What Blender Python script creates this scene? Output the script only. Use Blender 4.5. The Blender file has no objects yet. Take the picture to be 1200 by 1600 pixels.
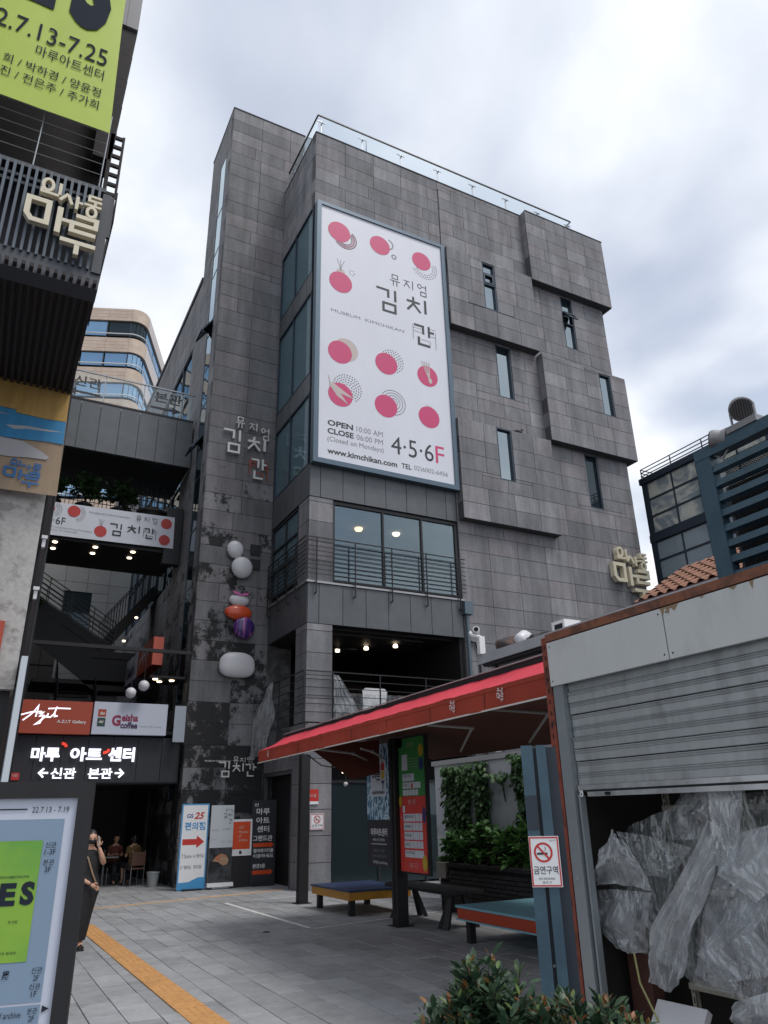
import bpy, bmesh, math, random
from mathutils import Vector, Matrix, noise as mnoise
random.seed(7)
PI = math.pi
R = math.radians
SC = bpy.context.scene
COL = SC.collection

# ------------------------------------------------------------------ camera
cam_d = bpy.data.cameras.new('camera')
cam = bpy.data.objects.new('camera', cam_d)
COL.objects.link(cam)
cam_d.sensor_fit = 'HORIZONTAL'
cam_d.sensor_width = 36.0
cam_d.lens = 36.0 * 1149.51 / 1200.0
cam_d.clip_start = 0.05
cam_d.clip_end = 2000.0
_p, _r, _y = R(22.211), R(-1.2768), R(28.034)
_f0 = Vector((math.sin(_y), math.cos(_y), 0)); _r0 = Vector((math.cos(_y), -math.sin(_y), 0)); _u0 = Vector((0, 0, 1))
_f = math.cos(_p) * _f0 + math.sin(_p) * _u0
_u = -math.sin(_p) * _f0 + math.cos(_p) * _u0
_rr = math.cos(_r) * _r0 + math.sin(_r) * _u
_uu = -math.sin(_r) * _r0 + math.cos(_r) * _u
_m = Matrix((( _rr.x, _uu.x, -_f.x), (_rr.y, _uu.y, -_f.y), (_rr.z, _uu.z, -_f.z))).to_4x4()
CAM = Vector((0, 0, 1.75))
_m.translation = CAM
cam.matrix_world = _m
SC.camera = cam
SC.render.resolution_x, SC.render.resolution_y = 768, 1024

# ------------------------------------------------------------------ sky and sun
world = bpy.data.worlds.new('World'); SC.world = world
world.use_nodes = True
wn = world.node_tree.nodes; wl = world.node_tree.links
wn.clear()
w_out = wn.new('ShaderNodeOutputWorld'); w_bg = wn.new('ShaderNodeBackground')
sky = wn.new('ShaderNodeTexSky'); sky.sky_type = 'NISHITA'; sky.sun_disc = False
SUN_EL, SUN_AZ = R(62), R(150)          # azimuth measured from +Y towards +X
sky.sun_elevation = SUN_EL; sky.sun_rotation = SUN_AZ
sky.air_density = 1.0; sky.dust_density = 1.5; sky.ozone_density = 1.0
w_bg.inputs['Strength'].default_value = 0.1
tc = wn.new('ShaderNodeTexCoord')
sep = wn.new('ShaderNodeSeparateXYZ'); wl.new(tc.outputs['Generated'], sep.inputs[0])
zc = wn.new('ShaderNodeMath'); zc.operation = 'MAXIMUM'; wl.new(sep.outputs['Z'], zc.inputs[0]); zc.inputs[1].default_value = 0.0
za = wn.new('ShaderNodeMath'); za.operation = 'ADD'; wl.new(zc.outputs[0], za.inputs[0]); za.inputs[1].default_value = 0.18
dv = wn.new('ShaderNodeVectorMath'); dv.operation = 'DIVIDE'
cmb = wn.new('ShaderNodeCombineXYZ')
for i in range(3): wl.new(za.outputs[0], cmb.inputs[i])
wl.new(tc.outputs['Generated'], dv.inputs[0]); wl.new(cmb.outputs[0], dv.inputs[1])
def wnoise(scale, detail, rough, dist, off):
    mp = wn.new('ShaderNodeMapping'); mp.inputs['Location'].default_value = off; mp.inputs['Scale'].default_value = (1, 1, 0.0)
    wl.new(dv.outputs[0], mp.inputs[0])
    n = wn.new('ShaderNodeTexNoise'); n.inputs['Scale'].default_value = scale; n.inputs['Detail'].default_value = detail
    n.inputs['Roughness'].default_value = rough; n.inputs['Distortion'].default_value = dist
    wl.new(mp.outputs[0], n.inputs['Vector'])
    return n
def wramp(src, stops):
    r = wn.new('ShaderNodeValToRGB'); e = r.color_ramp.elements
    while len(e) < len(stops): e.new(0.5)
    for i, (p, c) in enumerate(stops):
        e[i].position = p; e[i].color = (*c, 1) if isinstance(c, tuple) else (c, c, c, 1)
    wl.new(src, r.inputs[0]); return r
n1 = wnoise(1.7, 7, 0.55, 0.35, (3.1, 1.7, 0))
n2 = wnoise(0.9, 4, 0.5, 0.2, (0.35, 4.6, 0))
cloud = wramp(n1.outputs['Fac'], [(0.28, (5.3, 5.75, 6.6)), (0.42, (6.4, 6.75, 7.4)), (0.53, (7.5, 7.75, 8.25)), (0.66, (9.0, 9.1, 9.4))])
mask = wramp(n2.outputs['Fac'], [(0.40, 0.42), (0.52, 1.0)])
mixc = wn.new('ShaderNodeMix'); mixc.data_type = 'RGBA'
wl.new(mask.outputs[0], mixc.inputs['Factor']); wl.new(sky.outputs[0], mixc.inputs[6]); wl.new(cloud.outputs[0], mixc.inputs[7])
wl.new(mixc.outputs[2], w_bg.inputs['Color']); wl.new(w_bg.outputs[0], w_out.inputs[0])

sun_d = bpy.data.lights.new('sun', 'SUN'); sun_o = bpy.data.objects.new('sun', sun_d); COL.objects.link(sun_o)
sun_d.energy = 1.3; sun_d.angle = R(20); sun_d.color = (1.0, 0.96, 0.9)
_sd = Vector((math.sin(SUN_AZ) * math.cos(SUN_EL), math.cos(SUN_AZ) * math.cos(SUN_EL), math.sin(SUN_EL)))
sun_o.rotation_euler = _sd.to_track_quat('Z', 'Y').to_euler()
sun_o.location = (0, 0, 60)
SC.view_settings.view_transform = 'Standard'; SC.view_settings.look = 'None'
SC.view_settings.exposure = 0.5; SC.view_settings.gamma = 1.0; SC.view_settings.use_curve_mapping = False
SC.cycles.max_bounces = 8; SC.cycles.transparent_max_bounces = 16

# ------------------------------------------------------------------ mesh helpers
def V(*a): return Vector(a if len(a) == 3 else a[0])
class Frame:
    """a plane: u runs right, v runs up, n points out of it"""
    def __init__(s, o, ux, uz=(0, 0, 1)):
        s.o = Vector(o); s.u = Vector(ux).normalized(); s.v = Vector(uz).normalized(); s.n = s.u.cross(s.v)
    def p(s, u, v, d=0.0): return s.o + s.u * u + s.v * v + s.n * d
def FF(Y): return Frame((0, Y, 0), (1, 0, 0))
def FL(X): return Frame((X, 0, 0), (0, -1, 0))      # u is -Y
class MB:
    def __init__(s): s.v = []; s.f = []
    def add(s, vs, fs):
        b = len(s.v); s.v += [tuple(q) for q in vs]; s.f += [tuple(b + i for i in f) for f in fs]; return s
    def box(s, x0, y0, z0, x1, y1, z1):
        if x0 > x1: x0, x1 = x1, x0
        if y0 > y1: y0, y1 = y1, y0
        if z0 > z1: z0, z1 = z1, z0
        return s.add([(x0,y0,z0),(x1,y0,z0),(x1,y1,z0),(x0,y1,z0),(x0,y0,z1),(x1,y0,z1),(x1,y1,z1),(x0,y1,z1)],
                     [(0,3,2,1),(4,5,6,7),(0,1,5,4),(1,2,6,5),(2,3,7,6),(3,0,4,7)])
    def obox(s, c, size, rot=(0, 0, 0)):
        from mathutils import Euler
        m = Euler(rot).to_matrix(); hx, hy, hz = [q / 2 for q in size]; c = Vector(c)
        vs = [c + m @ Vector((a*hx, b*hy, d*hz)) for d in (-1, 1) for a, b in ((-1,-1),(1,-1),(1,1),(-1,1))]
        return s.add(vs, [(0,3,2,1),(4,5,6,7),(0,1,5,4),(1,2,6,5),(2,3,7,6),(3,0,4,7)])
    def quad(s, a, b, c, d): return s.add([a, b, c, d], [(0, 1, 2, 3)])
    def poly(s, pts): return s.add(pts, [tuple(range(len(pts)))])
    def prism(s, base, vec):
        n = len(base); vec = Vector(vec); base = [Vector(q) for q in base]
        vs = base + [q + vec for q in base]
        fs = [tuple(range(n))[::-1], tuple(range(n, 2*n))] + [(i, (i+1) % n, n+(i+1) % n, n+i) for i in range(n)]
        return s.add(vs, fs)
    def bar(s, p, q, w, h, up=(0, 0, 1)):
        p, q = Vector(p), Vector(q); d = (q - p).normalized(); up = Vector(up)
        a = d.cross(up)
        if a.length < 1e-4: a = d.cross(Vector((1, 0, 0)))
        a.normalize(); b = a.cross(d).normalized()
        a *= w/2; b *= h/2
        return s.prism([p-a-b, p+a-b, p+a+b, p-a+b], q - p)
    def tube(s, pts, r, n=8, cap=True):
        pts = [Vector(q) for q in pts]; rs = r if isinstance(r, (list, tuple)) else [r] * len(pts)
        b0 = len(s.v); vs = []; fs = []
        prev = None
        for i, p in enumerate(pts):
            d = (pts[min(i+1, len(pts)-1)] - pts[max(i-1, 0)]).normalized()
            if prev is None:
                a = d.orthogonal().normalized()
            else:
                a = prev - d * prev.dot(d)
                a = a.normalized() if a.length > 1e-5 else d.orthogonal().normalized()
            prev = a; b = d.cross(a)
            vs += [p + (a * math.cos(t) + b * math.sin(t)) * rs[i] for t in [2*PI*k/n for k in range(n)]]
        for i in range(len(pts) - 1):
            for k in range(n):
                fs.append((i*n+k, i*n+(k+1) % n, (i+1)*n+(k+1) % n, (i+1)*n+k))
        if cap: fs += [tuple(range(n))[::-1], tuple(range((len(pts)-1)*n, len(pts)*n))]
        return s.add(vs, fs)
    def ball(s, c, r, nu=16, nv=10):
        c = Vector(c); r = (r, r, r) if not isinstance(r, (tuple, list)) else r
        vs = [c + Vector((0, 0, -r[2]))]; fs = []
        for j in range(1, nv):
            t = -PI/2 + PI*j/nv
            vs += [c + Vector((r[0]*math.cos(t)*math.cos(2*PI*i/nu), r[1]*math.cos(t)*math.sin(2*PI*i/nu), r[2]*math.sin(t))) for i in range(nu)]
        vs.append(c + Vector((0, 0, r[2]))); top = len(vs) - 1
        for i in range(nu):
            fs.append((0, 1+(i+1) % nu, 1+i)); fs.append((top, 1+(nv-2)*nu+i, 1+(nv-2)*nu+(i+1) % nu))
            for j in range(nv-2): fs.append((1+j*nu+i, 1+j*nu+(i+1) % nu, 1+(j+1)*nu+(i+1) % nu, 1+(j+1)*nu+i))
        return s.add(vs, fs)
    def lathe(s, c, prof, n=20):
        c = Vector(c); vs = []; fs = []
        for (r, z) in prof: vs += [c + Vector((r*math.cos(2*PI*k/n), r*math.sin(2*PI*k/n), z)) for k in range(n)]
        for i in range(len(prof)-1):
            for k in range(n): fs.append((i*n+k, i*n+(k+1) % n, (i+1)*n+(k+1) % n, (i+1)*n+k))
        fs += [tuple(range(n))[::-1], tuple(range((len(prof)-1)*n, len(prof)*n))]
        return s.add(vs, fs)
    # --- flat work in a frame
    def frect(s, fr, u0, v0, u1, v1, d, th=0):
        P = [fr.p(u0, v0, d), fr.p(u1, v0, d), fr.p(u1, v1, d), fr.p(u0, v1, d)]
        return s.poly(P) if not th else s.prism(P, -fr.n * th)
    def fpoly(s, fr, pts, d, th=0):
        P = [fr.p(a, b, d) for a, b in pts]
        return s.poly(P) if not th else s.prism(P, -fr.n * th)
    def fell(s, fr, c, ru, rv, d, th=0, n=40, rot=0):
        pts = [(c[0] + ru*math.cos(t)*math.cos(rot) - rv*math.sin(t)*math.sin(rot), c[1] + ru*math.cos(t)*math.sin(rot) + rv*math.sin(t)*math.cos(rot)) for t in [2*PI*k/n for k in range(n)]]
        return s.fpoly(fr, pts, d, th)
    def farc(s, fr, c, r, w, d, t0=0, t1=2*PI, n=32, th=0, asp=1.0):
        pts = [(c[0] + r*math.cos(t0+(t1-t0)*k/n), c[1] + asp*r*math.sin(t0+(t1-t0)*k/n)) for k in range(n+1)]
        closed = abs(t1 - t0 - 2*PI) < 1e-6
        return s.fstroke(fr, pts[:-1] if closed else pts, w, d, th, closed)
    def fstroke(s, fr, pts, w, d, th=0, closed=False):
        P = [Vector((a, b, 0)) for a, b in pts]; n = len(P); L = []; Rr = []
        for i in range(n):
            a = P[i-1] if (i > 0 or closed) else None; b = P[(i+1) % n] if (i < n-1 or closed) else None
            if a is None: dd = (b - P[i]).normalized(); nn = Vector((-dd.y, dd.x, 0)); k = 1
            elif b is None: dd = (P[i] - a).normalized(); nn = Vector((-dd.y, dd.x, 0)); k = 1
            else:
                d1 = (P[i] - a).normalized(); d2 = (b - P[i]).normalized()
                m1 = Vector((-d1.y, d1.x, 0)); m2 = Vector((-d2.y, d2.x, 0)); nn = (m1 + m2)
                nn = nn.normalized() if nn.length > 1e-5 else m1
                k = 1 / max(0.4, nn.dot(m1))
            L.append(P[i] + nn * (w/2*k)); Rr.append(P[i] - nn * (w/2*k))
        m = n if closed else n - 1
        vs = []; fs = []
        for q in L: vs.append(fr.p(q.x, q.y, d))
        for q in Rr: vs.append(fr.p(q.x, q.y, d))
        for i in range(m): j = (i+1) % n; fs.append((n+i, n+j, j, i))
        if th:
            b = 2*n
            vs += [q - fr.n * th for q in vs[:2*n]]
            for i in range(m):
                j = (i+1) % n
                fs.append((i, j, b+j, b+i)); fs.append((n+j, n+i, b+n+i, b+n+j)); fs.append((b+i, b+j, b+n+j, b+n+i))
            if not closed: fs.append((0, b, b+n, n)); fs.append((n-1, 2*n-1, b+2*n-1, b+n-1))
        return s.add(vs, fs)
    def merge(s, o): return s.add(o.v, o.f)
    def build(s, name, mat=None, parent=None, smooth=False, recalc=False):
        base = root_loc(parent) if parent else Vector((0, 0, 0))
        me = bpy.data.meshes.new(name)
        me.from_pydata([(a - base.x, b - base.y, c - base.z) for a, b, c in s.v], [], s.f)
        if smooth:
            for p in me.polygons: p.use_smooth = True
        me.update()
        return link(name, me, mat, parent)
def link(name, me, mat, parent):
    if mat is not None and not me.materials: me.materials.append(mat)
    o = bpy.data.objects.new(name, me); COL.objects.link(o)
    if parent is not None: o.parent = parent
    return o
def root_loc(o):
    while o.parent is not None: o = o.parent
    if o.name in LOCALS: return Vector((0, 0, 0))
    return Vector(o.location)
def thing(name, label, cat, loc=(0, 0, 0), group=None, rz=0.0, local=False):
    o = bpy.data.objects.new(name, None); COL.objects.link(o)
    o.location = loc; o.rotation_euler = (0, 0, rz); o.empty_display_size = 0.2
    o['label'] = label; o['category'] = cat
    if group: o['group'] = group
    if local: LOCALS.add(o.name)
    return o
LOCALS = set()
def tag(o, label, cat, group=None):
    o['label'] = label; o['category'] = cat
    if group: o['group'] = group
    return o
def kind(o, k): o['kind'] = k; return o
def copy_tree(o, parent=None):
    c = o.copy(); COL.objects.link(c)
    if parent is not None: c.parent = parent
    for ch in [q for q in COL.objects if q.parent is o]: copy_tree(ch, c)
    return c
_fonts = {}
def text(name, body, rect, fr, mat, parent, d=0.0, th=0.0, bold=0.0, shear=0.0, keep=False):
    """lettering fitted into rect (u0, v0, u1, v1) of a frame, as a mesh"""
    cu = bpy.data.curves.new('lettering', 'FONT'); cu.body = body; cu.size = 1.0; cu.offset = bold; cu.shear = shear
    cu.resolution_u = 3
    ob = bpy.data.objects.new('lettering', cu); COL.objects.link(ob)
    dg = bpy.context.evaluated_depsgraph_get()
    me = bpy.data.meshes.new_from_object(ob.evaluated_get(dg))
    bpy.data.objects.remove(ob); bpy.data.curves.remove(cu)
    if not me.vertices: return None
    xs = [v.co.x for v in me.vertices]; ys = [v.co.y for v in me.vertices]
    x0, x1, y0, y1 = min(xs), max(xs), min(ys), max(ys)
    su = (rect[2]-rect[0]) / max(1e-6, x1-x0); sv = (rect[3]-rect[1]) / max(1e-6, y1-y0)
    if keep: su = sv = min(su, sv)
    base = root_loc(parent) if parent else Vector((0, 0, 0))
    vs = []
    for v in me.vertices: vs.append(fr.p(rect[0] + (v.co.x-x0)*su, rect[1] + (v.co.y-y0)*sv, d) - base)
    fs = [tuple(p.vertices) for p in me.polygons]
    if th:
        bm = bmesh.new(); bm.from_mesh(me)
        n = len(vs); be = [tuple(v.index for v in e.verts) for e in bm.edges if e.is_boundary]; bm.free()
        vs += [q - fr.n * th for q in vs]
        fs += [(a, b, b+n, a+n) for a, b in be]
    m2 = bpy.data.meshes.new(name); m2.from_pydata(vs, [], fs); m2.update()
    bpy.data.meshes.remove(me)
    return link(name, m2, mat, parent)

# ------------------------------------------------------------------ materials
def mat(name, col=(0.5, 0.5, 0.5), rough=0.6, metal=0.0, spec=0.5, noise=0.0, nscale=8.0, bump=0.0, bscale=60.0, var=0.0, emit=None, estr=1.0, detail=4, stretch=(1, 1, 1), col2=None, lo=0.42, hi=0.6, coat=0.0):
    m = bpy.data.materials.new(name); m.use_nodes = True
    nt = m.node_tree; N, Lk = nt.nodes, nt.links
    b = N['Principled BSDF']
    b.inputs['Base Color'].default_value = (*col, 1); b.inputs['Roughness'].default_value = rough
    b.inputs['Metallic'].default_value = metal; b.inputs['Specular IOR Level'].default_value = spec
    if coat: b.inputs['Coat Weight'].default_value = coat
    geo = N.new('ShaderNodeNewGeometry')
    mp = N.new('ShaderNodeMapping'); mp.inputs['Scale'].default_value = stretch; Lk.new(geo.outputs['Position'], mp.inputs[0])
    csock = None
    if noise or var or col2:
        base = N.new('ShaderNodeRGB'); base.outputs[0].default_value = (*col, 1); csock = base.outputs[0]
        if col2:
            n = N.new('ShaderNodeTexNoise'); n.inputs['Scale'].default_value = nscale; n.inputs['Detail'].default_value = detail; n.inputs['Roughness'].default_value = 0.6
            Lk.new(mp.outputs[0], n.inputs['Vector'])
            r = N.new('ShaderNodeMapRange'); r.inputs['From Min'].default_value = lo; r.inputs['From Max'].default_value = hi
            Lk.new(n.outputs['Fac'], r.inputs[0])
            mx = N.new('ShaderNodeMix'); mx.data_type = 'RGBA'; mx.inputs[7].default_value = (*col2, 1)
            Lk.new(r.outputs[0], mx.inputs['Factor']); Lk.new(csock, mx.inputs[6]); csock = mx.outputs[2]
        if noise:
            n = N.new('ShaderNodeTexNoise'); n.inputs['Scale'].default_value = nscale * (3 if col2 else 1); n.inputs['Detail'].default_value = detail; n.inputs['Roughness'].default_value = 0.65
            Lk.new(mp.outputs[0], n.inputs['Vector'])
            r = N.new('ShaderNodeMapRange'); r.inputs['From Min'].default_value = 0.3; r.inputs['From Max'].default_value = 0.7
            r.inputs['To Min'].default_value = 1 - noise; r.inputs['To Max'].default_value = 1 + noise
            Lk.new(n.outputs['Fac'], r.inputs[0])
            mx = N.new('ShaderNodeVectorMath'); mx.operation = 'SCALE'; Lk.new(csock, mx.inputs[0]); Lk.new(r.outputs[0], mx.inputs['Scale']); csock = mx.outputs[0]
        if var:
            oi = N.new('ShaderNodeObjectInfo')
            a = N.new('ShaderNodeMath'); a.operation = 'ADD'; Lk.new(oi.outputs['Random'], a.inputs[0]); Lk.new(geo.outputs['Random Per Island'], a.inputs[1])
            fr = N.new('ShaderNodeMath'); fr.operation = 'FRACT'; Lk.new(a.outputs[0], fr.inputs[0])
            r = N.new('ShaderNodeMapRange'); r.inputs['To Min'].default_value = 1 - var; r.inputs['To Max'].default_value = 1 + var
            Lk.new(fr.outputs[0], r.inputs[0])
            mx = N.new('ShaderNodeVectorMath'); mx.operation = 'SCALE'; Lk.new(csock, mx.inputs[0]); Lk.new(r.outputs[0], mx.inputs['Scale']); csock = mx.outputs[0]
        Lk.new(csock, b.inputs['Base Color'])
    if bump:
        n = N.new('ShaderNodeTexNoise'); n.inputs['Scale'].default_value = bscale; n.inputs['Detail'].default_value = 4
        Lk.new(mp.outputs[0], n.inputs['Vector'])
        bp = N.new('ShaderNodeBump'); bp.inputs['Strength'].default_value = bump; bp.inputs['Distance'].default_value = 0.02
        Lk.new(n.outputs['Fac'], bp.inputs['Height']); Lk.new(bp.outputs[0], b.inputs['Normal'])
    if emit:
        b.inputs['Emission Color'].default_value = (*emit, 1); b.inputs['Emission Strength'].default_value = estr
    return m
def glass(name, tint=(0.5, 0.6, 0.65), refl=0.5, clear=0.0, dark=(0.02, 0.03, 0.035), rough=0.02, wav=0.0, trn=(0.6, 0.7, 0.72)):
    """coated pane: mirror of the sky over a dark (or see-through) body"""
    m = bpy.data.materials.new(name); m.use_nodes = True
    N, Lk = m.node_tree.nodes, m.node_tree.links; N.clear()
    out = N.new('ShaderNodeOutputMaterial'); gl = N.new('ShaderNodeBsdfGlossy'); gl.inputs['Color'].default_value = (*tint, 1); gl.inputs['Roughness'].default_value = rough
    df = N.new('ShaderNodeBsdfDiffuse'); df.inputs['Color'].default_value = (*dark, 1)
    tr = N.new('ShaderNodeBsdfTransparent'); tr.inputs['Color'].default_value = (*trn, 1)
    m1 = N.new('ShaderNodeMixShader'); m1.inputs[0].default_value = clear; Lk.new(df.outputs[0], m1.inputs[1]); Lk.new(tr.outputs[0], m1.inputs[2])
    lw = N.new('ShaderNodeLayerWeight'); lw.inputs[0].default_value = 0.5
    pw = N.new('ShaderNodeMath'); pw.operation = 'POWER'; pw.inputs[1].default_value = 4.0; Lk.new(lw.outputs['Facing'], pw.inputs[0])
    mr = N.new('ShaderNodeMapRange'); mr.inputs['To Min'].default_value = refl; mr.inputs['To Max'].default_value = 1.0; Lk.new(pw.outputs[0], mr.inputs[0])
    m2 = N.new('ShaderNodeMixShader'); Lk.new(mr.outputs[0], m2.inputs[0]); Lk.new(m1.outputs[0], m2.inputs[1]); Lk.new(gl.outputs[0], m2.inputs[2])
    if wav:
        geo = N.new('ShaderNodeNewGeometry'); n = N.new('ShaderNodeTexNoise'); n.inputs['Scale'].default_value = 1.3; n.inputs['Detail'].default_value = 1
        Lk.new(geo.outputs['Position'], n.inputs['Vector'])
        bp = N.new('ShaderNodeBump'); bp.inputs['Strength'].default_value = wav; bp.inputs['Distance'].default_value = 0.05
        Lk.new(n.outputs['Fac'], bp.inputs['Height']); Lk.new(bp.outputs[0], gl.inputs['Normal'])
    Lk.new(m2.outputs[0], out.inputs[0])
    return m
def granite(name, lo, hi, stain=0.0):
    """flamed granite slab: every slab its own tone, speckle, damp streaks; stain = black growth low on the wall"""
    m = bpy.data.materials.new(name); m.use_nodes = True
    N, Lk = m.node_tree.nodes, m.node_tree.links; b = N['Principled BSDF']
    b.inputs['Roughness'].default_value = 0.75; b.inputs['Specular IOR Level'].default_value = 0.35
    geo = N.new('ShaderNodeNewGeometry'); oi = N.new('ShaderNodeObjectInfo')
    a = N.new('ShaderNodeMath'); a.operation = 'ADD'; Lk.new(oi.outputs['Random'], a.inputs[0]); Lk.new(geo.outputs['Random Per Island'], a.inputs[1])
    fr = N.new('ShaderNodeMath'); fr.operation = 'FRACT'; Lk.new(a.outputs[0], fr.inputs[0])
    ramp = N.new('ShaderNodeValToRGB'); e = ramp.color_ramp.elements
    for _ in range(3): e.new(0.5)
    mid = tuple((p+q)/2 for p, q in zip(lo, hi))
    warm = (mid[0]*1.06, mid[1]*0.99, mid[2]*0.98)
    for i, (p, c) in enumerate([(0, lo), (0.3, mid), (0.55, tuple((p+q)/2 for p, q in zip(mid, lo))), (0.8, warm), (1, hi)]):
        e[i].position = p; e[i].color = (*c, 1)
    Lk.new(fr.outputs[0], ramp.inputs[0])
    def nz(scale, st=(1, 1, 1), detail=5, rough=0.6):
        mp = N.new('ShaderNodeMapping'); mp.inputs['Scale'].default_value = st; Lk.new(geo.outputs['Position'], mp.inputs[0])
        n = N.new('ShaderNodeTexNoise'); n.inputs['Scale'].default_value = scale; n.inputs['Detail'].default_value = detail; n.inputs['Roughness'].default_value = rough
        Lk.new(mp.outputs[0], n.inputs['Vector']); return n.outputs['Fac']
    def rng(s, a0, a1, b0, b1):
        r = N.new('ShaderNodeMapRange'); 
        for k, v in zip((1, 2, 3, 4), (a0, a1, b0, b1)): r.inputs[k].default_value = v
        Lk.new(s, r.inputs[0]); return r.outputs[0]
    def mul(*ss):
        c = ss[0]
        for t in ss[1:]:
            q = N.new('ShaderNodeMath'); q.operation = 'MULTIPLY'; Lk.new(c, q.inputs[0]); Lk.new(t, q.inputs[1]); c = q.outputs[0]
        return c
    k = mul(rng(nz(22, detail=4, rough=0.75), 0.3, 0.7, 0.85, 1.15), rng(nz(0.9, (1, 1, 0.45)), 0.3, 0.7, 0.8, 1.18), rng(nz(3.2, (1, 1, 0.35)), 0.35, 0.65, 0.88, 1.1), rng(nz(2.6, (1, 1, 0.05), 4, 0.7), 0.42, 0.62, 1.04, 0.80))
    sc = N.new('ShaderNodeVectorMath'); sc.operation = 'SCALE'; Lk.new(ramp.outputs[0], sc.inputs[0]); Lk.new(k, sc.inputs['Scale'])
    col = sc.outputs[0]
    if stain:
        sx = N.new('ShaderNodeSeparateXYZ'); Lk.new(geo.outputs['Position'], sx.inputs[0])
        hgt = rng(sx.outputs['Z'], 2.0, 15.5, 0.155, -0.115)
        s1 = nz(1.7, (1, 1, .8), 12, 0.78); s2 = N.new('ShaderNodeMath'); s2.operation = 'ADD'; Lk.new(s1, s2.inputs[0]); Lk.new(hgt, s2.inputs[1])
        s3 = N.new('ShaderNodeMath'); s3.operation = 'ADD'; Lk.new(s2.outputs[0], s3.inputs[0])
        Lk.new(rng(fr.outputs[0], 0, 1, -0.10, 0.10), s3.inputs[1])
        fac = rng(s3.outputs[0], 0.585, 0.635, 0.0, stain)
        mx = N.new('ShaderNodeMix'); mx.data_type = 'RGBA'; mx.inputs[7].default_value = (0.014, 0.015, 0.017, 1)
        Lk.new(fac, mx.inputs['Factor']); Lk.new(col, mx.inputs[6]); col = mx.outputs[2]
    Lk.new(col, b.inputs['Base Color'])
    bp = N.new('ShaderNodeBump'); bp.inputs['Strength'].default_value = 0.25; bp.inputs['Distance'].default_value = 0.01
    Lk.new(nz(45, detail=3), bp.inputs['Height']); Lk.new(bp.outputs[0], b.inputs['Normal'])
    return m
M = {}
M['granite'] = granite('granite', (0.160, 0.164, 0.178), (0.250, 0.252, 0.268))
M['granite_stained'] = granite('granite_stained', (0.140, 0.143, 0.153), (0.235, 0.236, 0.249), stain=0.96)
M['joint'] = mat('joint', (0.07, 0.07, 0.076), 0.9)
M['joint_tower'] = mat('joint_tower', (0.115, 0.118, 0.122), 0.9, col2=(0.05, 0.05, 0.053), nscale=2.5)
M['joint_pale'] = mat('joint_pale', (0.10, 0.10, 0.105), 0.9)
M['zinc'] = mat('zinc', (0.105, 0.113, 0.122), 0.5, 0.35, noise=0.12, nscale=2.0, var=0.07)
M['dark_metal'] = mat('dark_metal', (0.018, 0.019, 0.022), 0.45, 0.2)
M['black'] = mat('black', (0.010, 0.010, 0.012), 0.6, noise=0.2, nscale=5)
M['void'] = mat('void', (0.006, 0.006, 0.007), 0.95)
M['navy_frame'] = mat('navy_frame', (0.035, 0.05, 0.07), 0.4, 0.4)
M['frame_blue'] = mat('frame_blue', (0.09, 0.13, 0.17), 0.4, 0.4)
M['glass_blue'] = glass('glass_blue', (0.33, 0.47, 0.55), 0.26, wav=0.25, dark=(0.14, 0.205, 0.235))
M['pale_strip_pane'] = glass('pale_strip_pane', (0.5, 0.6, 0.65), 0.2, dark=(0.28, 0.37, 0.42))  # pale colour paints in the lit billboard edge seen through the glass
M['glass_pale'] = glass('glass_pale', (0.62, 0.72, 0.78), 0.42, wav=0.1)
M['glass_dark'] = glass('glass_dark', (0.3, 0.36, 0.4), 0.12)
M['glass_clear'] = glass('glass_clear', (0.85, 0.92, 0.95), 0.05, clear=1.0, trn=(0.94, 0.965, 0.97))
M['glass_shop'] = glass('glass_shop', (0.45, 0.55, 0.6), 0.22, clear=0.93, trn=(0.84, 0.875, 0.885))
M['vinyl'] = mat('vinyl', (0.66, 0.68, 0.75), 0.45, noise=0.035, nscale=0.9, stretch=(1, 1, .4))
M['pink'] = mat('pink', (0.56, 0.045, 0.16), 0.5)
M['print_black'] = mat('print_black', (0.025, 0.028, 0.035), 0.55)
M['print_grey'] = mat('print_grey', (0.22, 0.22, 0.24), 0.55)
M['print_beige'] = mat('print_beige', (0.52, 0.45, 0.43), 0.55)
M['print_white'] = mat('print_white', (0.72, 0.73, 0.75), 0.5)
M['cream'] = mat('cream', (0.60, 0.55, 0.42), 0.5, noise=0.05, nscale=3)
M['cream_side'] = mat('cream_side', (0.30, 0.27, 0.21), 0.6)
M['white_paint'] = mat('white_paint', (0.74, 0.74, 0.75), 0.4)
M['white_letter'] = mat('white_letter', (0.66, 0.66, 0.64), 0.4)
M['lamp'] = mat('lamp', (1, 0.9, 0.75), emit=(1.0, 0.80, 0.56), estr=3)
M['lamp_amber'] = mat('lamp_amber', (1, 0.7, 0.4), emit=(1.0, 0.62, 0.28), estr=4)
M['led_white'] = mat('led_white', (0.9, 0.9, 0.95), emit=(0.86, 0.88, 1.0), estr=0.8)
M['orange'] = mat('orange', (0.62, 0.075, 0.02), 0.35, coat=0.3)
M['red_print'] = mat('red_print', (0.50, 0.035, 0.03), 0.45)
M['brick_red'] = mat('brick_red', (0.36, 0.055, 0.025), 0.5, noise=0.05)
M['concrete'] = mat('concrete', (0.42, 0.41, 0.40), 0.85, noise=0.14, nscale=4, bump=0.2, col2=(0.27, 0.26, 0.25), lo=0.5, hi=0.62)
M['skin'] = mat('skin', (0.48, 0.27, 0.18), 0.55)
M['black_cloth'] = mat('black_cloth', (0.012, 0.012, 0.014), 0.85, bump=0.3, bscale=25)
M['hair'] = mat('hair', (0.012, 0.009, 0.008), 0.45)
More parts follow.
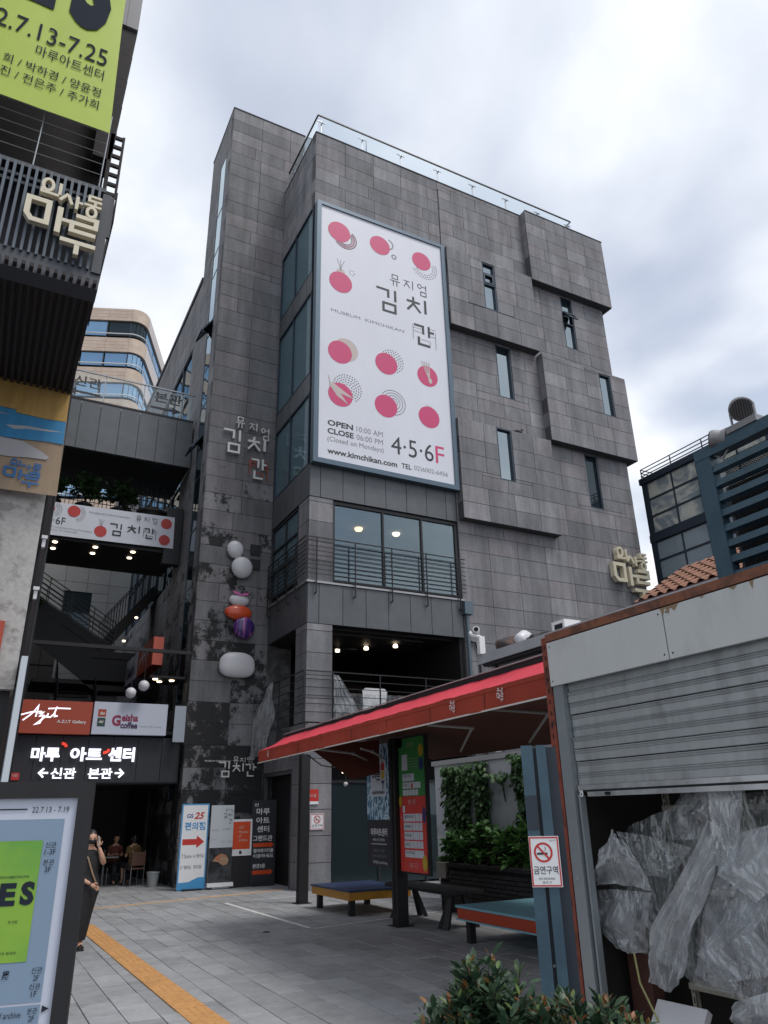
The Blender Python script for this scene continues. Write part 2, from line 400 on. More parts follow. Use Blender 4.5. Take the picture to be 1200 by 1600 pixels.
# ------------------------------------------------------------------ ground
M['ground'] = mat('ground', (0.05, 0.05, 0.052), 0.95)
M['asphalt'] = mat('asphalt', (0.06, 0.06, 0.062), 0.95, noise=0.2, nscale=20)
M['paver'] = mat('paver', (0.305, 0.312, 0.325), 0.62, noise=0.13, nscale=2.2, var=0.13, bump=0.25, bscale=90, col2=(0.24, 0.244, 0.254), lo=0.5, hi=0.72, detail=8)
def gum_spots(m):
    N, Lk = m.node_tree.nodes, m.node_tree.links; b = N['Principled BSDF']; src = b.inputs['Base Color'].links[0].from_socket
    geo = N.new('ShaderNodeNewGeometry'); v = N.new('ShaderNodeTexVoronoi'); v.inputs['Scale'].default_value = 2.1; Lk.new(geo.outputs['Position'], v.inputs['Vector'])
    r = N.new('ShaderNodeMapRange'); r.inputs[1].default_value = .035; r.inputs[2].default_value = .06; r.inputs[3].default_value = .55; r.inputs[4].default_value = 1; Lk.new(v.outputs['Distance'], r.inputs[0])
    n = N.new('ShaderNodeTexNoise'); n.inputs['Scale'].default_value = .45; n.inputs['Detail'].default_value = 9; n.inputs['Roughness'].default_value = .7; Lk.new(geo.outputs['Position'], n.inputs['Vector'])
    r2 = N.new('ShaderNodeMapRange'); r2.inputs[1].default_value = .35; r2.inputs[2].default_value = .68; r2.inputs[3].default_value = 1.06; r2.inputs[4].default_value = .88; Lk.new(n.outputs['Fac'], r2.inputs[0])
    ml = N.new('ShaderNodeMath'); ml.operation = 'MULTIPLY'; Lk.new(r.outputs[0], ml.inputs[0]); Lk.new(r2.outputs[0], ml.inputs[1])
    s = N.new('ShaderNodeVectorMath'); s.operation = 'SCALE'; Lk.new(src, s.inputs[0]); Lk.new(ml.outputs[0], s.inputs['Scale']); Lk.new(s.outputs[0], b.inputs['Base Color'])
gum_spots(M['paver'])
M['tactile'] = mat('tactile', (0.53, 0.275, 0.10), 0.7, noise=0.13, nscale=5, var=0.06, col2=(0.42, 0.22, 0.09), lo=0.55, hi=0.75)
M['tactile_pale'] = mat('tactile_pale', (0.50, 0.33, 0.19), 0.7, noise=0.12, nscale=5, var=0.05)
M['line_paint'] = mat('line_paint', (0.66, 0.66, 0.65), 0.7, col2=(0.34, 0.34, 0.345), nscale=9, lo=0.55, hi=0.68)
g = MB().box(-400, -400, -0.6, 400, 400, -0.055).build('ground', M['asphalt']); kind(g, 'structure')
paving = MB().box(-9, -3, -0.05, 14, 34, -0.012).build('plaza_pavement', M['ground']); kind(paving, 'structure')
def unit_box(name, m):
    b = MB().box(-0.5, -0.5, -0.5, 0.5, 0.5, 0.5)
    me = bpy.data.meshes.new(name); me.from_pydata(b.v, [], b.f); me.update(); me.materials.append(m); return me
def bevel_box_mesh(name, m, sx, sy, sz, bv):
    bm = bmesh.new(); bmesh.ops.create_cube(bm, size=1.0)
    for v in bm.verts: v.co = Vector((v.co.x*sx, v.co.y*sy, v.co.z*sz))
    top = [e for e in bm.edges if all(v.co.z > 0 for v in e.verts)]
    bmesh.ops.bevel(bm, geom=top, offset=bv, segments=1, affect='EDGES')
    me = bpy.data.meshes.new(name); bm.to_mesh(me); bm.free(); me.materials.append(m); return me
PW, PL, JT = 0.315, 0.6, 0.009
stone_me = bevel_box_mesh('paving_stone', M['paver'], PW-JT, PL-JT, 0.06, 0.003)
rnd = random.Random(3)
cells = []
i0 = 0
for i in range(-14, 42):
    x = i * PW + 0.03
    off = (0.0, 0.3, 0.12, 0.42, 0.2, 0.5)[i % 6]
    for j in range(-3, 56):
        y = j * PL + off
        if y < 0.5 or y > 31: continue
        cells.append((x + PW/2, y + PL/2))
TX = lambda y: 2.245 - 0.016*(y - 7.8)          # centre line of the tactile strip
def cam_px(p):
    c = Vector((_rr.dot(Vector(p) - CAM), _uu.dot(Vector(p) - CAM), _f.dot(Vector(p) - CAM)))
    return (600 + 1149.51*c.x/c.z, 800 - 1149.51*c.y/c.z, c.z) if c.z > 0.05 else (-9e3, -9e3, -1)
def inview(p, mx=60):
    x, y, z = cam_px(p); return z > 0 and -mx < x < 1200+mx and -mx < y < 1600+mx
seen = sorted([c for c in cells if inview((c[0], c[1], 0), 90)], key=lambda c: c[0]**2 + c[1]**2)
ind = set(seen[:290])
rest = MB()
for c in cells:
    dz = rnd.uniform(-0.0035, 0.0035)
    if c in ind:
        o = bpy.data.objects.new('paving_stone', stone_me); COL.objects.link(o); o.parent = paving
        o.location = (c[0], c[1], -0.03 + dz); o.rotation_euler = (rnd.uniform(-.002, .002), rnd.uniform(-.002, .002), 0)
    else:
        rest.box(c[0]-PW/2+JT/2, c[1]-PL/2+JT/2, -0.06, c[0]+PW/2-JT/2, c[1]+PL/2-JT/2, 0.0+dz)
o = rest.build('paving_stones', M['paver'], paving); kind(o, 'stuff')
# tactile guide strip: ridged tiles
tb = MB().box(-.148, -.148, 0.002, .148, .148, 0.012)
for k in range(4): tb.prism([(-.115 + k*.0767 - .018, -.135, .012), (-.115 + k*.0767 + .018, -.135, .012), (-.115 + k*.0767 + .010, -.135, .017), (-.115 + k*.0767 - .010, -.135, .017)], (0, .27, 0))
tactile = kind(MB().box(2.0, 5.0, -0.011, 2.3, 5.01, -0.006).build('tactile_path', M['tactile']), 'structure')
tme = bpy.data.meshes.new('tactile_tile'); tme.from_pydata(tb.v, [], tb.f); tme.materials.append(M['tactile'])
y = 5.0
while y < 15.6:
    o = bpy.data.objects.new('tactile_tile', tme); COL.objects.link(o); o.parent = tactile
    o.location = (TX(y), y, 0.0015); o.rotation_euler = (0, 0, 0.016); y += 0.3
# thin yellow kerb line of clay blocks in front of the building
band = kind(MB().box(1.6, 18.10, -0.011, 1.62, 18.12, -0.006).build('yellow_brick_line', M['tactile_pale']), 'structure')
bme = bevel_box_mesh('yellow_brick', M['tactile_pale'], 0.292, 0.15, 0.02, 0.003)
x = 0.2
while x < 7.2:
    o = bpy.data.objects.new('yellow_brick', bme); COL.objects.link(o); o.parent = band
    o.location = (x, 18.05 + (x-1.6)*0.27, 0.0); o.rotation_euler = (0, 0, math.atan(0.27)); x += 0.289
# white painted bay lines
pl = MB()
def ln(x0, y0, x1, y1, w=0.07):
    d = Vector((x1-x0, y1-y0, 0)).normalized(); n = Vector((-d.y, d.x, 0)) * (w/2)
    a = Vector((x0, y0, 0.0055)); b = Vector((x1, y1, 0.0055)); pl.quad(a-n, b-n, b+n, a+n)
ln(5.22, 17.55, 5.30, 12.9, .085); ln(5.27, 17.62, 9.2, 17.95); ln(5.33, 12.78, 8.9, 13.6); ln(8.95, 13.65, 8.6, 16.2, .06)
kind(pl.build('white_bay_lines', M['line_paint']), 'structure')
mh = MB().lathe((4.55, 12.9, 0), [(0.06, 0.004), (0.06, 0.008), (0.03, 0.010), (0.0, 0.010)], 14).build('drain_cap', M['dark_metal'])
tag(mh, 'small black round drain cap set in the grey paving', 'drain cap')

# ------------------------------------------------------------------ the stone museum building
XC, YF, XR, YT, XT = 7.5, 18.8, 21.0, 22.1, 5.15
museum = thing('museum_building', 'tall grey stone building clad in granite slabs with a white billboard on its front', 'building', (12, 24, 0))
SL = []           # slab records: (frame-kind, u0, v0, u1, v1, plane, stained)
def rsub(rect, holes):
    out = [rect]
    for h in holes:
        nxt = []
        for (a, b, c, d) in out:
            if h[0] >= c or h[2] <= a or h[1] >= d or h[3] <= b: nxt.append((a, b, c, d)); continue
            if h[1] > b: nxt.append((a, b, c, h[1]))
            if h[3] < d: nxt.append((a, h[3], c, d))
            lo, hi = max(b, h[1]), min(d, h[3])
            if h[0] > a: nxt.append((a, lo, h[0], hi))
            if h[2] < c: nxt.append((h[2], lo, c, hi))
        out = nxt
    return [q for q in out if q[2]-q[0] > 0.03 and q[3]-q[1] > 0.03]
SJ, ST = 0.016, 0.03
def slabs(kindf, plane, u0, v0, u1, v1, w, h, holes=(), st=False, seed=0, stagger=True):
    """kindf 'F': faces -Y, u = X.  'L': faces -X, u = Y.  'D': soffit"""
    rr = random.Random(seed + int(plane*100)); v = v0; row = 0
    while v < v1 - 0.02:
        ve = min(v + h, v1)
        if v1 - ve < 0.15: ve = v1
        u = u0; first = True; off = (0.0, 0.45, 0.2)[row % 3] * w if stagger and row % 7 in (2, 3, 6) else 0.0
        while u < u1 - 0.02:
            ue = min(u + (w - off if first else w), u1)
            if u1 - ue < 0.2: ue = u1
            for q in rsub((u, v, ue, ve), holes): SL.append((kindf, q[0], q[1], q[2], q[3], plane, st, rr.uniform(-.003, .003)))
            u = ue; first = False
        v = ve; row += 1
core = MB()       # the wall the slabs hang on
tcore = MB()
def plate(kindf, plane, u0, v0, u1, v1, holes=(), th=0.3, to=None):
    core_ = core if to is None else to
    for (a, b, c, d) in rsub((u0, v0, u1, v1), holes):
        if kindf == 'F': core_.box(a, plane + ST*.75, b, c, plane + th, d)
        else: core_.box(plane + ST*.75, a, b, plane + th, c, d)
W1, W2, W3 = (14.42, 19.50, 15.02, 21.72), (18.64, 19.2, 19.24, 21.74), (14.97, 15.92, 15.67, 18.2)
W4, W5, W6 = (19.84, 16.18, 20.46, 18.12), (14.42, 12.3, 15.08, 14.36), (18.78, 12.14, 19.42, 14.36)
# main wall
HM = [W2, W3, W6]
slabs('F', YF, 12.75, 4.2, XR, 25.40, 1.19, 0.60, HM + [(12.75, 21.9, 12.8, 25)], seed=1)
plate('F', YF, 12.75, 0, XR, 25.40, HM)
slabs('F', YF, XC, 21.9, 12.75, 25.40, 1.19, 0.60, seed=2); plate('F', YF, XC, 21.9, 12.75, 25.40)
slabs('L', XC, YF, 21.95, YT, 25.40, 0.95, 0.60, seed=3); plate('L', XC, YF+.3, 21.95, YT, 25.40)
# proud boxes
BP = 0.33
BX = [('B1', 16.93, 21.80, 21.27, 25.42, []), ('B2', 12.80, 18.27, 16.90, 21.86, [W1]), ('B3', 16.96, 14.42, 21.30, 18.22, [W4]), ('B4', 12.80, 10.62, 16.90, 14.36, [W5])]
for n, a, b, c, d, hs in BX:
    slabs('F', YF - BP, a, b, c, d, 1.07, 0.6, hs, seed=hash(n[1]) % 9 + 5)
    for (p, q, r_, s) in rsub((a, b, c, d), hs): core.box(p + .001, YF - BP + ST*.75, q + .001, r_ - .001, YF + 0.02, s - .001)
    slabs('L', a, YF - BP + .032, b, YF - .002, d, 0.4, 0.6, seed=21)
    core.box(a + .02, YF - BP + .04, b + .02, a + .06, YF - .005, d - .02)
    if c > XR: core.box(c - .1, YF - BP + .03, b + .002, c - .002, 30, d - .002); core.box(XR - .05, YF, b + .003, c - .11, 30, d - .003)
plate('L', XR - .3, YF + .3, 0, 30, 25.40, th=.3)
core.box(XC + .3, YF + .35, 25.0, XR - .3, 30, 25.2)                      # roof deck
core.box(8.5, 29.6, 0, XR - .31, 29.9, 25.0)                               # back wall
core.box(XC - .02, YF - .02, 25.40, 16.95, YF + .3, 25.44)               # coping
core.box(XC - .02, YF + .301, 25.40, XC + .3, YT - .002, 25.44)
core.box(16.951, YF - BP - .02, 25.42, 21.29, YF + .3, 25.45)
# tower
TS = [(22.86, 2.2, 23.72, 27.15)]
slabs('F', YT, XT, 0.0, XC - .0, 21.0, 1.25, 0.61, st=True, seed=31)
slabs('F', YT, XT, 21.0, XC - .0, 25.4, 1.25, 0.61, st=True, seed=35)
slabs('F', YT, XT, 25.4, 8.3, 29.0, 1.25, 0.60, st=True, seed=32)
plate('F', YT, XT, 0, 8.3, 29.0, to=tcore)
slabs('L', XT, YT, 0.0, 25.25, 29.0, 1.0, 0.61, TS, st=True, seed=33, stagger=False)
plate('L', XT, YT + .3, 0, 25.25, 29.0, TS, to=tcore)
core.box(XT - .02, YT - .02, 29.0, 8.32, 25.27, 29.05)
core.box(XT + .3, 25.0, 22, 8.3, 25.25, 29.0); core.box(8.0, YT + .31, 25.0, 8.3, 24.99, 29.0)
core.box(XT + .05, YT + .32, 0.0, XT + .29, 22.85, 28.9)
# lower wing along the alley
LW = [(26.1, 9.6, 36.0, 19.6)]
slabs('L', XT, 25.25, 0.0, 46.0, 22.4, 1.2, 0.61, LW, st=True, seed=34, stagger=False)
plate('L', XT, 25.25, 0, 46.0, 22.4, LW)
core.box(XT - .05, 25.27, 22.4, XT + 3.0, 46, 22.62)
core.box(XT + .8, 25.3, 9.0, XT + .9, 36.5, 20.0)
# columns at the corner
CXR = 8.28
for z0, z1 in ((0.0, 3.45), (4.02, 6.70), (7.92, 10.55)):
    zz = z0
    core.box(XC + .02, YF + .02, z0, CXR - .02, 19.62, z1)
    slabs('F', YF, XC, z0, CXR, z1, 0.8, 0.62, seed=41, stagger=False)
    slabs('L', XC, YF + .031, z0, 19.64, z1, 0.9, 0.62, seed=42, stagger=False)
core.box(CXR - .03, YF + .03, 0, CXR, 19.6, 3.45); core.box(CXR - .03, YF + .03, 4.02, CXR, 19.6, 6.7); core.box(CXR - .03, YF + .03, 7.92, CXR, 19.6, 10.55)
# floor slab of the second storey
core.box(XC, YF + .02, 3.46, 12.74, 29, 3.98)
slabs('F', YF, XC, 3.45, 12.75, 4.0, 1.2, 0.55, seed=43); slabs('L', XC, YF + .031, 3.45, YT - .01, 4.0, 1.1, 0.55, seed=44)
museum_core = core.build('wall', M['joint'], museum); tcore.build('tower_wall', M['joint_tower'], museum)
# build slabs: the 300 that show largest as objects, the others joined
def slab_c(s):
    k, u0, v0, u1, v1, pl_, st, dz = s
    return ((u0+u1)/2, pl_, (v0+v1)/2) if k == 'F' else (pl_, (u0+u1)/2, (v0+v1)/2)
def slab_size(s):
    c = slab_c(s); x, y, z = cam_px(c)
    if z < 0 or not (-30 < x < 1230 and -30 < y < 1630): return 0
    if c[2] < 4.6 and s[0] == 'F' and c[0] > 9: return 0
    area = (s[3]-s[1])*(s[4]-s[2]); d = Vector(c) - CAM; n = Vector((0, -1, 0)) if s[0] == 'F' else Vector((-1, 0, 0))
    return area * max(0, -d.normalized().dot(n)) / d.length**2
SL.sort(key=slab_size, reverse=True)
ub = {False: unit_box('stone_slab', M['granite']), True: unit_box('stone_slab', M['granite_stained'])}
rest = {False: MB(), True: MB()}
for i, s in enumerate(SL):
    k, u0, v0, u1, v1, pl_, st, dz = s
    j = SJ / 2
    if k == 'F': c = Vector(((u0+u1)/2, pl_ + dz + ST/2, (v0+v1)/2)); sz = (u1-u0-SJ, ST, v1-v0-SJ)
    else: c = Vector((pl_ + dz + ST/2, (u0+u1)/2, (v0+v1)/2)); sz = (ST, u1-u0-SJ, v1-v0-SJ)
    if i < 298:
        o = bpy.data.objects.new('stone_slab', ub[st]); COL.objects.link(o); o.parent = museum
        o.location = c - museum.location; o.scale = sz
    else: rest[st].obox(c, sz)
for st in rest: kind(rest[st].build('stone_slabs', M['granite_stained' if st else 'granite'], museum), 'stuff')

# windows in the granite wall: frame, sashes, pane
def slit_window(w, plane, label, transoms=(), pane='glass_pale', blind=None, open_sash=None):
    fr = FF(plane); u0, v0, u1, v1 = w
    m = MB(); t = 0.055
    for a, b, c, d in ((u0, v0, u0+t, v1), (u1-t, v0, u1, v1), (u0+t, v0, u1-t, v0+t), (u0+t, v1-t, u1-t, v1)): m.frect(fr, a, b, c, d, -0.02, 0.16)
    for z in transoms: m.frect(fr, u0+t, z-t/2, u1-t, z+t/2, -0.035, 0.12)
    f = m.build('window', M['navy_frame'], museum)
    MB().frect(fr, u0+t*.6, v0+t*.6, u1-t*.6, v1-t*.6, -0.11, 0.012).build('pane', M[pane], f)
    MB().frect(fr, u0, v0, u1, v1, -0.29, 0.02).build('blind', M[blind or 'void'], f)
    return f
f = slit_window(W1, YF - BP, '', (20.72, 21.23), 'glass_pale')
m = MB(); fr = FF(YF - BP)
for a, b, c, d in ((14.49, 20.76, 14.55, 21.19), (14.89, 20.76, 14.95, 21.19), (14.55, 20.76, 14.89, 20.82), (14.55, 21.13, 14.89, 21.19)): m.frect(fr, a, b, c, d, -.02, .05)
m.build('sash', M['navy_frame'], f)
f = slit_window(W2, YF, '', (20.45, 21.0), 'glass_pale')
m = MB()
P = [V(18.70, YF - .02, 20.97), V(19.18, YF - .02, 20.97), V(19.18, YF - .30, 20.55), V(18.70, YF - .30, 20.55)]
for a, b in ((0, 1), (1, 2), (2, 3), (3, 0)): m.bar(P[a], P[b], .05, .05)
sash = m.build('sash', M['navy_frame'], f); MB().quad(*P).build('pane', M['glass_pale'], f)
slit_window(W3, YF, '', (), 'glass_pale'); slit_window(W4, YF - BP, '', (), 'glass_pale'); slit_window(W6, YF, '', (), 'glass_dark')
f = slit_window(W5, YF - BP, '', (), 'glass_pale')
# metal downlight trim under box two
# side windows beside the billboard, with zinc panels between
frL = FL(XC)
def metal_run(fr, u0, u1, v0, v1, w, name='metal_panel', first=None, parent=museum):
    u = u0; k = 0
    while u < u1 - .02:
        ue = min(u + (first if (first and k == 0) else w), u1)
        MB().frect(fr, u + .009, v0 + .004, ue - .009, v1 - .004, 0.012 + .002*(k % 2), .035).build(name, M['zinc'], parent); u = ue; k += 1
back = MB()
for (z0, z1) in ((19.0, 21.9), (14.9, 18.2), (11.62, 14.2)):
    t = .05; m = MB()
    for a, b, c, d in ((-22.05, z0, -22.0, z1), (-18.97, z0, -18.92, z1), (-22.0, z0, -18.97, z0+t), (-22.0, z1-t*1.4, -18.97, z1), (-20.62, z0+t, -20.57, z1-t*1.4)): m.frect(frL, a, b, c, d, .02, .12)
    f = m.build('window', M['navy_frame'], museum)
    for a, b, mm in ((-22.0, -20.62, 'glass_blue'), (-20.57, -19.46, 'glass_blue'), (-19.44, -18.97, 'pale_strip_pane')): MB().frect(frL, a, z0+t, b, z1-t*1.4, -.04, .012).build('pane', M[mm], f)
for (z0, z1) in ((18.2, 19.0), (14.2, 14.9)): metal_run(frL, -22.05, -18.92, z0, z1, 0.66)
metal_run(frL, -22.05, -18.81, 10.56, 11.62, 0.66)
metal_run(FF(YF), XC, 12.72, 10.56, 11.6, 0.745, first=.35)
back.box(XC + .05, YF + .05, 11.6, XC + .3, YT, 21.9); back.box(XC + .05, YF + .06, 10.56, 12.72, YF + .3, 11.6); back.box(XC + .3, YF + .05, 11.61, 12.74, YF + .3, 21.89); back.box(XC + .05, YF + .31, 10.56, XC + .29, YT, 11.59)
# third floor: big window and side window
m = MB(); fr3 = FF(YF + .06)
for a, b, c, d in ((8.29, 8.0, 8.36, 10.55), (12.64, 8.0, 12.72, 10.55), (8.36, 10.44, 12.64, 10.55), (8.36, 8.0, 12.64, 8.06), (9.97, 8.06, 10.03, 10.44), (11.36, 8.06, 11.42, 10.44)): m.frect(fr3, a, b, c, d, 0.0, .10)
f = m.build('window', M['dark_metal'], museum)
for a, b in ((8.36, 9.97), (10.03, 11.36), (11.42, 12.64)): MB().frect(fr3, a, 8.06, b, 10.44, -.05, .012).build('pane', M['glass_shop'], f)
m = MB(); t = .06
for a, b, c, d in ((-21.95, 8.1, -21.89, 10.5), (-19.70, 8.1, -19.64, 10.5), (-21.89, 10.44, -19.7, 10.5), (-21.89, 8.1, -19.7, 8.16), (-20.78, 8.16, -20.72, 10.44), (-21.89, 9.66, -20.78, 9.72), (-20.72, 9.66, -19.7, 9.72), (-21.89, 8.94, -20.78, 9.0), (-20.72, 8.94, -19.7, 9.0)): m.frect(frL, a, b, c, d, 0, .1)
f = m.build('window', M['dark_metal'], museum)
for a, b in ((-21.89, -20.78), (-20.72, -19.7)):
    for c, d in ((8.16, 8.94), (9.0, 9.66), (9.72, 10.44)): MB().frect(frL, a, c, b, d, -.05, .012).build('pane', M['glass_blue'], f)
M['room_grey'] = mat('room_grey', (0.45, 0.48, 0.49), 0.9)
M['ceiling_board'] = mat('ceiling_board', (0.34, 0.36, 0.37), 0.8)
rm = MB().box(XC + .35, 25.0, 8.0, 12.7, 25.1, 10.5).box(12.72, YF + .3, 7.9, 12.80, 25.0, 10.5).box(XC + .3, 21.9, 8.0, XC + .4, 25, 10.5).box(XC + .35, YF + .1, 7.90, 12.7, 25, 7.96)
rm.build('interior', M['room_grey'], museum)
m = MB()
for k in range(16): m.box(XC + .1, YF + .32 + k*.36, 10.45, 12.72, YF + .66 + k*.36, 10.54)
kind(m.build('ceiling_boards', M['ceiling_board'], museum), 'stuff')
for (x, y, mm) in ((9.9, 20.4, 'lamp_amber'), (11.25, 20.3, 'lamp'), ):
    MB().lathe((x, y, 10.36), [(0.0, 0), (0.11, 0.0), (0.13, .05), (0.13, .08)], 16).build('ceiling_light', M[mm], museum)
# metal balcony band, zinc panels
metal_run(FF(YF), XC, 12.72, 6.70, 7.86, 0.745, first=.35)
metal_run(frL, -22.05, -18.81, 6.70, 7.86, 0.66)
back.box(XC + .05, YF + .05, 6.70, 12.72, YF + .3, 7.86); back.box(XC + .05, YF + .31, 6.70, XC + .3, YT, 7.86)
back.box(XC + .31, YF + .31, 7.6, 12.74, 29, 7.89); back.box(XC + .31, YF + .31, 6.64, 12.74, 29, 6.72)
back.box(XC + .05, YF + .32, 10.55, 12.74, 29, 10.57)
back.build('backing', M['black'], museum)
m = MB(); m.frect(FF(YF), XC - .05, 7.87, 12.80, 7.93, .06, .14); m.frect(frL, -22.05, 7.87, -18.79, 7.93, .06, .14)
m.build('sill', mat('sill_metal', (0.33, 0.33, 0.34), 0.4, 0.6), museum)
# third floor balcony railing
def railing(parent, pts, z0, z1, posts, bars, drop=0.0, r=.016, hook=True, out=.08, name='railing'):
    m = MB()
    for k in range(bars):
        z = z1 - (z1 - z0) * k / bars
        for a, b in zip(pts[:-1], pts[1:]): m.bar((a[0], a[1], z), (b[0], b[1], z), .028 if k == 0 else .018, .028 if k == 0 else .018)
    b_ = m.build(name, M['dark_metal'], parent)
    for (x, y) in posts:
        q = MB(); q.bar((x, y, z0 - drop), (x, y, z1), .035, .03)
        if hook: q.bar((x, y, z0 - drop), (x + (.12 if x < XC else 0), y + (.12 if x >= XC else 0), z0 - drop), .03, .03, (0, 1, 0))
        q.build('rail_post', M['dark_metal'], b_)
railing(museum, [(XC - .12, 22.0), (XC - .12, YF - .12), (12.85, YF - .12)], 7.98, 9.22, [(XC - .12, 21.9), (XC - .12, 21.0), (XC - .12, 20.2), (XC - .12, 19.5), (7.72, YF - .12), (8.95, YF - .12), (10.18, YF - .12), (11.4, YF - .12), (12.6, YF - .12)], 9, .42)
# terrace: dark recess with lights and railing
rc = MB().box(XC + .2, 25.0, 4.0, 12.7, 25.1, 6.7).box(12.60, YF + .1, 4.0, 12.74, 25, 6.7).box(XC + .15, 22.3, 4.0, XC + .3, 25, 6.7)
rc.build('terrace_wall', M['black'], museum)
MB().box(11.6, 24.9, 4.0, 12.3, 24.98, 6.1).build('door', mat('door_brown', (0.05, 0.03, 0.022), 0.6), museum)
m = MB().box(8.4, 19.4, 6.58, 11.6, 19.46, 6.63).box(8.0, 21.2, 6.58, 10.2, 21.26, 6.63)
m.build('conduit', M['dark_metal'], museum)
for (x, y) in ((9.60, 21.4), (10.30, 20.75), (11.0, 20.1)):
    MB().lathe((x, y, 6.52), [(0.0, 0), (0.07, 0.0), (0.075, .06), (0.05, .1)], 14).build('downlight', M['lamp'], museum)
railing(museum, [(XC - .10, 22.0), (XC - .10, YF - .12), (12.7, YF - .12)], 4.05, 5.35, [(XC - .10, 21.9), (XC - .10, 20.6), (XC - .10, YF - .12), (8.25, YF - .12), (9.7, YF - .12), (11.2, YF - .12), (12.6, YF - .12)], 6, .1)
# ground floor: dark glazed shop and a doorway in the side
gf = MB().box(8.3, 19.5, 0, 12.74, 19.58, 3.44).box(XC + .1, 22.2, 0, XC + .2, 25, 3.44).box(XC + .1, 25, 0, 12.7, 25.1, 3.44)
gf.build('ground_floor_wall', M['void'], museum)
m = MB()
for x in (8.35, 9.8, 11.25, 12.6): m.box(x - .04, YF + .3, 0.0, x + .04, YF + .38, 3.44)
m.box(8.35, YF + .3, 2.5, 12.6, YF + .38, 2.58); f = m.build('shopfront', M['dark_metal'], museum)
for a, b in ((8.39, 9.76), (9.84, 11.21), (11.29, 12.56)): MB().box(a, YF + .33, 0.05, b, YF + .345, 2.5).build('pane', M['glass_dark'], f)
m = MB()
for a, b, c, d in ((-19.74, 0, -19.66, 2.85), (-22.0, 0, -21.9, 2.85), (-21.9, 2.77, -19.74, 2.85)): m.frect(frL, a, b, c, d, 0, .12)
f = m.build('door_frame', mat('door_frame', (0.10, 0.10, 0.105), .5, .3), museum)
MB().frect(frL, -21.9, 0, -19.74, 2.77, -.25, .03).build('door', M['black'], f)
core2 = MB().box(XC + .04, 19.66, 2.86, XC + .3, 22.0, 3.44); core2.build('lintel', M['joint'], museum)
slabs_l = MB().box(XC, 19.66, 2.87, XC + .03, 20.8, 3.43).box(XC, 20.82, 2.87, XC + .03, 22.0, 3.43); slabs_l.build('lintel_slab', M['granite'], museum)
# drain pipe and hopper
m = MB().tube([(12.82, YF - .1, 7.5), (12.82, YF - .1, 0.2)], .055, 10); pipe = m.build('drain_pipe', mat('pipe_blue', (0.10, 0.14, 0.17), .45, .3), museum)
MB().box(12.68, YF - .22, 7.42, 12.98, YF - .0, 7.82).build('hopper', bpy.data.materials['pipe_blue'], pipe)
MB().tube([(12.95, YF - .04, 6.6), (13.1, YF - .05, 6.55), (13.22, YF - .05, 6.2), (13.25, YF - .05, 3.0)], .03, 8).build('cable', M['black'], museum)
# roof glass balustrade
rl = MB()
RP = [(XC + .1, 22.0), (XC + .1, YF + .1), (20.0, YF + .1), (20.0, 20.0)]
for a, b in zip(RP[:-1], RP[1:]): rl.bar((a[0], a[1], 26.45), (b[0], b[1], 26.45), .05, .05)
rail = rl.build('balustrade', M['dark_metal'], museum)
xs = [7.75 + 1.72*k for k in range(8)]
steel = mat('steel', (0.30, 0.32, 0.34), 0.35, 0.8)
for x in xs:
    m = MB().bar((x, YF + .14, 25.42), (x, YF + .14, 26.25), .03, .03).bar((x - .18, YF + .12, 26.16), (x + .18, YF + .12, 26.16), .03, .03).bar((x, YF + .0, 26.05), (x, YF + .14, 26.05), .03, .03)
    m.build('rail_post', steel, rail)
for k in range(len(xs)):
    a = xs[k] + .03; b = (xs[k+1] if k + 1 < len(xs) else 20.0) - .03
    MB().box(a, YF + .09, 25.46, b, YF + .102, 26.42).build('pane', M['glass_clear'], rail)
for y in (19.6, 20.5, 21.4):
    MB().tube([(XC + .14, y, 25.44), (XC + .14, y, 26.1), (XC + .14, y + .08, 26.2)], .03, 8).build('rail_post', steel, rail)
MB().box(XC + .1, YF + .12, 25.46, XC + .112, 22.0, 26.42).build('pane', M['glass_clear'], rail)
tag(MB().tube([(10.3, 20.2, 25.2), (10.3, 20.2, 27.3), (10.3, 20.2, 27.9)], [.03, .02, .008], 8).build('antenna', M['dark_metal']), 'thin dark antenna mast standing behind the rooftop glass rail', 'antenna')
# tower strip windows and alley wing windows
def strip_window(y0, y1, bounds, X, pane, parent=museum):
    fr = FL(X); m = MB(); t = .03; z0, z1 = bounds[0], bounds[-1]
    for a, b, c, d in ((-y1, z0, -y1+t, z1), (-y0-t, z0, -y0, z1)): m.frect(fr, a, b, c, d, .002, .14)
    for z in bounds: m.frect(fr, -y1+t, z-.03, -y0-t, z+.03, -.002, .12)
    f = m.build('window', M['navy_frame'], parent)
    for a, b in zip(bounds[:-1], bounds[1:]): MB().frect(fr, -y1+t, a+.03, -y0-t, b-.03, -.012, .012).build('pane', M[pane], f)
    return f
f = strip_window(22.86, 23.72, [2.2, 3.1, 5.0, 6.6, 8.6, 9.6, 10.6, 12.5, 13.7, 15.4, 17.0, 18.5, 19.0, 21.3, 22.4, 24.4, 27.15], XT, 'glass_pale')
for z in (18.75, 13.95, 3.15):
    MB().quad(V(XT, 22.9, z + .1), V(XT, 23.68, z + .1), V(XT - .38, 23.68, z - .45), V(XT - .38, 22.9, z - .45)).build('pane', M['glass_dark'], f)
    m = MB(); Q = [V(XT - .01, 22.9, z + .1), V(XT - .01, 23.68, z + .1), V(XT - .39, 23.68, z - .45), V(XT - .39, 22.9, z - .45)]
    for a, b in ((0, 1), (1, 2), (2, 3), (3, 0)): m.bar(Q[a], Q[b], .05, .05)
    m.build('sash', M['navy_frame'], f)
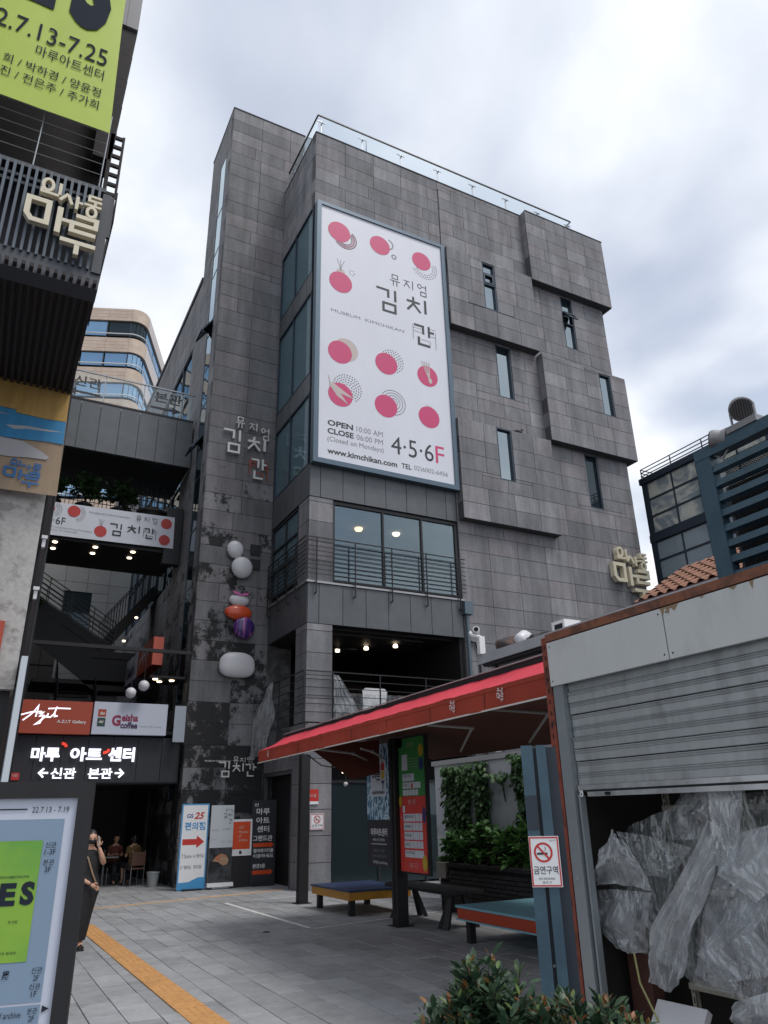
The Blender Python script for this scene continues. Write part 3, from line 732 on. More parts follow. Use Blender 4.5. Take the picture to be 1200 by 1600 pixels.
# alley glazing grid
fr = FL(XT); m = MB()
for k in range(7): m.frect(fr, -26.1 - k*1.65 - .03, 9.6, -26.1 - k*1.65 + .03, 19.6, -.02, .1)
for z in (9.63, 11.6, 13.5, 15.4, 17.4, 19.57): m.frect(fr, -36.0, z-.03, -26.1, z+.03, -.024, .1)
f = m.build('window', M['navy_frame'], museum)
for k in range(6):
    for a, b in ((9.66, 11.57), (11.63, 13.47), (13.53, 15.37), (15.43, 17.37), (17.43, 19.54)):
        MB().frect(fr, -26.1 - k*1.65 - 1.62, a, -26.1 - k*1.65 - .03, b, -.07 - .004*rnd.random(), .012).build('pane', M['glass_pale'], f)
m = MB()
for y in (27, 31): m.box(XT - .02, y, 2, XT + .02, y + .02, 9)
# ------------------------------------------------------------------ hand-drawn Hangul lettering
def arc_pts(cx, cy, r, n=20, asp=1.0): return [(cx + r*math.cos(2*PI*k/n), cy + asp*r*math.sin(2*PI*k/n)) for k in range(n)]
MARU = [  # (letter, [(points, width, closed)...]) in a unit box, u right, v up
    ('in', [(arc_pts(.25, .925, .068, 18, 1.3), .045, True), ([(.415, 1.0), (.415, .82)], .045, False), ([(.18, .86), (.18, .80), (.41, .80)], .042, False)]),
    ('sa', [([(.53, .875), (.43, .75)], .045, False), ([(.535, .86), (.60, .73)], .045, False), ([(.665, .88), (.665, .68)], .045, False), ([(.687, .79), (.745, .79)], .04, False)]),
    ('dong', [([(.99, .955), (.82, .955), (.82, .885), (1.0, .885)], .040, False), ([(.91, .863), (.91, .825)], .04, False), ([(.76, .805), (1.0, .805)], .040, False), (arc_pts(.875, .70, .062, 18, 1.2), .042, True)]),
    ('ma', [([(.04, .66), (.31, .66), (.31, .34), (.11, .34), (.04, .42)], .075, True), ([(.465, .64), (.465, .25)], .078, False), ([(.506, .46), (.61, .46)], .06, False)]),
    ('ru', [([(.68, .585), (.965, .585), (.965, .465), (.645, .465), (.645, .345), (.98, .345)], .068, False), ([(.52, .175), (1.0, .175)], .07, False), ([(.755, .14), (.755, 0.0)], .07, False)]),
]
def maru_logo(fr, u0, v0, W, H, d, m, parent, th=0.0, side=None, fat=1.0, single=False):
    allm = MB(); b_ = None
    for nm, ss in MARU:
        mb = MB() if not single else allm
        for i, (pts, w, cl) in enumerate(ss): mb.fstroke(fr, [(u0 + a*W, v0 + b*H) for a, b in pts], w*W*fat, d + i*.0012, th, cl)
        if not single: b_ = mb.build('letter', m, parent)
    if single: b_ = allm.build('lettering', m, parent)
    return b_
KIM = {
    'myu': [([(.22, .98), (.78, .98), (.78, .64), (.22, .64)], .085, True), ([(0, .45), (1, .45)], .085, False), ([(.32, .40), (.32, 0)], .085, False), ([(.68, .40), (.68, 0)], .085, False)],
    'ji': [([(0, .85), (.62, .85)], .085, False), ([(.34, .80), (.02, .3)], .085, False), ([(.30, .66), (.64, .3)], .085, False), ([(.93, 1), (.93, .2)], .085, False)],
    'eom': [(arc_pts(.26, .80, .19, 20), .085, True), ([(.55, .80), (.86, .80)], .085, False), ([(.92, 1), (.92, .48)], .085, False), ([(.36, .34), (.92, .34), (.92, 0), (.36, 0)], .085, True)],
    'gim': [([(0, .93), (.60, .93), (.60, .60)], .12, False), ([(.96, 1), (.96, .50)], .12, False), ([(.34, .34), (.95, .34), (.95, .0), (.34, .0)], .12, True)],
    'chi': [([(.34, 1), (.34, .82)], .11, False), ([(0, .76), (.68, .76)], .12, False), ([(.36, .70), (.02, .34)], .11, False), ([(.34, .68), (.70, .34)], .11, False), ([(.96, .98), (.96, .36)], .12, False)],
    'gan': [([(.0, .93), (.46, .93), (.46, .56)], .12, False), ([(.76, 1), (.76, .48)], .12, False), ([(.82, .74), (1.02, .74)], .11, False), ([(.22, .40), (.22, .06), (.80, .06)], .12, False)],
}
def kim(mb, key, fr, u, v, w, h, d, th=0.0, fat=1.0):
    for i, (pts, sw, cl) in enumerate(KIM[key]): mb.fstroke(fr, [(u + a*w, v + b*h) for a, b in pts], sw*w*fat, d + i*.0011, th, cl)
def gan_frame(mb, fr, u, v, w, h, d, t, th=0.0):
    """thin jar-like lines drawn round the last syllable"""
    for i, pts in enumerate(([(u - .06*w, v + .95*h), (u - .06*w, v + .2*h)], [(u + 1.1*w, v + .80*h), (u + 1.1*w, v - .0*h)], [(u - .06*w, v + .62*h), (u + .4*w, v + .62*h)], [(u - .06*w, v + .78*h), (u + .36*w, v + .78*h)],
                             [(u + .85*w, v + .9*h), (u + 1.1*w, v + .9*h)], [(u + .85*w, v + .55*h), (u + 1.1*w, v + .55*h)], [(u + .32*w, v + .3*h), (u + .8*w, v + .3*h), (u + .8*w, v + .12*h)])):
        mb.fstroke(fr, pts, t, d + i*.0007, th)

# ------------------------------------------------------------------ billboard
bb = thing('billboard', 'huge white billboard with pink circles covering the upper front of the stone building', 'billboard', (10.1, 18.6, 11.6))
fB = FF(YF - .2)
m = MB()
for a, b, c, d in ((7.50, 11.60, 7.66, 21.90), (12.60, 11.60, 12.76, 21.90), (7.66, 11.60, 12.60, 11.76), (7.66, 21.76, 12.60, 21.90)): m.frect(fB, a, b, c, d, .05, .24)
m.build('frame', M['frame_blue'], bb)
MB().frect(fB, 7.655, 11.755, 12.605, 21.765, .0, .02).build('sheet', M['vinyl'], bb)
def dots(mb, fr, cx, cy, r0, r1, a0, a1, d, rr=.022, asp=1.0):
    k = 0; r = r0
    while r <= r1 + 1e-6:
        n = max(3, int(abs(a1-a0)*r/.095))
        for i in range(n+1):
            t = a0 + (a1-a0)*(i + .5*(k % 2))/n; mb.fell(fr, (cx + r*math.cos(t), cy + asp*r*math.sin(t)), rr, rr, d, n=8)
        r += .085; k += 1
pk = MB(); bk = MB(); gy = MB(); bg = MB()
C = [(8.36, 20.80, .43), (9.98, 20.84, .41), (11.72, 20.78, .40), (8.42, 18.62, .43), (8.40, 15.77, .43), (10.12, 15.82, .42), (11.74, 15.77, .41), (8.42, 14.16, .43), (10.07, 14.16, .42), (11.72, 14.14, .41)]
for k in range(3): bk.farc(fB, (8.60, 20.58), .25 + .09*k, .028, .004, -2.6, .9, 26)
for k in range(2): pk.farc(fB, (8.60, 20.58), .295 + .09*k, .02, .0035, -2.6, .9, 26)
gy.farc(fB, (10.30, 21.02), .22, .05, .004, -1.2, 1.4, 16); gy.farc(fB, (10.55, 20.53), .085, .05, .004, 0, 2*PI, 16)
dots(bk, fB, 11.84, 20.55, .36, .54, -2.7, .35, .004)
bg.farc(fB, (8.62, 15.92), .36, .16, .0035, -1.3, 2.4, 26); bg.fell(fB, (8.60, 15.92), .42, .42, .003)
dots(bk, fB, 10.34, 15.98, .18, .50, -1.2, 2.5, .004); dots(bk, fB, 8.66, 14.45, .16, .50, -.9, 2.9, .004)
for k in range(4): gy.farc(fB, (10.34, 14.36), .16 + .1*k, .025, .004, -1.6, 2.6, 26)
for k in range(6): bg.fstroke(fB, [(11.62 + .10*k, 14.62 - .01*k*k), (11.98 + .06*k - .012*k*k, 14.25), (11.86 + .05*k, 13.78 + .012*k*k)], .022, .004 + .0002*k)
dots(bk, fB, 8.85, 19.16, .10, .16, 0, 6, .004, .018)
for s in (-1, 0, 1): gy.fstroke(fB, [(8.42, 19.1), (8.42 + .05*s, 19.35), (8.42 + .14*s, 19.58)], .02, .004 + .0003*s)
bg.fell(fB, (8.42, 19.05), .16, .14, .003)
for i, (x, z, r) in enumerate(C): MB().fell(fB, (x, z), r, r, .006).build('printed_circle', M['pink'], bb)
for s in (-1, 0, 1, 2): bg.fstroke(fB, [(11.82, 15.60), (11.72 + .05*s, 15.95), (11.62 + .10*s, 16.35)], .035, .009 + .0004*s)
bg.fell(fB, (11.84, 15.60), .075, .11, .0105)
for s, (x, z) in enumerate(((8.70, 13.85), (8.92, 14.1))): bg.fpoly(fB, [(8.02, 14.52), (8.12, 14.55), (8.38 + .1*s, 14.25 + .1*s), (x, z), (8.30 + .1*s, 14.08 + .12*s), (8.05, 14.40)], .0095 + .0012*s)
bg.fstroke(fB, [(8.06, 14.5), (8.0, 14.78)], .03, .009)
pk.build('printed_arcs', M['pink'], bb); bk.build('printed_dots', M['print_black'], bb); gy.build('printed_rings', M['print_grey'], bb); bg.build('printed_vegetables', M['print_beige'], bb)
t = MB()
for k, key in enumerate(('myu', 'ji', 'eom')): kim(t, key, fB, 10.36 + .56*k, 19.22 - .02*k, .40, .50, .004)
kim(t, 'gim', fB, 9.80, 18.02, .78, .98, .004); kim(t, 'chi', fB, 11.02, 18.06, .80, .95, .004); kim(t, 'gan', fB, 11.28, 16.98, .80, .90, .004)
gan_frame(t, fB, 11.28, 16.98, .80, .90, .0075, .012)
t.build('lettering', M['print_black'], bb)
text('lettering', 'MUSEUM  KIMCHIKAN', (8.07, 17.30, 10.86, 17.42), fB, M['print_grey'], bb, .004)
text('lettering', 'OPEN', (7.98, 12.96, 8.86, 13.16), fB, M['print_black'], bb, .004, bold=.03)
text('lettering', '10:00 AM', (8.98, 12.96, 9.92, 13.15), fB, M['print_grey'], bb, .004)
text('lettering', 'CLOSE', (7.98, 12.67, 8.88, 12.87), fB, M['print_black'], bb, .004, bold=.03)
text('lettering', '06:00 PM', (8.98, 12.67, 9.92, 12.86), fB, M['print_grey'], bb, .004)
text('lettering', '(Closed on Mondays)', (7.98, 12.36, 9.94, 12.58), fB, M['print_grey'], bb, .004)
text('lettering', 'www.kimchikan.com', (7.98, 11.98, 10.42, 12.18), fB, M['print_black'], bb, .004, bold=.025)
text('lettering', 'TEL', (10.58, 12.0, 10.95, 12.18), fB, M['print_black'], bb, .004, bold=.02)
text('lettering', '02)6002-6456', (11.05, 11.98, 12.34, 12.19), fB, M['print_grey'], bb, .004)
text('lettering', '4\u00b75\u00b76', (10.22, 12.46, 11.82, 13.10), fB, M['print_black'], bb, .004)
text('lettering', 'F', (11.90, 12.46, 12.24, 13.10), fB, M['pink'], bb, .004)

# logo letters on the right corner of the wall
lg = thing('wall_sign', 'thick cream Korean letters at the right edge of the stone wall above the annex', 'sign', (20.0, 18.6, 8.8))
from types import SimpleNamespace
def maru_solid(fr, u0, v0, W, H, d, th, parent, fat=1.0):
    for nm, ss in MARU:
        mb = MB()
        for i, (pts, w, cl) in enumerate(ss): mb.fstroke(fr, [(u0 + a*W, v0 + b*H) for a, b in pts], w*W*fat, d + i*.0012, th, cl)
        mb.build('letter', M['cream'], parent)
maru_solid(FF(YF - .02), 19.22, 8.72, 1.78, 1.85, .22, .20, lg)
# letters on the tower
tw = thing('wall_sign', 'white raised Korean museum name on the stone stair tower above the round ornaments', 'sign', (6.4, 22.0, 12.3))
fT = FF(YT - .02)
for key, u, v, w, h, f_ in (('myu', 6.02, 14.10, .30, .42, 1.1), ('ji', 6.50, 14.02, .28, .38, 1.1), ('eom', 6.92, 13.82, .30, .45, 1.1), ('gim', 5.62, 13.14, .58, .86, 1.0), ('chi', 6.48, 13.12, .62, .74, 1.0), ('gan', 6.64, 12.28, .52, .78, 1.0)):
    mb = MB(); kim(mb, key, fT, u, v, w, h, .12, .09, f_); mb.build('letter', M['white_letter'], tw)
mb = MB(); gan_frame(mb, fT, 6.62, 12.28, .54, .8, .10, .03, .03); mb.build('frame_lines', M['brick_red'], tw)
ts = thing('wall_sign', 'small white museum name with an arrow low on the stained tower wall', 'sign', (6.7, 22.0, 2.3))
mb = MB()
for key, u, w, h, v in (('myu', 6.58, .17, .19, 3.16), ('ji', 6.79, .16, .17, 3.16), ('eom', 7.0, .17, .19, 3.15), ('gim', 6.16, .32, .42, 2.80), ('chi', 6.58, .32, .36, 2.82), ('gan', 6.96, .32, .36, 2.80)): kim(mb, key, fT, u, v, w, h, .03, .02)
mb.build('lettering', M['white_letter'], ts)
text('lettering', 'MUSEUM KIMCHIKAN', (5.75, 3.20, 6.50, 3.25), fT, M['white_letter'], ts, .02)
mb = MB(); mb.fstroke(fT, [(6.62, 2.36), (7.08, 2.36)], .04, .02); mb.fstroke(fT, [(6.93, 2.52), (7.10, 2.36), (6.93, 2.20)], .04, .0215); mb.build('arrow', M['dark_metal'], ts)
# dark signs
dk = thing('wall_sign', 'small dark square plates one above the other beside the white discs on the tower', 'sign', (6.9, 22.0, 9.2))
for z in (9.62, 9.12):
    mb = MB().frect(fT, 6.78, z, 7.12, z + .34, .06, .04); mb.build('plate', M['black'], dk)
    text('lettering', '\uad00' if z > 9.4 else '\uc785\uad6c', (6.84, z + .06, 7.06, z + .28), fT, M['dark_metal'], dk, .064)
# ornaments
def pebble(name, c, r, m, parent): return MB().ball(c, r, 24, 14).build(name, m, parent, smooth=True)
YO = YT - .12
o1 = thing('wall_ornament', 'two white round discs stacked on the tower wall, a small one on a bigger one', 'ornament', (6.4, YO, 8.8))
M['shell_white'] = mat('shell_white', (0.60, 0.60, 0.63), 0.35, noise=.03, nscale=3)
pebble('disc', (6.25, YO, 9.68), (.27, .13, .30), M['shell_white'], o1); pebble('disc', (6.50, YO - .02, 9.10), (.35, .16, .36), M['shell_white'], o1)
o2 = thing('wall_ornament', 'stack of white, orange and purple discs with a pink bow on the tower wall', 'ornament', (6.5, YO, 7.0))
pebble('disc', (6.47, YO, 8.02), (.32, .12, .21), M['shell_white'], o2)
pebble('disc', (6.46, YO - .02, 7.62), (.44, .14, .24), M['orange'], o2)
M['purple'] = mat('purple', (0.055, 0.022, 0.16), 0.35, col2=(0.36, 0.10, 0.34), nscale=7, stretch=(1.6, 1, .16), lo=.5, hi=.56, coat=.3)
pebble('disc', (6.66, YO - .04, 7.16), (.34, .16, .35), M['purple'], o2)
M['bow_pink'] = mat('bow_pink', (0.55, 0.12, 0.33), 0.4)
mb = MB(); mb.fpoly(FF(YO - .1), [(6.22, 8.30), (6.42, 8.24), (6.50, 8.20), (6.60, 8.24), (6.76, 8.27), (6.70, 8.17), (6.54, 8.16), (6.48, 8.12), (6.40, 8.17), (6.28, 8.18)], .02, .05); mb.build('bow', M['bow_pink'], o2)
o3 = thing('wall_ornament', 'single large white rounded shell shape on the stained tower wall', 'ornament', (6.5, YO, 5.6))
mb = MB().ball((0, 0, 0), 1, 40, 24)
def sup(a, p): return math.copysign(abs(a)**p, a)
mb.v = [(6.52 + .56*sup(x, .72)*(1 - .06*z), YO + .17*y, 6.0 + .385*sup(z, .78)) for x, y, z in mb.v]
mb.build('shell', M['shell_white'], o3, smooth=True)
for (x, z) in ((13.9, 14.55),):
    pass
# pigeon on the box edge
pg = MB().ball((0, 0, .12), (.16, .08, .085), 12, 8).ball((.15, 0, .23), (.055, .05, .055), 10, 8)
pg.tube([(.08, 0, .16), (.15, 0, .22)], [.06, .045], 8); pg.prism([(-.14, -.04, .12), (-.14, .04, .12), (-.32, .04, .06), (-.32, -.04, .06)], (0, 0, .02))
pg.tube([(.2, 0, .23), (.24, 0, .22)], [.015, .004], 6); pg.tube([(.0, .03, .06), (.02, .03, 0)], .008, 5).tube([(.0, -.03, .06), (.02, -.03, 0)], .008, 5)
pg.v = [(15.55 + x, 18.62 + y, 14.36 + z) for x, y, z in pg.v]
tag(pg.build('pigeon', mat('pigeon', (0.03, 0.03, 0.035), .6), smooth=True), 'dark pigeon perched on the stone ledge above a slit window', 'pigeon')

# signs on the corner column
s1 = thing('column_sign', 'orange square plate with white print on the corner column', 'sign', (7.72, 18.75, 2.0))
MB().frect(FF(YF), 7.53, 1.98, 7.90, 2.34, .03, .02).build('plate', M['red_print'], s1); MB().frect(FF(YF), 7.53, 1.98, 7.90, 2.05, .034).build('strip', M['print_white'], s1)
text('lettering', '\uac1c\uc2a4\ud640', (7.60, 2.15, 7.84, 2.23), FF(YF), M['print_beige'], s1, .034)
s2 = thing('column_sign', 'small white no smoking plate on the grey corner column', 'sign', (7.88, 18.75, 1.4))
MB().frect(FF(YF), 7.68, 1.38, 8.06, 1.76, .03, .02).build('plate', M['print_white'], s2)
mb = MB().farc(FF(YF), (7.87, 1.62), .085, .018, .034, 0, 2*PI, 20); mb.fstroke(FF(YF), [(7.81, 1.68), (7.93, 1.56)], .018, .0352)
mb.fstroke(FF(YF), [(7.70, 1.40), (8.04, 1.40), (8.04, 1.74), (7.70, 1.74)], .012, .034, closed=True); mb.build('symbol', M['red_print'], s2)
mb = MB().fstroke(FF(YF), [(7.81, 1.61), (7.93, 1.61)], .014, .0336); mb.build('cigarette', M['print_black'], s2)
text('lettering', '\uae08\uc5f0\uad6c\uc5ed', (7.73, 1.44, 8.01, 1.51), FF(YF), M['print_black'], s2, .034)

# plastic sheets on the terrace rail
def plastic_mat(name, op=0.3, col=(0.8, 0.83, 0.86), rough=0.09, spec=.5):
    """clear film: mostly see-through, a milky part that varies, sharp sky glints on wrinkles"""
    m = bpy.data.materials.new(name); m.use_nodes = True; N, Lk = m.node_tree.nodes, m.node_tree.links; N.clear()
    out = N.new('ShaderNodeOutputMaterial'); tr = N.new('ShaderNodeBsdfTransparent'); df = N.new('ShaderNodeBsdfDiffuse'); gl = N.new('ShaderNodeBsdfGlossy'); tl = N.new('ShaderNodeBsdfTranslucent')
    tr.inputs[0].default_value = (.94, .96, .97, 1); df.inputs[0].default_value = (*col, 1); tl.inputs[0].default_value = (*col, 1); gl.inputs['Roughness'].default_value = rough; gl.inputs[0].default_value = (.95, .97, 1, 1)
    geo = N.new('ShaderNodeNewGeometry'); mpp = N.new('ShaderNodeMapping'); mpp.inputs['Scale'].default_value = (1.5, 1.5, .6); mpp.inputs['Rotation'].default_value = (.55, 0, 0); Lk.new(geo.outputs['Position'], mpp.inputs[0])
    n = N.new('ShaderNodeTexNoise'); n.inputs['Scale'].default_value = 7; n.inputs['Detail'].default_value = 2.5; n.inputs['Distortion'].default_value = 1.2; Lk.new(mpp.outputs[0], n.inputs['Vector'])
    bp = N.new('ShaderNodeBump'); bp.inputs['Strength'].default_value = .8; bp.inputs['Distance'].default_value = .05; Lk.new(n.outputs['Fac'], bp.inputs['Height']); Lk.new(bp.outputs[0], gl.inputs['Normal'])
    a = N.new('ShaderNodeMixShader'); a.inputs[0].default_value = .45; Lk.new(df.outputs[0], a.inputs[1]); Lk.new(tl.outputs[0], a.inputs[2])
    b = N.new('ShaderNodeMixShader'); n2 = N.new('ShaderNodeTexNoise'); n2.inputs['Scale'].default_value = 3.0; n2.inputs['Detail'].default_value = 3; n2.inputs['Distortion'].default_value = .8; Lk.new(mpp.outputs[0], n2.inputs['Vector'])
    r = N.new('ShaderNodeMapRange'); r.inputs[1].default_value = .32; r.inputs[2].default_value = .68; r.inputs[3].default_value = max(0.02, op-.2); r.inputs[4].default_value = min(1, op+.22); Lk.new(n2.outputs['Fac'], r.inputs[0])
    lf = N.new('ShaderNodeLayerWeight'); lf.inputs[0].default_value = .5; p4 = N.new('ShaderNodeMath'); p4.operation = 'POWER'; p4.inputs[1].default_value = 2.2; Lk.new(lf.outputs['Facing'], p4.inputs[0])
    ed = N.new('ShaderNodeMath'); ed.operation = 'MULTIPLY_ADD'; ed.inputs[1].default_value = .6; ed.use_clamp = True; Lk.new(p4.outputs[0], ed.inputs[0]); Lk.new(r.outputs[0], ed.inputs[2])
    Lk.new(ed.outputs[0], b.inputs[0]); Lk.new(tr.outputs[0], b.inputs[1]); Lk.new(a.outputs[0], b.inputs[2])
    lw = N.new('ShaderNodeFresnel'); lw.inputs[0].default_value = 1.45; Lk.new(bp.outputs[0], lw.inputs['Normal'])
    lw2 = N.new('ShaderNodeLayerWeight'); lw2.inputs[0].default_value = .5; Lk.new(bp.outputs[0], lw2.inputs['Normal']); p5 = N.new('ShaderNodeMath'); p5.operation = 'POWER'; p5.inputs[1].default_value = 3; Lk.new(lw2.outputs['Facing'], p5.inputs[0])
    c = N.new('ShaderNodeMixShader'); mr = N.new('ShaderNodeMapRange'); mr.inputs[3].default_value = .10; mr.inputs[4].default_value = .9; Lk.new(p5.outputs[0], mr.inputs[0])
    Lk.new(mr.outputs[0], c.inputs[0]); Lk.new(b.outputs[0], c.inputs[1]); Lk.new(gl.outputs[0], c.inputs[2]); Lk.new(c.outputs[0], out.inputs[0])
    N.remove(lw)
    return m
M['plastic'] = plastic_mat('plastic_sheet', .20, (.72, .75, .79))
M['plastic_thick'] = plastic_mat('plastic_sheet_thick', .34, (.80, .83, .86))
M['plastic_thin'] = plastic_mat('plastic_sheet_thin', .13, (.62, .67, .66))
def drape(name, corners, nu, nv, amp, fold, seed, m, parent=None, sag=0.0, nrm=None):
    """a crumpled sheet spanned over four (or more) corner points given row by row"""
    rows = corners; nr = len(rows) - 1; vs = []; fs = []
    def lerp(a, b, t): return a + (b - a) * t
    def on_row(r, t):
        r = [Vector(q) for q in r]; k = min(int(t*(len(r)-1)), len(r)-2); return lerp(r[k], r[k+1], t*(len(r)-1) - k)
    n0 = nrm or (Vector(rows[-1][0]) - Vector(rows[0][0])).cross(Vector(rows[0][-1]) - Vector(rows[0][0])).normalized(); n0 = Vector(n0)
    for j in range(nv+1):
        t = j/nv*nr; k = min(int(t), nr-1); tt = t - k
        for i in range(nu+1):
            s = i/nu; p = lerp(on_row(rows[k], s), on_row(rows[k+1], s), tt)
            q = Vector((s*fold, t*1.3 + seed, seed*3.7))
            q2 = Vector((q.x*2.3 + 5, q.y*1.1 + 1, q.z)); q3 = Vector((q.x*6, q.y*2.2, q.z)); h = mnoise.noise(q)*1.0 + (.5 - abs(mnoise.noise(q2)))*.7 + abs(mnoise.noise(q3))*.25
            p = p + n0 * (h*amp) + Vector((0, 0, -sag*math.sin(PI*s)*math.sin(PI*min(1, j/nv))))
            vs.append(p)
    for j in range(nv):
        for i in range(nu): a = j*(nu+1)+i; fs.append((a, a+1, a+nu+2, a+nu+1))
    return MB().add(vs, fs).build(name, m, parent, smooth=True)
tag(drape('plastic_sheet', [[(XC - .14, 21.3, 5.3), (XC - .16, 20.9, 5.35)], [(XC - .35, 21.9, 4.3), (XC - .3, 20.5, 4.3)], [(XC - .4, 22.0, 3.2), (XC - .3, 20.8, 3.5)]], 26, 30, .10, 7, 1.3, M['plastic_thick']), 'clear plastic sheet hanging over the side rail of the terrace left of the column', 'plastic sheet', 'plastic sheets on the terrace')
tag(drape('plastic_sheet', [[(8.28, YF - .03, 5.3), (8.5, YF + .1, 5.3)], [(8.3, YF, 4.6), (9.0, YF + .25, 4.7)], [(8.3, YF, 4.05), (9.4, YF + .3, 4.05)]], 26, 24, .07, 8, 4.1, M['plastic_thick']), 'tall clear plastic sheet gathered at the column on the terrace front rail', 'plastic sheet', 'plastic sheets on the terrace')
tag(drape('plastic_sheet', [[(8.8, YF + .22, 4.86), (12.3, YF + .3, 4.88)], [(8.8, YF + .3, 4.05), (12.4, YF + .35, 4.05)]], 60, 14, .06, 18, 7.7, M['plastic']), 'long clear plastic sheet stretched behind the terrace front rail', 'plastic sheet', 'plastic sheets on the terrace')
ch = thing('chair', 'white plastic chair back showing behind the terrace rail', 'chair', (9.9, 19.6, 4.0))
mb = MB(); mb.prism([(9.55, 19.45, 4.45), (10.25, 19.45, 4.45), (10.3, 19.4, 5.02), (10.22, 19.4, 5.1), (9.6, 19.4, 5.1), (9.5, 19.4, 5.02)], (0, .04, 0)); mb.build('backrest', M['white_paint'], ch)
MB().box(9.55, 19.47, 4.42, 10.25, 19.95, 4.46).build('seat', M['white_paint'], ch)
for a in (9.6, 10.2):
    for b in (19.5, 19.9): MB().tube([(a, b, 4.0), (a, b, 4.43)], .02, 6).build('leg', M['white_paint'], ch)

# ------------------------------------------------------------------ standing banners by the tower foot
YB_ = 21.0
fS = FF(YB_)
gs = thing('standing_banner', 'white and blue store banner with a red arrow, leftmost by the tower', 'banner', (5.35, 21.0, 0))
MB().frect(fS, 4.97, .03, 5.68, 2.06, 0, .05).build('panel', M['print_white'], gs)
M['sky_blue'] = mat('sky_blue', (0.06, 0.28, 0.55), .5)
mb = MB(); mb.fstroke(fS, [(4.98, .04), (5.67, .04), (5.67, 2.05), (4.98, 2.05)], .035, .002, closed=True); mb.fpoly(fS, [(4.99, .05), (5.66, .05), (5.66, .30), (5.5, .30), (5.25, .20), (4.99, .19)], .003); mb.build('blue_print', M['sky_blue'], gs)
text('lettering', 'GS', (5.10, 1.72, 5.27, 1.82), fS, mat('print_blue', (0.03, 0.06, 0.25), .5), gs, .003, bold=.02)
text('lettering', '25', (5.29, 1.69, 5.57, 1.86), fS, M['red_print'], gs, .003, bold=.03, shear=.3)
text('lettering', '\ud3b8\uc758\uc810', (5.06, 1.42, 5.60, 1.62), fS, M['sky_blue'], gs, .003, bold=.03)
mb = MB().fpoly(fS, [(5.03, 1.07), (5.40, 1.07), (5.40, .99), (5.60, 1.14), (5.40, 1.29), (5.40, 1.21), (5.03, 1.21)], .003); mb.build('arrow', M['red_print'], gs)
for (b, x, z, w) in (('T Store', 5.03, .76, .26), ('kt \uba64\ubc84\uc2ed', 5.34, .76, .27), ('U\u207a \uba64\ubc84\uc2ed', 5.02, .50, .27), ('\ud3b8\uc758\uc810', 5.36, .50, .2)): text('lettering', b, (x, z, x + w, z + .09), fS, M['print_black'], gs, .003)
MB().obox((5.35, 21.05, .02), (.5, .35, .04)).build('foot', M['black'], gs)
rb = thing('roll_up_banner', 'grey roll-up museum banner with a food picture on its lower half', 'banner', (6.02, 20.9, 0))
fR = FF(20.9)
MB().frect(fR, 5.72, .13, 6.34, 2.02, 0, .006).build('sheet', mat('banner_grey', (0.46, 0.49, 0.53), .5), rb)
MB().frect(fR, 5.722, .15, 6.338, .98, .003).build('photo', mat('photo_dark', (0.012, 0.013, 0.016), .4, col2=(0.05, 0.055, 0.06), nscale=4), rb)
M['food'] = mat('food', (0.40, 0.13, 0.06), .4, col2=(0.30, 0.24, 0.16), nscale=14, lo=.45, hi=.55)
mb = MB(); mb.fpoly(fR, [(5.82, .66), (5.92, .78), (6.05, .84), (6.18, .80), (6.26, .68), (6.22, .58), (6.10, .55), (5.98, .64)], .005); mb.build('food_picture', M['food'], rb)
mb = MB()
for key, u, v, w, h in (('myu', 6.10, 1.86, .06, .07), ('ji', 6.18, 1.86, .06, .07), ('eom', 6.25, 1.85, .06, .07), ('gim', 6.05, 1.70, .10, .12), ('chi', 6.18, 1.70, .10, .12), ('gan', 6.20, 1.56, .10, .12)): kim(mb, key, fR, u, v, w, h, .003)
mb.build('lettering', M['print_black'], rb)
for b, r_ in (('\uc804\uc2dc\uad00\ub78c', (5.76, 1.38, 5.94, 1.43)), ('\uae40\uce58\uccb4\ud5d8', (6.05, 1.40, 6.26, 1.45)), ('4F - 6F', (5.76, 1.16, 5.9, 1.20)), ('10:00 - 18:00', (6.02, 1.10, 6.30, 1.14))): text('lettering', b, r_, fR, M['print_grey'], rb, .003)
MB().box(5.70, 20.8, .06, 6.38, 20.96, .15).build('base', M['white_paint'], rb); MB().tube([(5.82, 20.85, .04), (6.28, 20.85, .04)], .05, 10).build('roller', steel, rb)
az = thing('poster_board', 'low black easel holding an orange and white gallery poster between the banners', 'poster', (6.6, 21.0, 0))
MB().frect(fS, 6.36, .76, 6.90, 1.66, .0, .02).build('poster', M['print_white'], az); MB().frect(fS, 6.37, .92, 6.85, 1.60, .003).build('print', M['orange'], az)
for b, r_ in (('AZIT', (6.53, 1.42, 6.68, 1.49)), ('Moment', (6.53, 1.31, 6.79, 1.38)), ('of', (6.53, 1.21, 6.59, 1.28)), ('archive', (6.53, 1.11, 6.78, 1.18))): text('lettering', b, r_, fS, M['print_beige'], az, .006)
MB().frect(fS, 6.56, .80, 6.63, .88, .003).build('mark', M['print_black'], az)
MB().frect(fS, 6.38, .0, 6.88, .74, .0, .03).build('board', M['black'], az)
ma = thing('standing_banner', 'tall dark banner with white Korean text and two orange arrows, rightmost by the tower', 'banner', (7.2, 21.05, 0))
M['charcoal'] = mat('charcoal', (0.022, 0.023, 0.03), .6)
MB().frect(fS, 6.90, .02, 7.60, 2.14, -.05, .04).build('panel', M['charcoal'], ma)
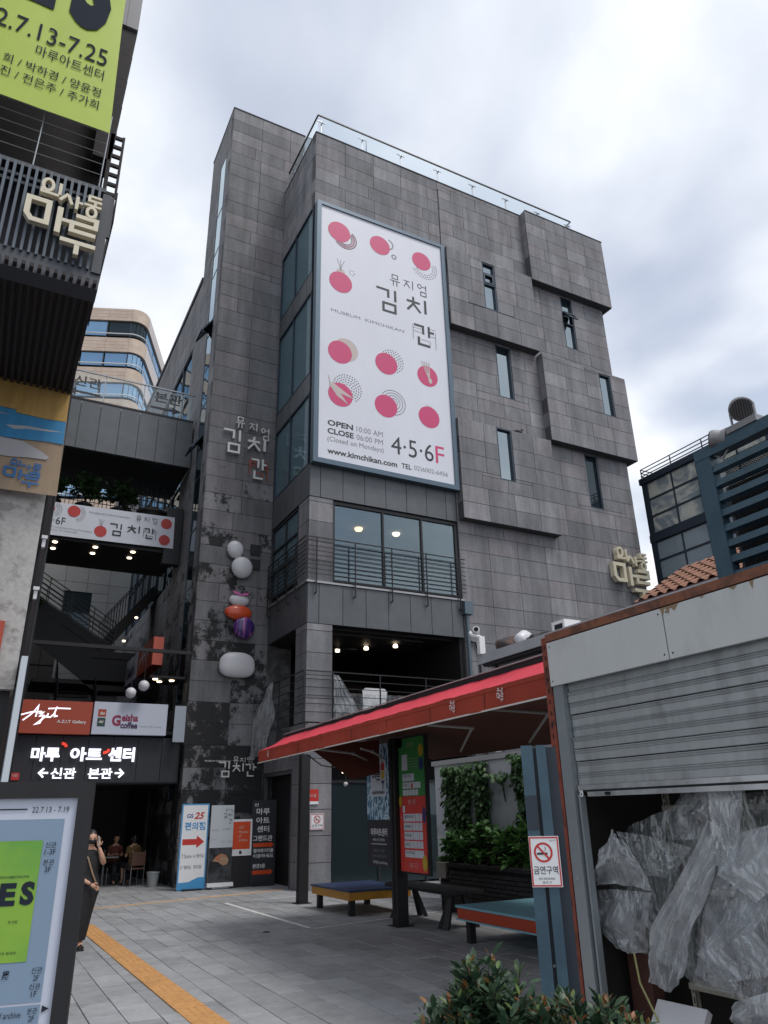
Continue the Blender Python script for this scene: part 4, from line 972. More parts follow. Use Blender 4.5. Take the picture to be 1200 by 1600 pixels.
for b, r_ in (('\uc2e0', (6.95, 1.98, 7.07, 2.06)), ('\ub9c8\ub8e8', (7.02, 1.76, 7.40, 1.93)), ('\uc544\ud2b8', (7.02, 1.54, 7.40, 1.70)), ('\uc13c\ud130', (7.05, 1.32, 7.40, 1.48)), ('\uadf8\ub79c\ub4dc\uad00', (6.95, 1.10, 7.50, 1.24)), ('\uc5d8\ub9ac\ubca0\uc774\ud130\ub97c', (6.97, .81, 7.54, .91)), ('\uc774\uc6a9\ud558\uc138\uc694', (6.97, .68, 7.54, .78)), ('\ubcf8\uad003\uce35', (6.97, .43, 7.32, .54))): text('lettering', b, r_, fS, M['print_white'], ma, -.046, bold=.02)
for z in (1.0, .33): MB().fpoly(fS, [(6.96, z - .05), (7.44, z - .05), (7.44, z - .08), (7.55, z), (7.44, z + .08), (7.44, z + .05), (6.96, z + .05)], -.046).build('arrow', M['orange'], ma)
MB().obox((7.25, 21.1, .015), (.6, .4, .03)).build('foot', M['black'], ma)
# ------------------------------------------------------------------ alley: bridges, stairs, cafe
BX0, BX1 = .55, 5.10
b1 = thing('footbridge', 'upper grey metal clad footbridge with a glass rail and black arrow lettering', 'footbridge', (2.8, 25, 13.3))
fb1 = FF(24.5)
u = BX0
for k in range(7):
    w = .66; MB().frect(fb1, u + .008, 13.45, min(u + w, BX1) - .008, 15.30, .01, .03).build('metal_panel', M['zinc'], b1); u += w
MB().box(BX0, 24.54, 13.42, BX1, 27.6, 13.50).box(BX0, 24.54, 15.0, BX1, 27.6, 15.2).box(BX0, 24.54, 13.5, BX1, 24.7, 15.0).build('deck', M['black'], b1)
MB().frect(fb1, BX0, 15.30, BX1, 15.36, .03, .12).build('sill', M['dark_metal'], b1)
mb = MB().bar((BX0, 24.52, 16.46), (BX1, 24.52, 16.46), .045, .045); r1 = mb.build('balustrade', steel, b1)
for x in (.6, 1.9, 3.25, 4.6, 5.05): MB().bar((x, 24.55, 15.3), (x, 24.55, 16.44), .035, .035).build('rail_post', steel, r1)
for a, b in ((.62, 1.88), (1.92, 3.23), (3.27, 4.58), (4.62, 5.03)): MB().box(a, 24.515, 15.40, b, 24.527, 16.40).build('pane', M['glass_clear'], r1)
text('lettering', '\uc2e0\uad00', (.88, 15.84, 1.76, 16.26), fb1, M['print_black'], b1, -.0125, bold=.02)
text('lettering', '\ubcf8\uad00', (3.62, 15.88, 4.62, 16.30), fb1, M['print_black'], b1, -.0125, bold=.02)
mb = MB().fpoly(fb1, [(.66, 15.60), (.98, 15.74), (.98, 15.645), (1.78, 15.645), (1.78, 15.555), (.98, 15.555), (.98, 15.46)], -.0125); mb.build('arrow', M['print_black'], b1)
mb = MB().fpoly(fb1, [(4.62, 15.62), (4.30, 15.48), (4.30, 15.575), (3.50, 15.575), (3.50, 15.665), (4.30, 15.665), (4.30, 15.76)], -.0125); mb.build('arrow', M['print_black'], b1)
b2 = thing('footbridge', 'dark lower footbridge with ceiling lights and a wire mesh rail above the stairs', 'footbridge', (2.8, 25, 10.2))
MB().box(BX0 - .1, 25.05, 10.30, BX1, 27.9, 10.42).box(BX0 - .1, 25.0, 10.42, BX1, 25.1, 11.45).build('deck', M['black'], b2)
for x in (1.10, 2.37, 3.60):
    for y in (25.35, 26.05): MB().lathe((x, y, 10.27), [(0, 0), (.075, 0), (.085, .028)], 14).build('downlight', M['lamp_amber'] if False else M['lamp'], b2)
mb = MB()
for x in [BX0 + .14*k for k in range(33)]: mb.bar((x, 26.4, 11.45), (x, 26.4, 13.4), .022, .022)
for z in [11.5 + .2*k for k in range(10)]: mb.bar((BX0, 26.4, z), (BX1, 26.4, z), .022, .022)
mb.build('mesh_rail', M['dark_metal'], b2)
MB().box(4.55, 24.95, 9.9, 5.12, 25.3, 12.0).build('column', M['dark_metal'], b2)
bn = thing('banner', 'white museum banner with red circles hung along the lower footbridge', 'banner', (2.6, 24.9, 10.4))
fN = FF(24.93)
drape('sheet', [[(.42, 24.92, 11.52), (4.83, 24.92, 11.62)], [(.44, 24.92, 10.36), (4.86, 24.92, 10.45)]], 60, 14, .006, 9, 2.2, M['vinyl'], bn)
mb = MB(); mk = MB(); mg = MB()
for (x, z, r) in ((.74, 11.28, .19), (1.52, 11.30, .20), (2.42, 10.72, .20), (4.56, 11.33, .19), (4.54, 10.72, .19)): MB().fell(fN, (x, z), r, r, .022).build('printed_circle', M['red_print'], bn)
for k in range(3): mg.farc(fN, (.90, 11.28), .12 + .06*k, .014, .021, -1.3, 1.3, 12); mg.farc(fN, (1.60, 11.24), .18 + .05*k, .01, .021, -1.5, 1.2, 12)
for s in (-1, 0, 1): mg.fstroke(fN, [(2.42, 10.9), (2.42 + .08*s, 11.15)], .014, .021 + .0003*s)
mg.build('printed_rings', M['print_grey'], bn)
for k, key in enumerate(('myu', 'ji', 'eom')): kim(mk, key, fN, 3.52 + .27*k, 11.26, .18, .22, .022)
kim(mk, 'gim', fN, 2.70, 10.66, .38, .42, .022); kim(mk, 'chi', fN, 3.28, 10.70, .40, .40, .022); kim(mk, 'gan', fN, 3.84, 10.68, .36, .40, .022); gan_frame(mk, fN, 3.84, 10.66, .36, .42, .0265, .012)
mk.build('lettering', M['print_black'], bn)
text('lettering', '4\u00b75\u00b76F', (.50, 10.76, 1.30, 11.02), fN, M['print_black'], bn, .022)
text('lettering', 'MUSEUM KIMCHIKAN', (2.0, 11.32, 3.3, 11.38), fN, M['print_grey'], bn, .022)
text('lettering', 'OPEN 10:00 AM  CLOSE 06:00 PM (Closed on Mondays)', (.48, 10.62, 2.16, 10.68), fN, M['print_grey'], bn, .022)
text('lettering', 'www.kimchikan.com  TEL 02)6002-6456', (.48, 10.52, 1.70, 10.58), fN, M['print_grey'], bn, .022)

# leaves
def leaf_mesh(name, m, L=.06, W=.026, bend=.25, n=3):
    vs = []; fs = []
    for i in range(n+1):
        t = i/n; w = W*math.sin(PI*min(.999, t*.92 + .06))**.8; z = -bend*L*t*t
        vs += [(-w, L*t, z + .18*w), (0, L*t, z - .0), (w, L*t, z + .18*w)]
    for i in range(n): a = 3*i; fs += [(a, a+1, a+4, a+3), (a+1, a+2, a+5, a+4)]
    me = bpy.data.meshes.new(name); me.from_pydata(vs, [], fs)
    for p in me.polygons: p.use_smooth = True
    me.materials.append(m); return me
def leaf_mat(name, c, c2, rough=.4, trans=.25):
    m = mat(name, c, rough, col2=c2, nscale=16, lo=.4, hi=.6, var=.35, spec=.4)
    N, Lk = m.node_tree.nodes, m.node_tree.links; b = N['Principled BSDF']; out = N['Material Output']
    tl = N.new('ShaderNodeBsdfTranslucent'); mx = N.new('ShaderNodeMixShader'); mx.inputs[0].default_value = trans
    src = b.inputs['Base Color'].links[0].from_socket; Lk.new(src, tl.inputs[0]); Lk.new(b.outputs[0], mx.inputs[1]); Lk.new(tl.outputs[0], mx.inputs[2]); Lk.new(mx.outputs[0], out.inputs[0]); return m
M['leaf_dark'] = leaf_mat('leaf_dark', (0.04, 0.085, 0.034), (0.06, 0.115, 0.045))
M['leaf_mid'] = leaf_mat('leaf_mid', (0.06, 0.15, 0.04), (0.09, 0.19, 0.055))
M['leaf_deep'] = leaf_mat('leaf_deep', (0.026, 0.06, 0.034), (0.06, 0.10, 0.055))
M['leaf_red'] = leaf_mat('leaf_red', (0.20, 0.07, 0.022), (0.13, 0.10, 0.035))
M['leaf_lime'] = leaf_mat('leaf_lime', (0.10, 0.15, 0.045), (0.07, 0.12, 0.04))
M['bark'] = mat('bark', (0.05, 0.038, 0.028), .9)
def leaf_mx(p, d, roll, s):
    d = Vector(d).normalized(); up = Vector((0, 0, 1))
    x = d.cross(up); x = x.normalized() if x.length > 1e-3 else Vector((1, 0, 0))
    z = x.cross(d); rot = Matrix((x, d, z)).transposed().to_4x4() @ Matrix.Rotation(roll, 4, 'Y')
    return Matrix.Translation(p) @ rot @ Matrix.Scale(s, 4)
def foliage(parent, spots, me, name='leaf', objs=0, sname='foliage'):
    """spots: (matrix); the first objs become single leaves, the rest one joined part"""
    base = root_loc(parent); vs0 = [v.co.copy() for v in me.vertices]; fs0 = [tuple(p.vertices) for p in me.polygons]; mb = MB()
    for i, mx in enumerate(spots):
        if i < objs:
            o = bpy.data.objects.new(name, me); COL.objects.link(o); o.parent = parent
            m2 = mx.copy(); m2.translation = m2.translation - base; o.matrix_local = m2
        else: mb.add([mx @ v for v in vs0], fs0)
    if mb.v:
        o = mb.build(sname, me.materials[0], parent, smooth=True); kind(o, 'stuff')
def bush_spots(c, r, n, rr, size=1.0, twigs=40, droop=0.0, klo=.62):
    """leaf whorls along twigs that leave the centre: gaps and clumps come by themselves"""
    out = []; st = []; c = Vector(c)
    for t in range(twigs):
        a = rr.uniform(0, 2*PI); e = math.asin(rr.uniform(-.15, 1)); k = rr.uniform(klo, 1.04)
        d = Vector((math.cos(a)*math.cos(e)*r[0], math.sin(a)*math.cos(e)*r[1], math.sin(e)*r[2]))
        tip = c + d*k; st.append((c + d*.1, c + d*.5 + Vector((0, 0, -.04*r[2])), tip)); ax = d.normalized()
        for i in range(n // twigs):
            f_ = 1 - abs(rr.gauss(0, .26)); p = c + d*k*max(.15, f_)
            side = Vector((rr.gauss(0, 1), rr.gauss(0, 1), rr.gauss(0, .7)))
            dd = (ax*.55 + side.normalized()*.8 + Vector((0, 0, .15 - droop)))
            out.append(leaf_mx(p + side*.015*size, dd, rr.uniform(-.7, .7), size*rr.uniform(.5, 1.3)))
    return out, st
def stems(parent, st, r=.006, m='bark', name='twigs'):
    mb = MB()
    for s in st: mb.tube(s, [r*1.6, r*1.2, r*.6], 4)
    return mb.build(name, M[m], parent)
# planters on the lower bridge
rr = random.Random(11)
lv_big = leaf_mesh('leaf', M['leaf_dark'], .15, .045)
for i, (x, hgt, sz) in enumerate(((.82, 1.25, .55), (1.85, 1.35, .62), (3.0, 1.3, .66))):
    pt = thing('potted_shrub', ['dark leafy shrub in a black pot nearest the left building on the lower bridge', 'dark leafy shrub in a black pot, middle of the three on the lower bridge', 'dark leafy shrub in a black pot beside the wide empty tub on the lower bridge'][i], 'potted plant', (x, 25.8, 11.45), 'potted shrubs on the lower bridge')
    MB().lathe((x, 25.8, 11.45), [(.20, 0), (.27, .42), (.30, .42), (.30, .48), (.25, .48), (.24, .40)], 18).build('pot', M['black'], pt)
    MB().tube([(x, 25.8, 11.8), (x + .03, 25.8, 12.2), (x, 25.8, 12.4)], .03, 6).build('trunk', M['bark'], pt)
    sp, st = bush_spots((x, 25.8, 12.25), (sz, sz, hgt*.68), 1000, rr, 1.05, 50); foliage(pt, sp, lv_big, sname='crown'); stems(pt, st, .008)
pt = thing('plant_tub', 'wide empty dark tub standing at the right end of the lower bridge', 'tub', (4.1, 25.6, 11.45))
MB().lathe((4.1, 25.6, 11.45), [(.36, 0), (.48, .40), (.52, .40), (.52, .50), (.46, .50), (.42, .3), (.1, .3)], 24).build('pot', mat('tub_dark', (0.02, 0.018, 0.018), .6), pt)
# stairs: a V of two flights behind the bridge
stair = thing('staircase', 'black steel staircase of two flights meeting in a V behind the entrance signs', 'staircase', (3.0, 30, 4))
def flight(p0, p1, width, n, rail_h=1.0, bars=6, kind_='h', parent=stair):
    p0, p1 = Vector(p0), Vector(p1); wv = Vector((0, width, 0)); mb = MB()
    for o_ in (Vector((0, 0, 0)), wv): mb.bar(p0 + o_, p1 + o_, .06, .34, (0, 0, 1))
    mb.add([p0, p1, p1 + wv, p0 + wv], [(0, 1, 2, 3)])
    st_ = mb.build('stringer', M['black'], parent); tr = MB()
    for k in range(n):
        c = p0 + (p1 - p0)*((k+.5)/n) + wv/2; tr.obox(c + Vector((0, 0, .12)), (abs(p1.x-p0.x)/n + .04, width, .04))
    kind(tr.build('treads', M['dark_metal'], parent), 'stuff')
    for o_ in (Vector((0, 0, 0)), wv):
        rb_ = MB()
        if kind_ == 'h':
            for k in range(bars): q = Vector((0, 0, .25 + (rail_h-.1)*k/(bars-1))); rb_.bar(p0 + o_ + q, p1 + o_ + q, .03, .03)
            for k in range(5): q = p0 + (p1-p0)*(k/4) + o_; rb_.bar(q, q + Vector((0, 0, rail_h + .15)), .035, .035)
        else:
            for k in range(2): q = Vector((0, 0, .2 + (rail_h-.05)*k)); rb_.bar(p0 + o_ + q, p1 + o_ + q, .035, .035)
            m_ = int((p1-p0).length/.16)
            for k in range(m_): q = p0 + (p1-p0)*((k+.5)/m_) + o_; rb_.bar(q + Vector((0, 0, .2)), q + Vector((0, 0, rail_h + .15)), .02, .02)
        rb_.build('railing', M['dark_metal'], parent)
flight((.5, 28.5, 9.3), (3.75, 28.5, 7.35), 1.3, 12)
flight((3.3, 28.6, 7.5), (5.1, 28.6, 10.0), 1.3, 11, 1.05, 6, 'v')
MB().box(3.0, 28.4, 7.15, 5.1, 30.0, 7.4).box(1.2, 28.45, 6.2, 5.1, 31, 6.35).build('landing', M['black'], stair)
mb = MB()
mb.add([(.5, 28.45, 9.1), (3.6, 28.45, 7.2), (5.1, 28.45, 7.2), (5.1, 28.45, 6.0), (3.2, 28.45, 6.0), (.5, 28.45, 8.0)], [(0, 1, 2, 3, 4, 5)])
mb.prism([(.5, 28.46, 9.1), (3.6, 28.46, 7.2), (3.6, 28.46, 6.7), (.5, 28.46, 8.2)], (0, 1.4, 0)).build('stair_underside', M['black'], stair)
lower = MB()
for k in range(9): lower.box(2.05, 27.5 + .28*k, 4.55 + .19*k, 3.2, 27.78 + .28*k, 4.60 + .19*k)
kind(lower.build('treads', mat('tread_grey', (0.12, 0.12, 0.125), .7), stair), 'stuff')
mb = MB()
for k in range(8): mb.bar((2.0, 27.5, 4.9 + .13*k), (2.0, 30.0, 6.6 + .13*k), .025, .025); mb.bar((3.25, 27.5, 4.9 + .13*k), (3.25, 30.0, 6.6 + .13*k), .025, .025)
mb.build('railing', M['dark_metal'], stair)
# alley back wall: pale stone tiles and a dark window
aw = thing('tiled_wall', 'pale grey tiled wall with a dark window closing the alley behind the stairs', 'wall', (2.8, 36, 4))
M['pale_tile'] = mat('pale_tile', (0.25, 0.25, 0.245), .6, noise=.08, nscale=2, var=.05)
MB().box(.3, 36.05, 0, 5.2, 36.3, 14.0).build('wall_core', M['joint_pale'], aw)
hole = (2.3, 9.7, 3.5, 11.6)
for k in range(5):
    for j in range(12):
        for q in rsub((.3 + .98*k, 4.4 + .85*j, .3 + .98*(k+1), 4.4 + .85*(j+1)), [hole]):
            if q[3] > 7: MB().frect(FF(36.0), q[0] + .008, q[1] + .008, q[2] - .008, q[3] - .008, 0, .04).build('wall_tile', M['pale_tile'], aw)
MB().frect(FF(36.0), 2.3, 9.7, 3.5, 11.6, -.03, .01).build('pane', M['glass_dark'], aw)
MB().box(.25, 35.9, 14.0, 5.2, 36.3, 14.15).build('coping', M['joint_pale'], aw)
# left alley wall with a red sign
lw_ = thing('alley_wall', 'dark tiled wall on the left side of the alley under the stairs', 'wall', (1.2, 31, 0))
MB().box(.5, 32.0, 0, 2.05, 32.2, 9.0).build('wall', mat('alley_tile', (0.11, 0.11, 0.115), .7, noise=.1, nscale=2), lw_)
mb = MB()
for z in (5.0, 5.8, 6.6, 7.4): mb.box(.52, 31.985, z, 2.03, 31.999, z + .02)
for x in (.9, 1.5): mb.box(x, 31.986, 4.2, x + .02, 31.999, 8.6)
mb.build('tile_joint', M['black'], lw_)
rs = thing('wall_sign', 'small red sign with pale lettering half hidden below the stair flight', 'sign', (1.7, 31.8, 8.6))
fQ = FF(31.8)
MB().frect(fQ, 1.35, 8.50, 2.35, 9.02, 0, .1).build('panel', M['brick_red'], rs); MB().frect(fQ, 1.3, 9.05, 2.35, 9.36, 0, .1).build('panel', M['charcoal'], rs)
text('lettering', 'ERIA', (1.48, 9.10, 2.2, 9.32), fQ, M['red_print'], rs, .005); text('lettering', '-3377', (1.45, 8.62, 2.15, 8.88), fQ, M['print_beige'], rs, .005)
lv_s = leaf_mesh('leaf', M['leaf_dark'], .12, .04)
hp = thing('hanging_plant', 'dark foliage spilling over the left edge of the alley beside the stair', 'plant', (.8, 28.0, 8.6))
sp, st = bush_spots((.75, 28.2, 8.9), (.45, .5, .7), 420, rr, 1.0, 30, .3); foliage(hp, sp, lv_s, sname='crown'); stems(hp, st, .006)
# entrance block with the sign boxes
en = thing('entrance_canopy', 'black entrance canopy spanning the alley over the cafe mouth', 'canopy', (2.8, 22.5, 2.6))
MB().box(.5, 22.45, 2.62, 5.12, 26.5, 2.75).box(.5, 22.45, 3.95, 5.12, 26.5, 4.05).build('slab', M['black'], en)
fE = FF(22.4); u = .62
for k in range(7):
    ue = min(u + .66, 5.1); MB().frect(fE, u + .006, 2.66, ue - .006, 3.86, 0, .04).build('fascia_panel', M['charcoal'], en); u = ue
railing_ = MB()
for k in range(22): railing_.bar((.8 + .2*k, 26.4, 4.05), (.8 + .2*k, 26.4, 5.2), .02, .02)
railing_.bar((.6, 26.4, 5.2), (5.1, 26.4, 5.2), .04, .04).build('railing', M['dark_metal'], en)
s_az = thing('sign_box', 'red gallery light box with a white handwritten logo over the alley entrance', 'sign', (1.65, 22.2, 3.9))
fZ = FF(22.15)
MB().frect(fZ, .76, 3.88, 2.56, 4.74, 0, .2).build('box', M['brick_red'], s_az)
mb = MB()
for i, pts in enumerate(([(.86, 4.20), (1.02, 4.34), (1.12, 4.46), (1.20, 4.60), (1.18, 4.42), (1.16, 4.30)], [(.80, 4.34), (1.05, 4.42), (1.30, 4.44)], [(1.22, 4.38), (1.34, 4.42), (1.26, 4.32), (1.38, 4.34)], [(1.36, 4.34), (1.28, 4.14), (1.16, 4.10), (1.30, 4.22), (1.46, 4.36)], [(1.46, 4.40), (1.44, 4.30), (1.52, 4.30), (1.60, 4.38), (1.66, 4.58)], [(1.44, 4.52), (1.70, 4.54), (2.0, 4.54)], [(1.62, 4.40), (1.62, 4.32), (1.70, 4.34)])): mb.fstroke(fZ, pts, .035, .004 + .0008*i)
mb.build('script_logo', M['led_white'], s_az); text('lettering', 'A.Z.I.T Gallery', (1.70, 4.14, 2.44, 4.24), fZ, M['print_white'], s_az, .004, bold=.02)
s_co = thing('sign_box', 'pale coffee shop light box with dark red lettering right of the red gallery box', 'sign', (3.6, 22.2, 3.9))
MB().frect(fZ, 2.60, 3.90, 4.60, 4.76, 0, .2).build('box', mat('sign_pale', (0.50, 0.53, 0.63), .4), s_co)
mb = MB().frect(fZ, 2.72, 4.36, 2.93, 4.56, .004); mb.build('emblem', M['brick_red'], s_co); mb = MB().frect(fZ, 2.72, 4.10, 2.93, 4.33, .004); mb.build('emblem', mat('emblem_green', (0.02, 0.06, 0.05), .5), s_co)
mb = MB().fpoly(fZ, [(2.76, 4.42), (2.80, 4.50), (2.86, 4.46), (2.90, 4.49), (2.89, 4.41)], .007).fpoly(fZ, [(2.75, 4.2), (2.80, 4.26), (2.87, 4.24), (2.90, 4.28), (2.86, 4.19)], .007); mb.build('emblem_print', M['print_beige'], s_co)
M['wine'] = mat('wine', (0.25, 0.02, 0.07), .5)
text('lettering', 'G', (3.10, 4.12, 3.34, 4.42), fZ, M['wine'], s_co, .004, bold=.05); text('lettering', 'eisha', (3.36, 4.25, 3.80, 4.46), fZ, M['wine'], s_co, .004, bold=.04); text('lettering', 'coffee', (3.34, 4.06, 3.80, 4.24), fZ, mat('ink', (0.05, 0.02, 0.07), .5), s_co, .004, bold=.04)
text('lettering', 'Specialty coffee roastery', (3.86, 4.10, 4.46, 4.15), fZ, M['print_grey'], s_co, .004)
s_m = thing('lit_sign', 'glowing white Korean channel letters on the black canopy above the cafe mouth', 'sign', (2.5, 22.3, 2.7))
text('lettering', '\ub9c8\ub8e8', (1.20, 3.19, 1.90, 3.55), fE, M['led_white'], s_m, .07, .06, bold=.035)
text('lettering', '\uc544\ud2b8', (2.16, 3.20, 2.98, 3.56), fE, M['led_white'], s_m, .07, .06, bold=.035)
text('lettering', '\uc13c\ud130', (3.14, 3.20, 3.84, 3.58), fE, M['led_white'], s_m, .07, .06, bold=.035)
text('lettering', '\uc2e0\uad00   \ubcf8\uad00', (1.74, 2.76, 3.30, 3.03), fE, M['led_white'], s_m, .05, .04, bold=.02)
M['led_red'] = mat('led_red', (0.6, 0.06, 0.04), emit=(1.0, 0.06, 0.03), estr=.5)
mb = MB().farc(fE, (1.93, 3.54), .11, .07, .07, .2, 1.7, 8, .05); mb.farc(fE, (3.02, 3.56), .13, .07, .07, -1.7, -.3, 8, .05); mb.build('red_stroke', M['led_red'], s_m)
mb = MB()
for s, x in ((1, 1.46), (-1, 3.58)):
    mb.fstroke(fE, [(x, 2.90), (x + .22*s, 2.90)], .05, .05); mb.fstroke(fE, [(x + .11*s, 3.01), (x, 2.90), (x + .11*s, 2.79)], .05, .0515)
mb.build('arrow', M['led_white'], s_m)
rl_ = thing('wall_sign', 'little red sign with pale letters low beside the left pillar', 'sign', (.9, 22.3, 2.7))
MB().frect(fE, .62, 2.72, 1.0, 2.90, .06, .05).build('panel', M['red_print'], rl_); text('lettering', 'rLINE', (.64, 2.80, .96, 2.87), fE, M['print_beige'], rl_, .064)
# projecting sign box in the alley
pb = thing('projecting_sign', 'long orange and white sign box projecting from the right alley wall above the globe lamps', 'sign', (4.4, 25.5, 6.2))
fP = FL(4.28)
MB().box(4.29, 23.7, 6.15, 4.62, 26.2, 7.05).build('box', M['brick_red'], pb)
MB().box(4.30, 23.66, 6.16, 4.61, 23.70, 7.04).build('end_panel', M['orange'], pb)
MB().box(4.285, 26.2, 6.15, 4.62, 28.6, 7.05).build('box', bpy.data.materials['sign_pale'], pb)
mb = MB()
for i, pts in enumerate(([(-25.9, 6.35), (-25.3, 6.9), (-25.1, 6.4)], [(-25.8, 6.6), (-24.6, 6.75)], [(-24.9, 6.7), (-24.6, 6.4), (-24.2, 6.9)])): mb.fstroke(fP, pts, .05, .0 + .001*i)
mb.build('script_logo', M['print_white'], pb); text('lettering', 'Geisha', (-28.2, 6.35, -26.6, 6.75), fP, bpy.data.materials['ink'], pb, .003, bold=.03)
for i, (x, y, z, lab) in enumerate(((3.82, 21.9, 5.22, 'white globe lamp hanging under the canopy, nearer the right wall'), (3.50, 22.0, 5.02, 'white globe lamp hanging under the canopy, left of the other globe'))):
    gl_ = thing('globe_lamp', lab, 'lamp', (x, y, z), 'globe lamps in the alley'); MB().ball((x, y, z), .15, 18, 12).build('globe', M['shell_white'], gl_, smooth=True); MB().tube([(x, y, z + .15), (x, y + .02, 6.22)], .012, 6).build('cord', M['black'], gl_)
MB().box(.6, 21.95, 6.2, 5.1, 22.05, 6.3).build('lamp_beam', M['black'], en)
MB().box(4.05, 22.4, 5.55, 5.1, 23.6, 5.62).build('lamp_canopy', M['black'], en)
for (x, y) in ((4.75, 22.7), (4.45, 23.0), (4.25, 22.6)): MB().lathe((x, y, 5.52), [(0, 0), (.07, 0), (.08, .028)], 12).build('downlight', M['lamp'], en)
for (x, y, z) in ((4.35, 28.2, 8.6), (4.0, 28.3, 7.7)): MB().lathe((x, 27.9, z), [(0, 0), (.05, 0), (.06, .05)], 10).build('downlight', M['lamp'], stair)
MB().box(4.78, 22.02, 3.72, 5.10, 22.06, 4.72).build('grey_panel', mat('grey_panel', (0.33, 0.37, 0.42), .5), en)
# cafe interior
cf = thing('cafe_room', 'dark cafe mouth under the canopy at the end of the plaza', 'room', (2.8, 26, 0))
MB().box(.4, 29.5, 0, 5.1, 29.6, 4.0).box(.3, 22.5, 0, .5, 29.5, 2.6).box(5.0, 26, 0, 5.1, 29.5, 2.6).build('wall', M['black'], cf)
MB().box(1.1, 29.3, 1.55, 2.2, 29.45, 2.0).build('counter_panel', mat('rust_panel', (0.10, 0.03, 0.02), .6), cf)
MB().lathe((2.2, 25.5, 2.55), [(0, 0), (.05, 0), (.06, .05)], 10).build('downlight', M['lamp_amber'], cf)
bk_ = thing('bucket', 'grey plastic bucket on the ground at the right side of the cafe mouth', 'bucket', (4.75, 22.9, 0))
MB().lathe((4.75, 22.9, 0), [(.12, 0), (.17, .34), (.18, .34), (.18, .37), (.16, .37), (.11, .03)], 18).build('tub', mat('bucket_grey', (0.33, 0.36, 0.37), .5), bk_)
mb = MB().tube([(4.58, 22.9, .35), (4.75, 22.76, .25), (4.92, 22.9, .35)], .008, 6); mb.build('handle', steel, bk_)
wl_ = thing('wall_letters', 'vertical dark letter plate low on the tower side by the banners', 'sign', (5.1, 22.5, .6))
MB().frect(FL(XT), -22.75, .5, -22.35, 1.85, .03, .02).build('plate', M['black'], wl_)
for b, z in (('\uad00', 1.45), ('\uc544', 1.05), ('\ud2b8', .7)): text('lettering', b, (-22.66, z, -22.44, z + .24), FL(XT), M['print_grey'], wl_, .034)

# ------------------------------------------------------------------ tan building far behind
tn = thing('office_building', 'distant tan tiled office block with a rounded corner and blue ribbon windows', 'building', (7.35, 60.3, 0), None, R(-21.75), local=True)
M['tan_tile'] = mat('tan_tile', (0.55, 0.44, 0.355), .6, noise=.06, nscale=1.2, col2=(0.49, 0.38, 0.30))
M['tan_joint'] = mat('tan_joint', (0.36, 0.27, 0.21), .8)
M['tan_side'] = mat('tan_side', (0.56, 0.51, 0.49), .6)
M['office_glass'] = glass('office_glass', (0.45, 0.66, 0.88), .42, dark=(.06, .14, .22)); M['office_glass_dark'] = glass('office_glass_dark', (0.2, 0.25, 0.28), .1)
RC = 1.25
def ring(z0, z1, off, X0=-25, Y1=48, n=8):
    pts = [(X0, off)] + [(-RC + (RC-off)*math.sin(PI/2*k/n), RC - (RC-off)*math.cos(PI/2*k/n)) for k in range(n+1)] + [(-off, Y1), (X0, Y1)]
    return MB().prism([(a, b, z0) for a, b in pts], (0, 0, z1 - z0))
PT = 3.24; zt = 45.95
ring(0, zt - .3, .30).build('glazing_core', M['void'], tn)
for i in range(9):
    zb, z1 = zt - PT*i - (1.32 if i == 0 else 1.5), zt - PT*i
    ring(zb, z1, 0.0).build('tile_band', M['tan_tile'], tn)
    jm = MB()
    for k in range(3): jm.box(-20, -.006, zb + .35*(k+1), -RC, .0, zb + .35*(k+1) + .025)
    for k in range(9): jm.box(-RC - 2.1*k - .015, -.007, zb, -RC - 2.1*k + .015, -.001, z1)
    jm.build('tile_joint', M['tan_joint'], tn)
    MB().box(.002, RC, zb, .05, 48, z1).build('side_band', M['tan_side'], tn)
    w1, w0 = zb, zt - PT*(i+1)
    for k in range(8):
        x1 = -RC - 2.1*k; MB().box(x1 - 2.0, .18, w0 + .30, x1 - .10, .22, w1 - .04).build('pane', M['office_glass_dark'] if (i == 0 and k == 0) else M['office_glass'], tn)
        MB().box(x1 - .09, .15, w0, x1 + .01, .24, w1).build('mullion', M['navy_frame'], tn)
    q = MB(); n = 4
    for k in range(n):
        t0, t1 = PI/2*k/n + .02, PI/2*(k+1)/n - .02; r_ = RC - .18
        q.quad(V(-RC + r_*math.sin(t0), RC - r_*math.cos(t0), w0 + .30), V(-RC + r_*math.sin(t1), RC - r_*math.cos(t1), w0 + .30), V(-RC + r_*math.sin(t1), RC - r_*math.cos(t1), w1 - .04), V(-RC + r_*math.sin(t0), RC - r_*math.cos(t0), w1 - .04))
    q.build('corner_pane', M['office_glass_dark' if i == 0 else 'office_glass'], tn)
    for k in range(14): MB().box(-.16, RC + .1 + 3.2*k, w0 + .25, -.10, RC + 3.1 + 3.2*k, w1 - .03).build('pane', M['office_glass'], tn)
    MB().tube([(-20, -.05, w0 + .42)] + [(-RC + (RC + .05)*math.sin(PI/2*k/6), RC - (RC + .05)*math.cos(PI/2*k/6), w0 + .42) for k in range(7)] + [(.05, 12, w0 + .42)], .06, 6).build('rail', M['white_paint'], tn)
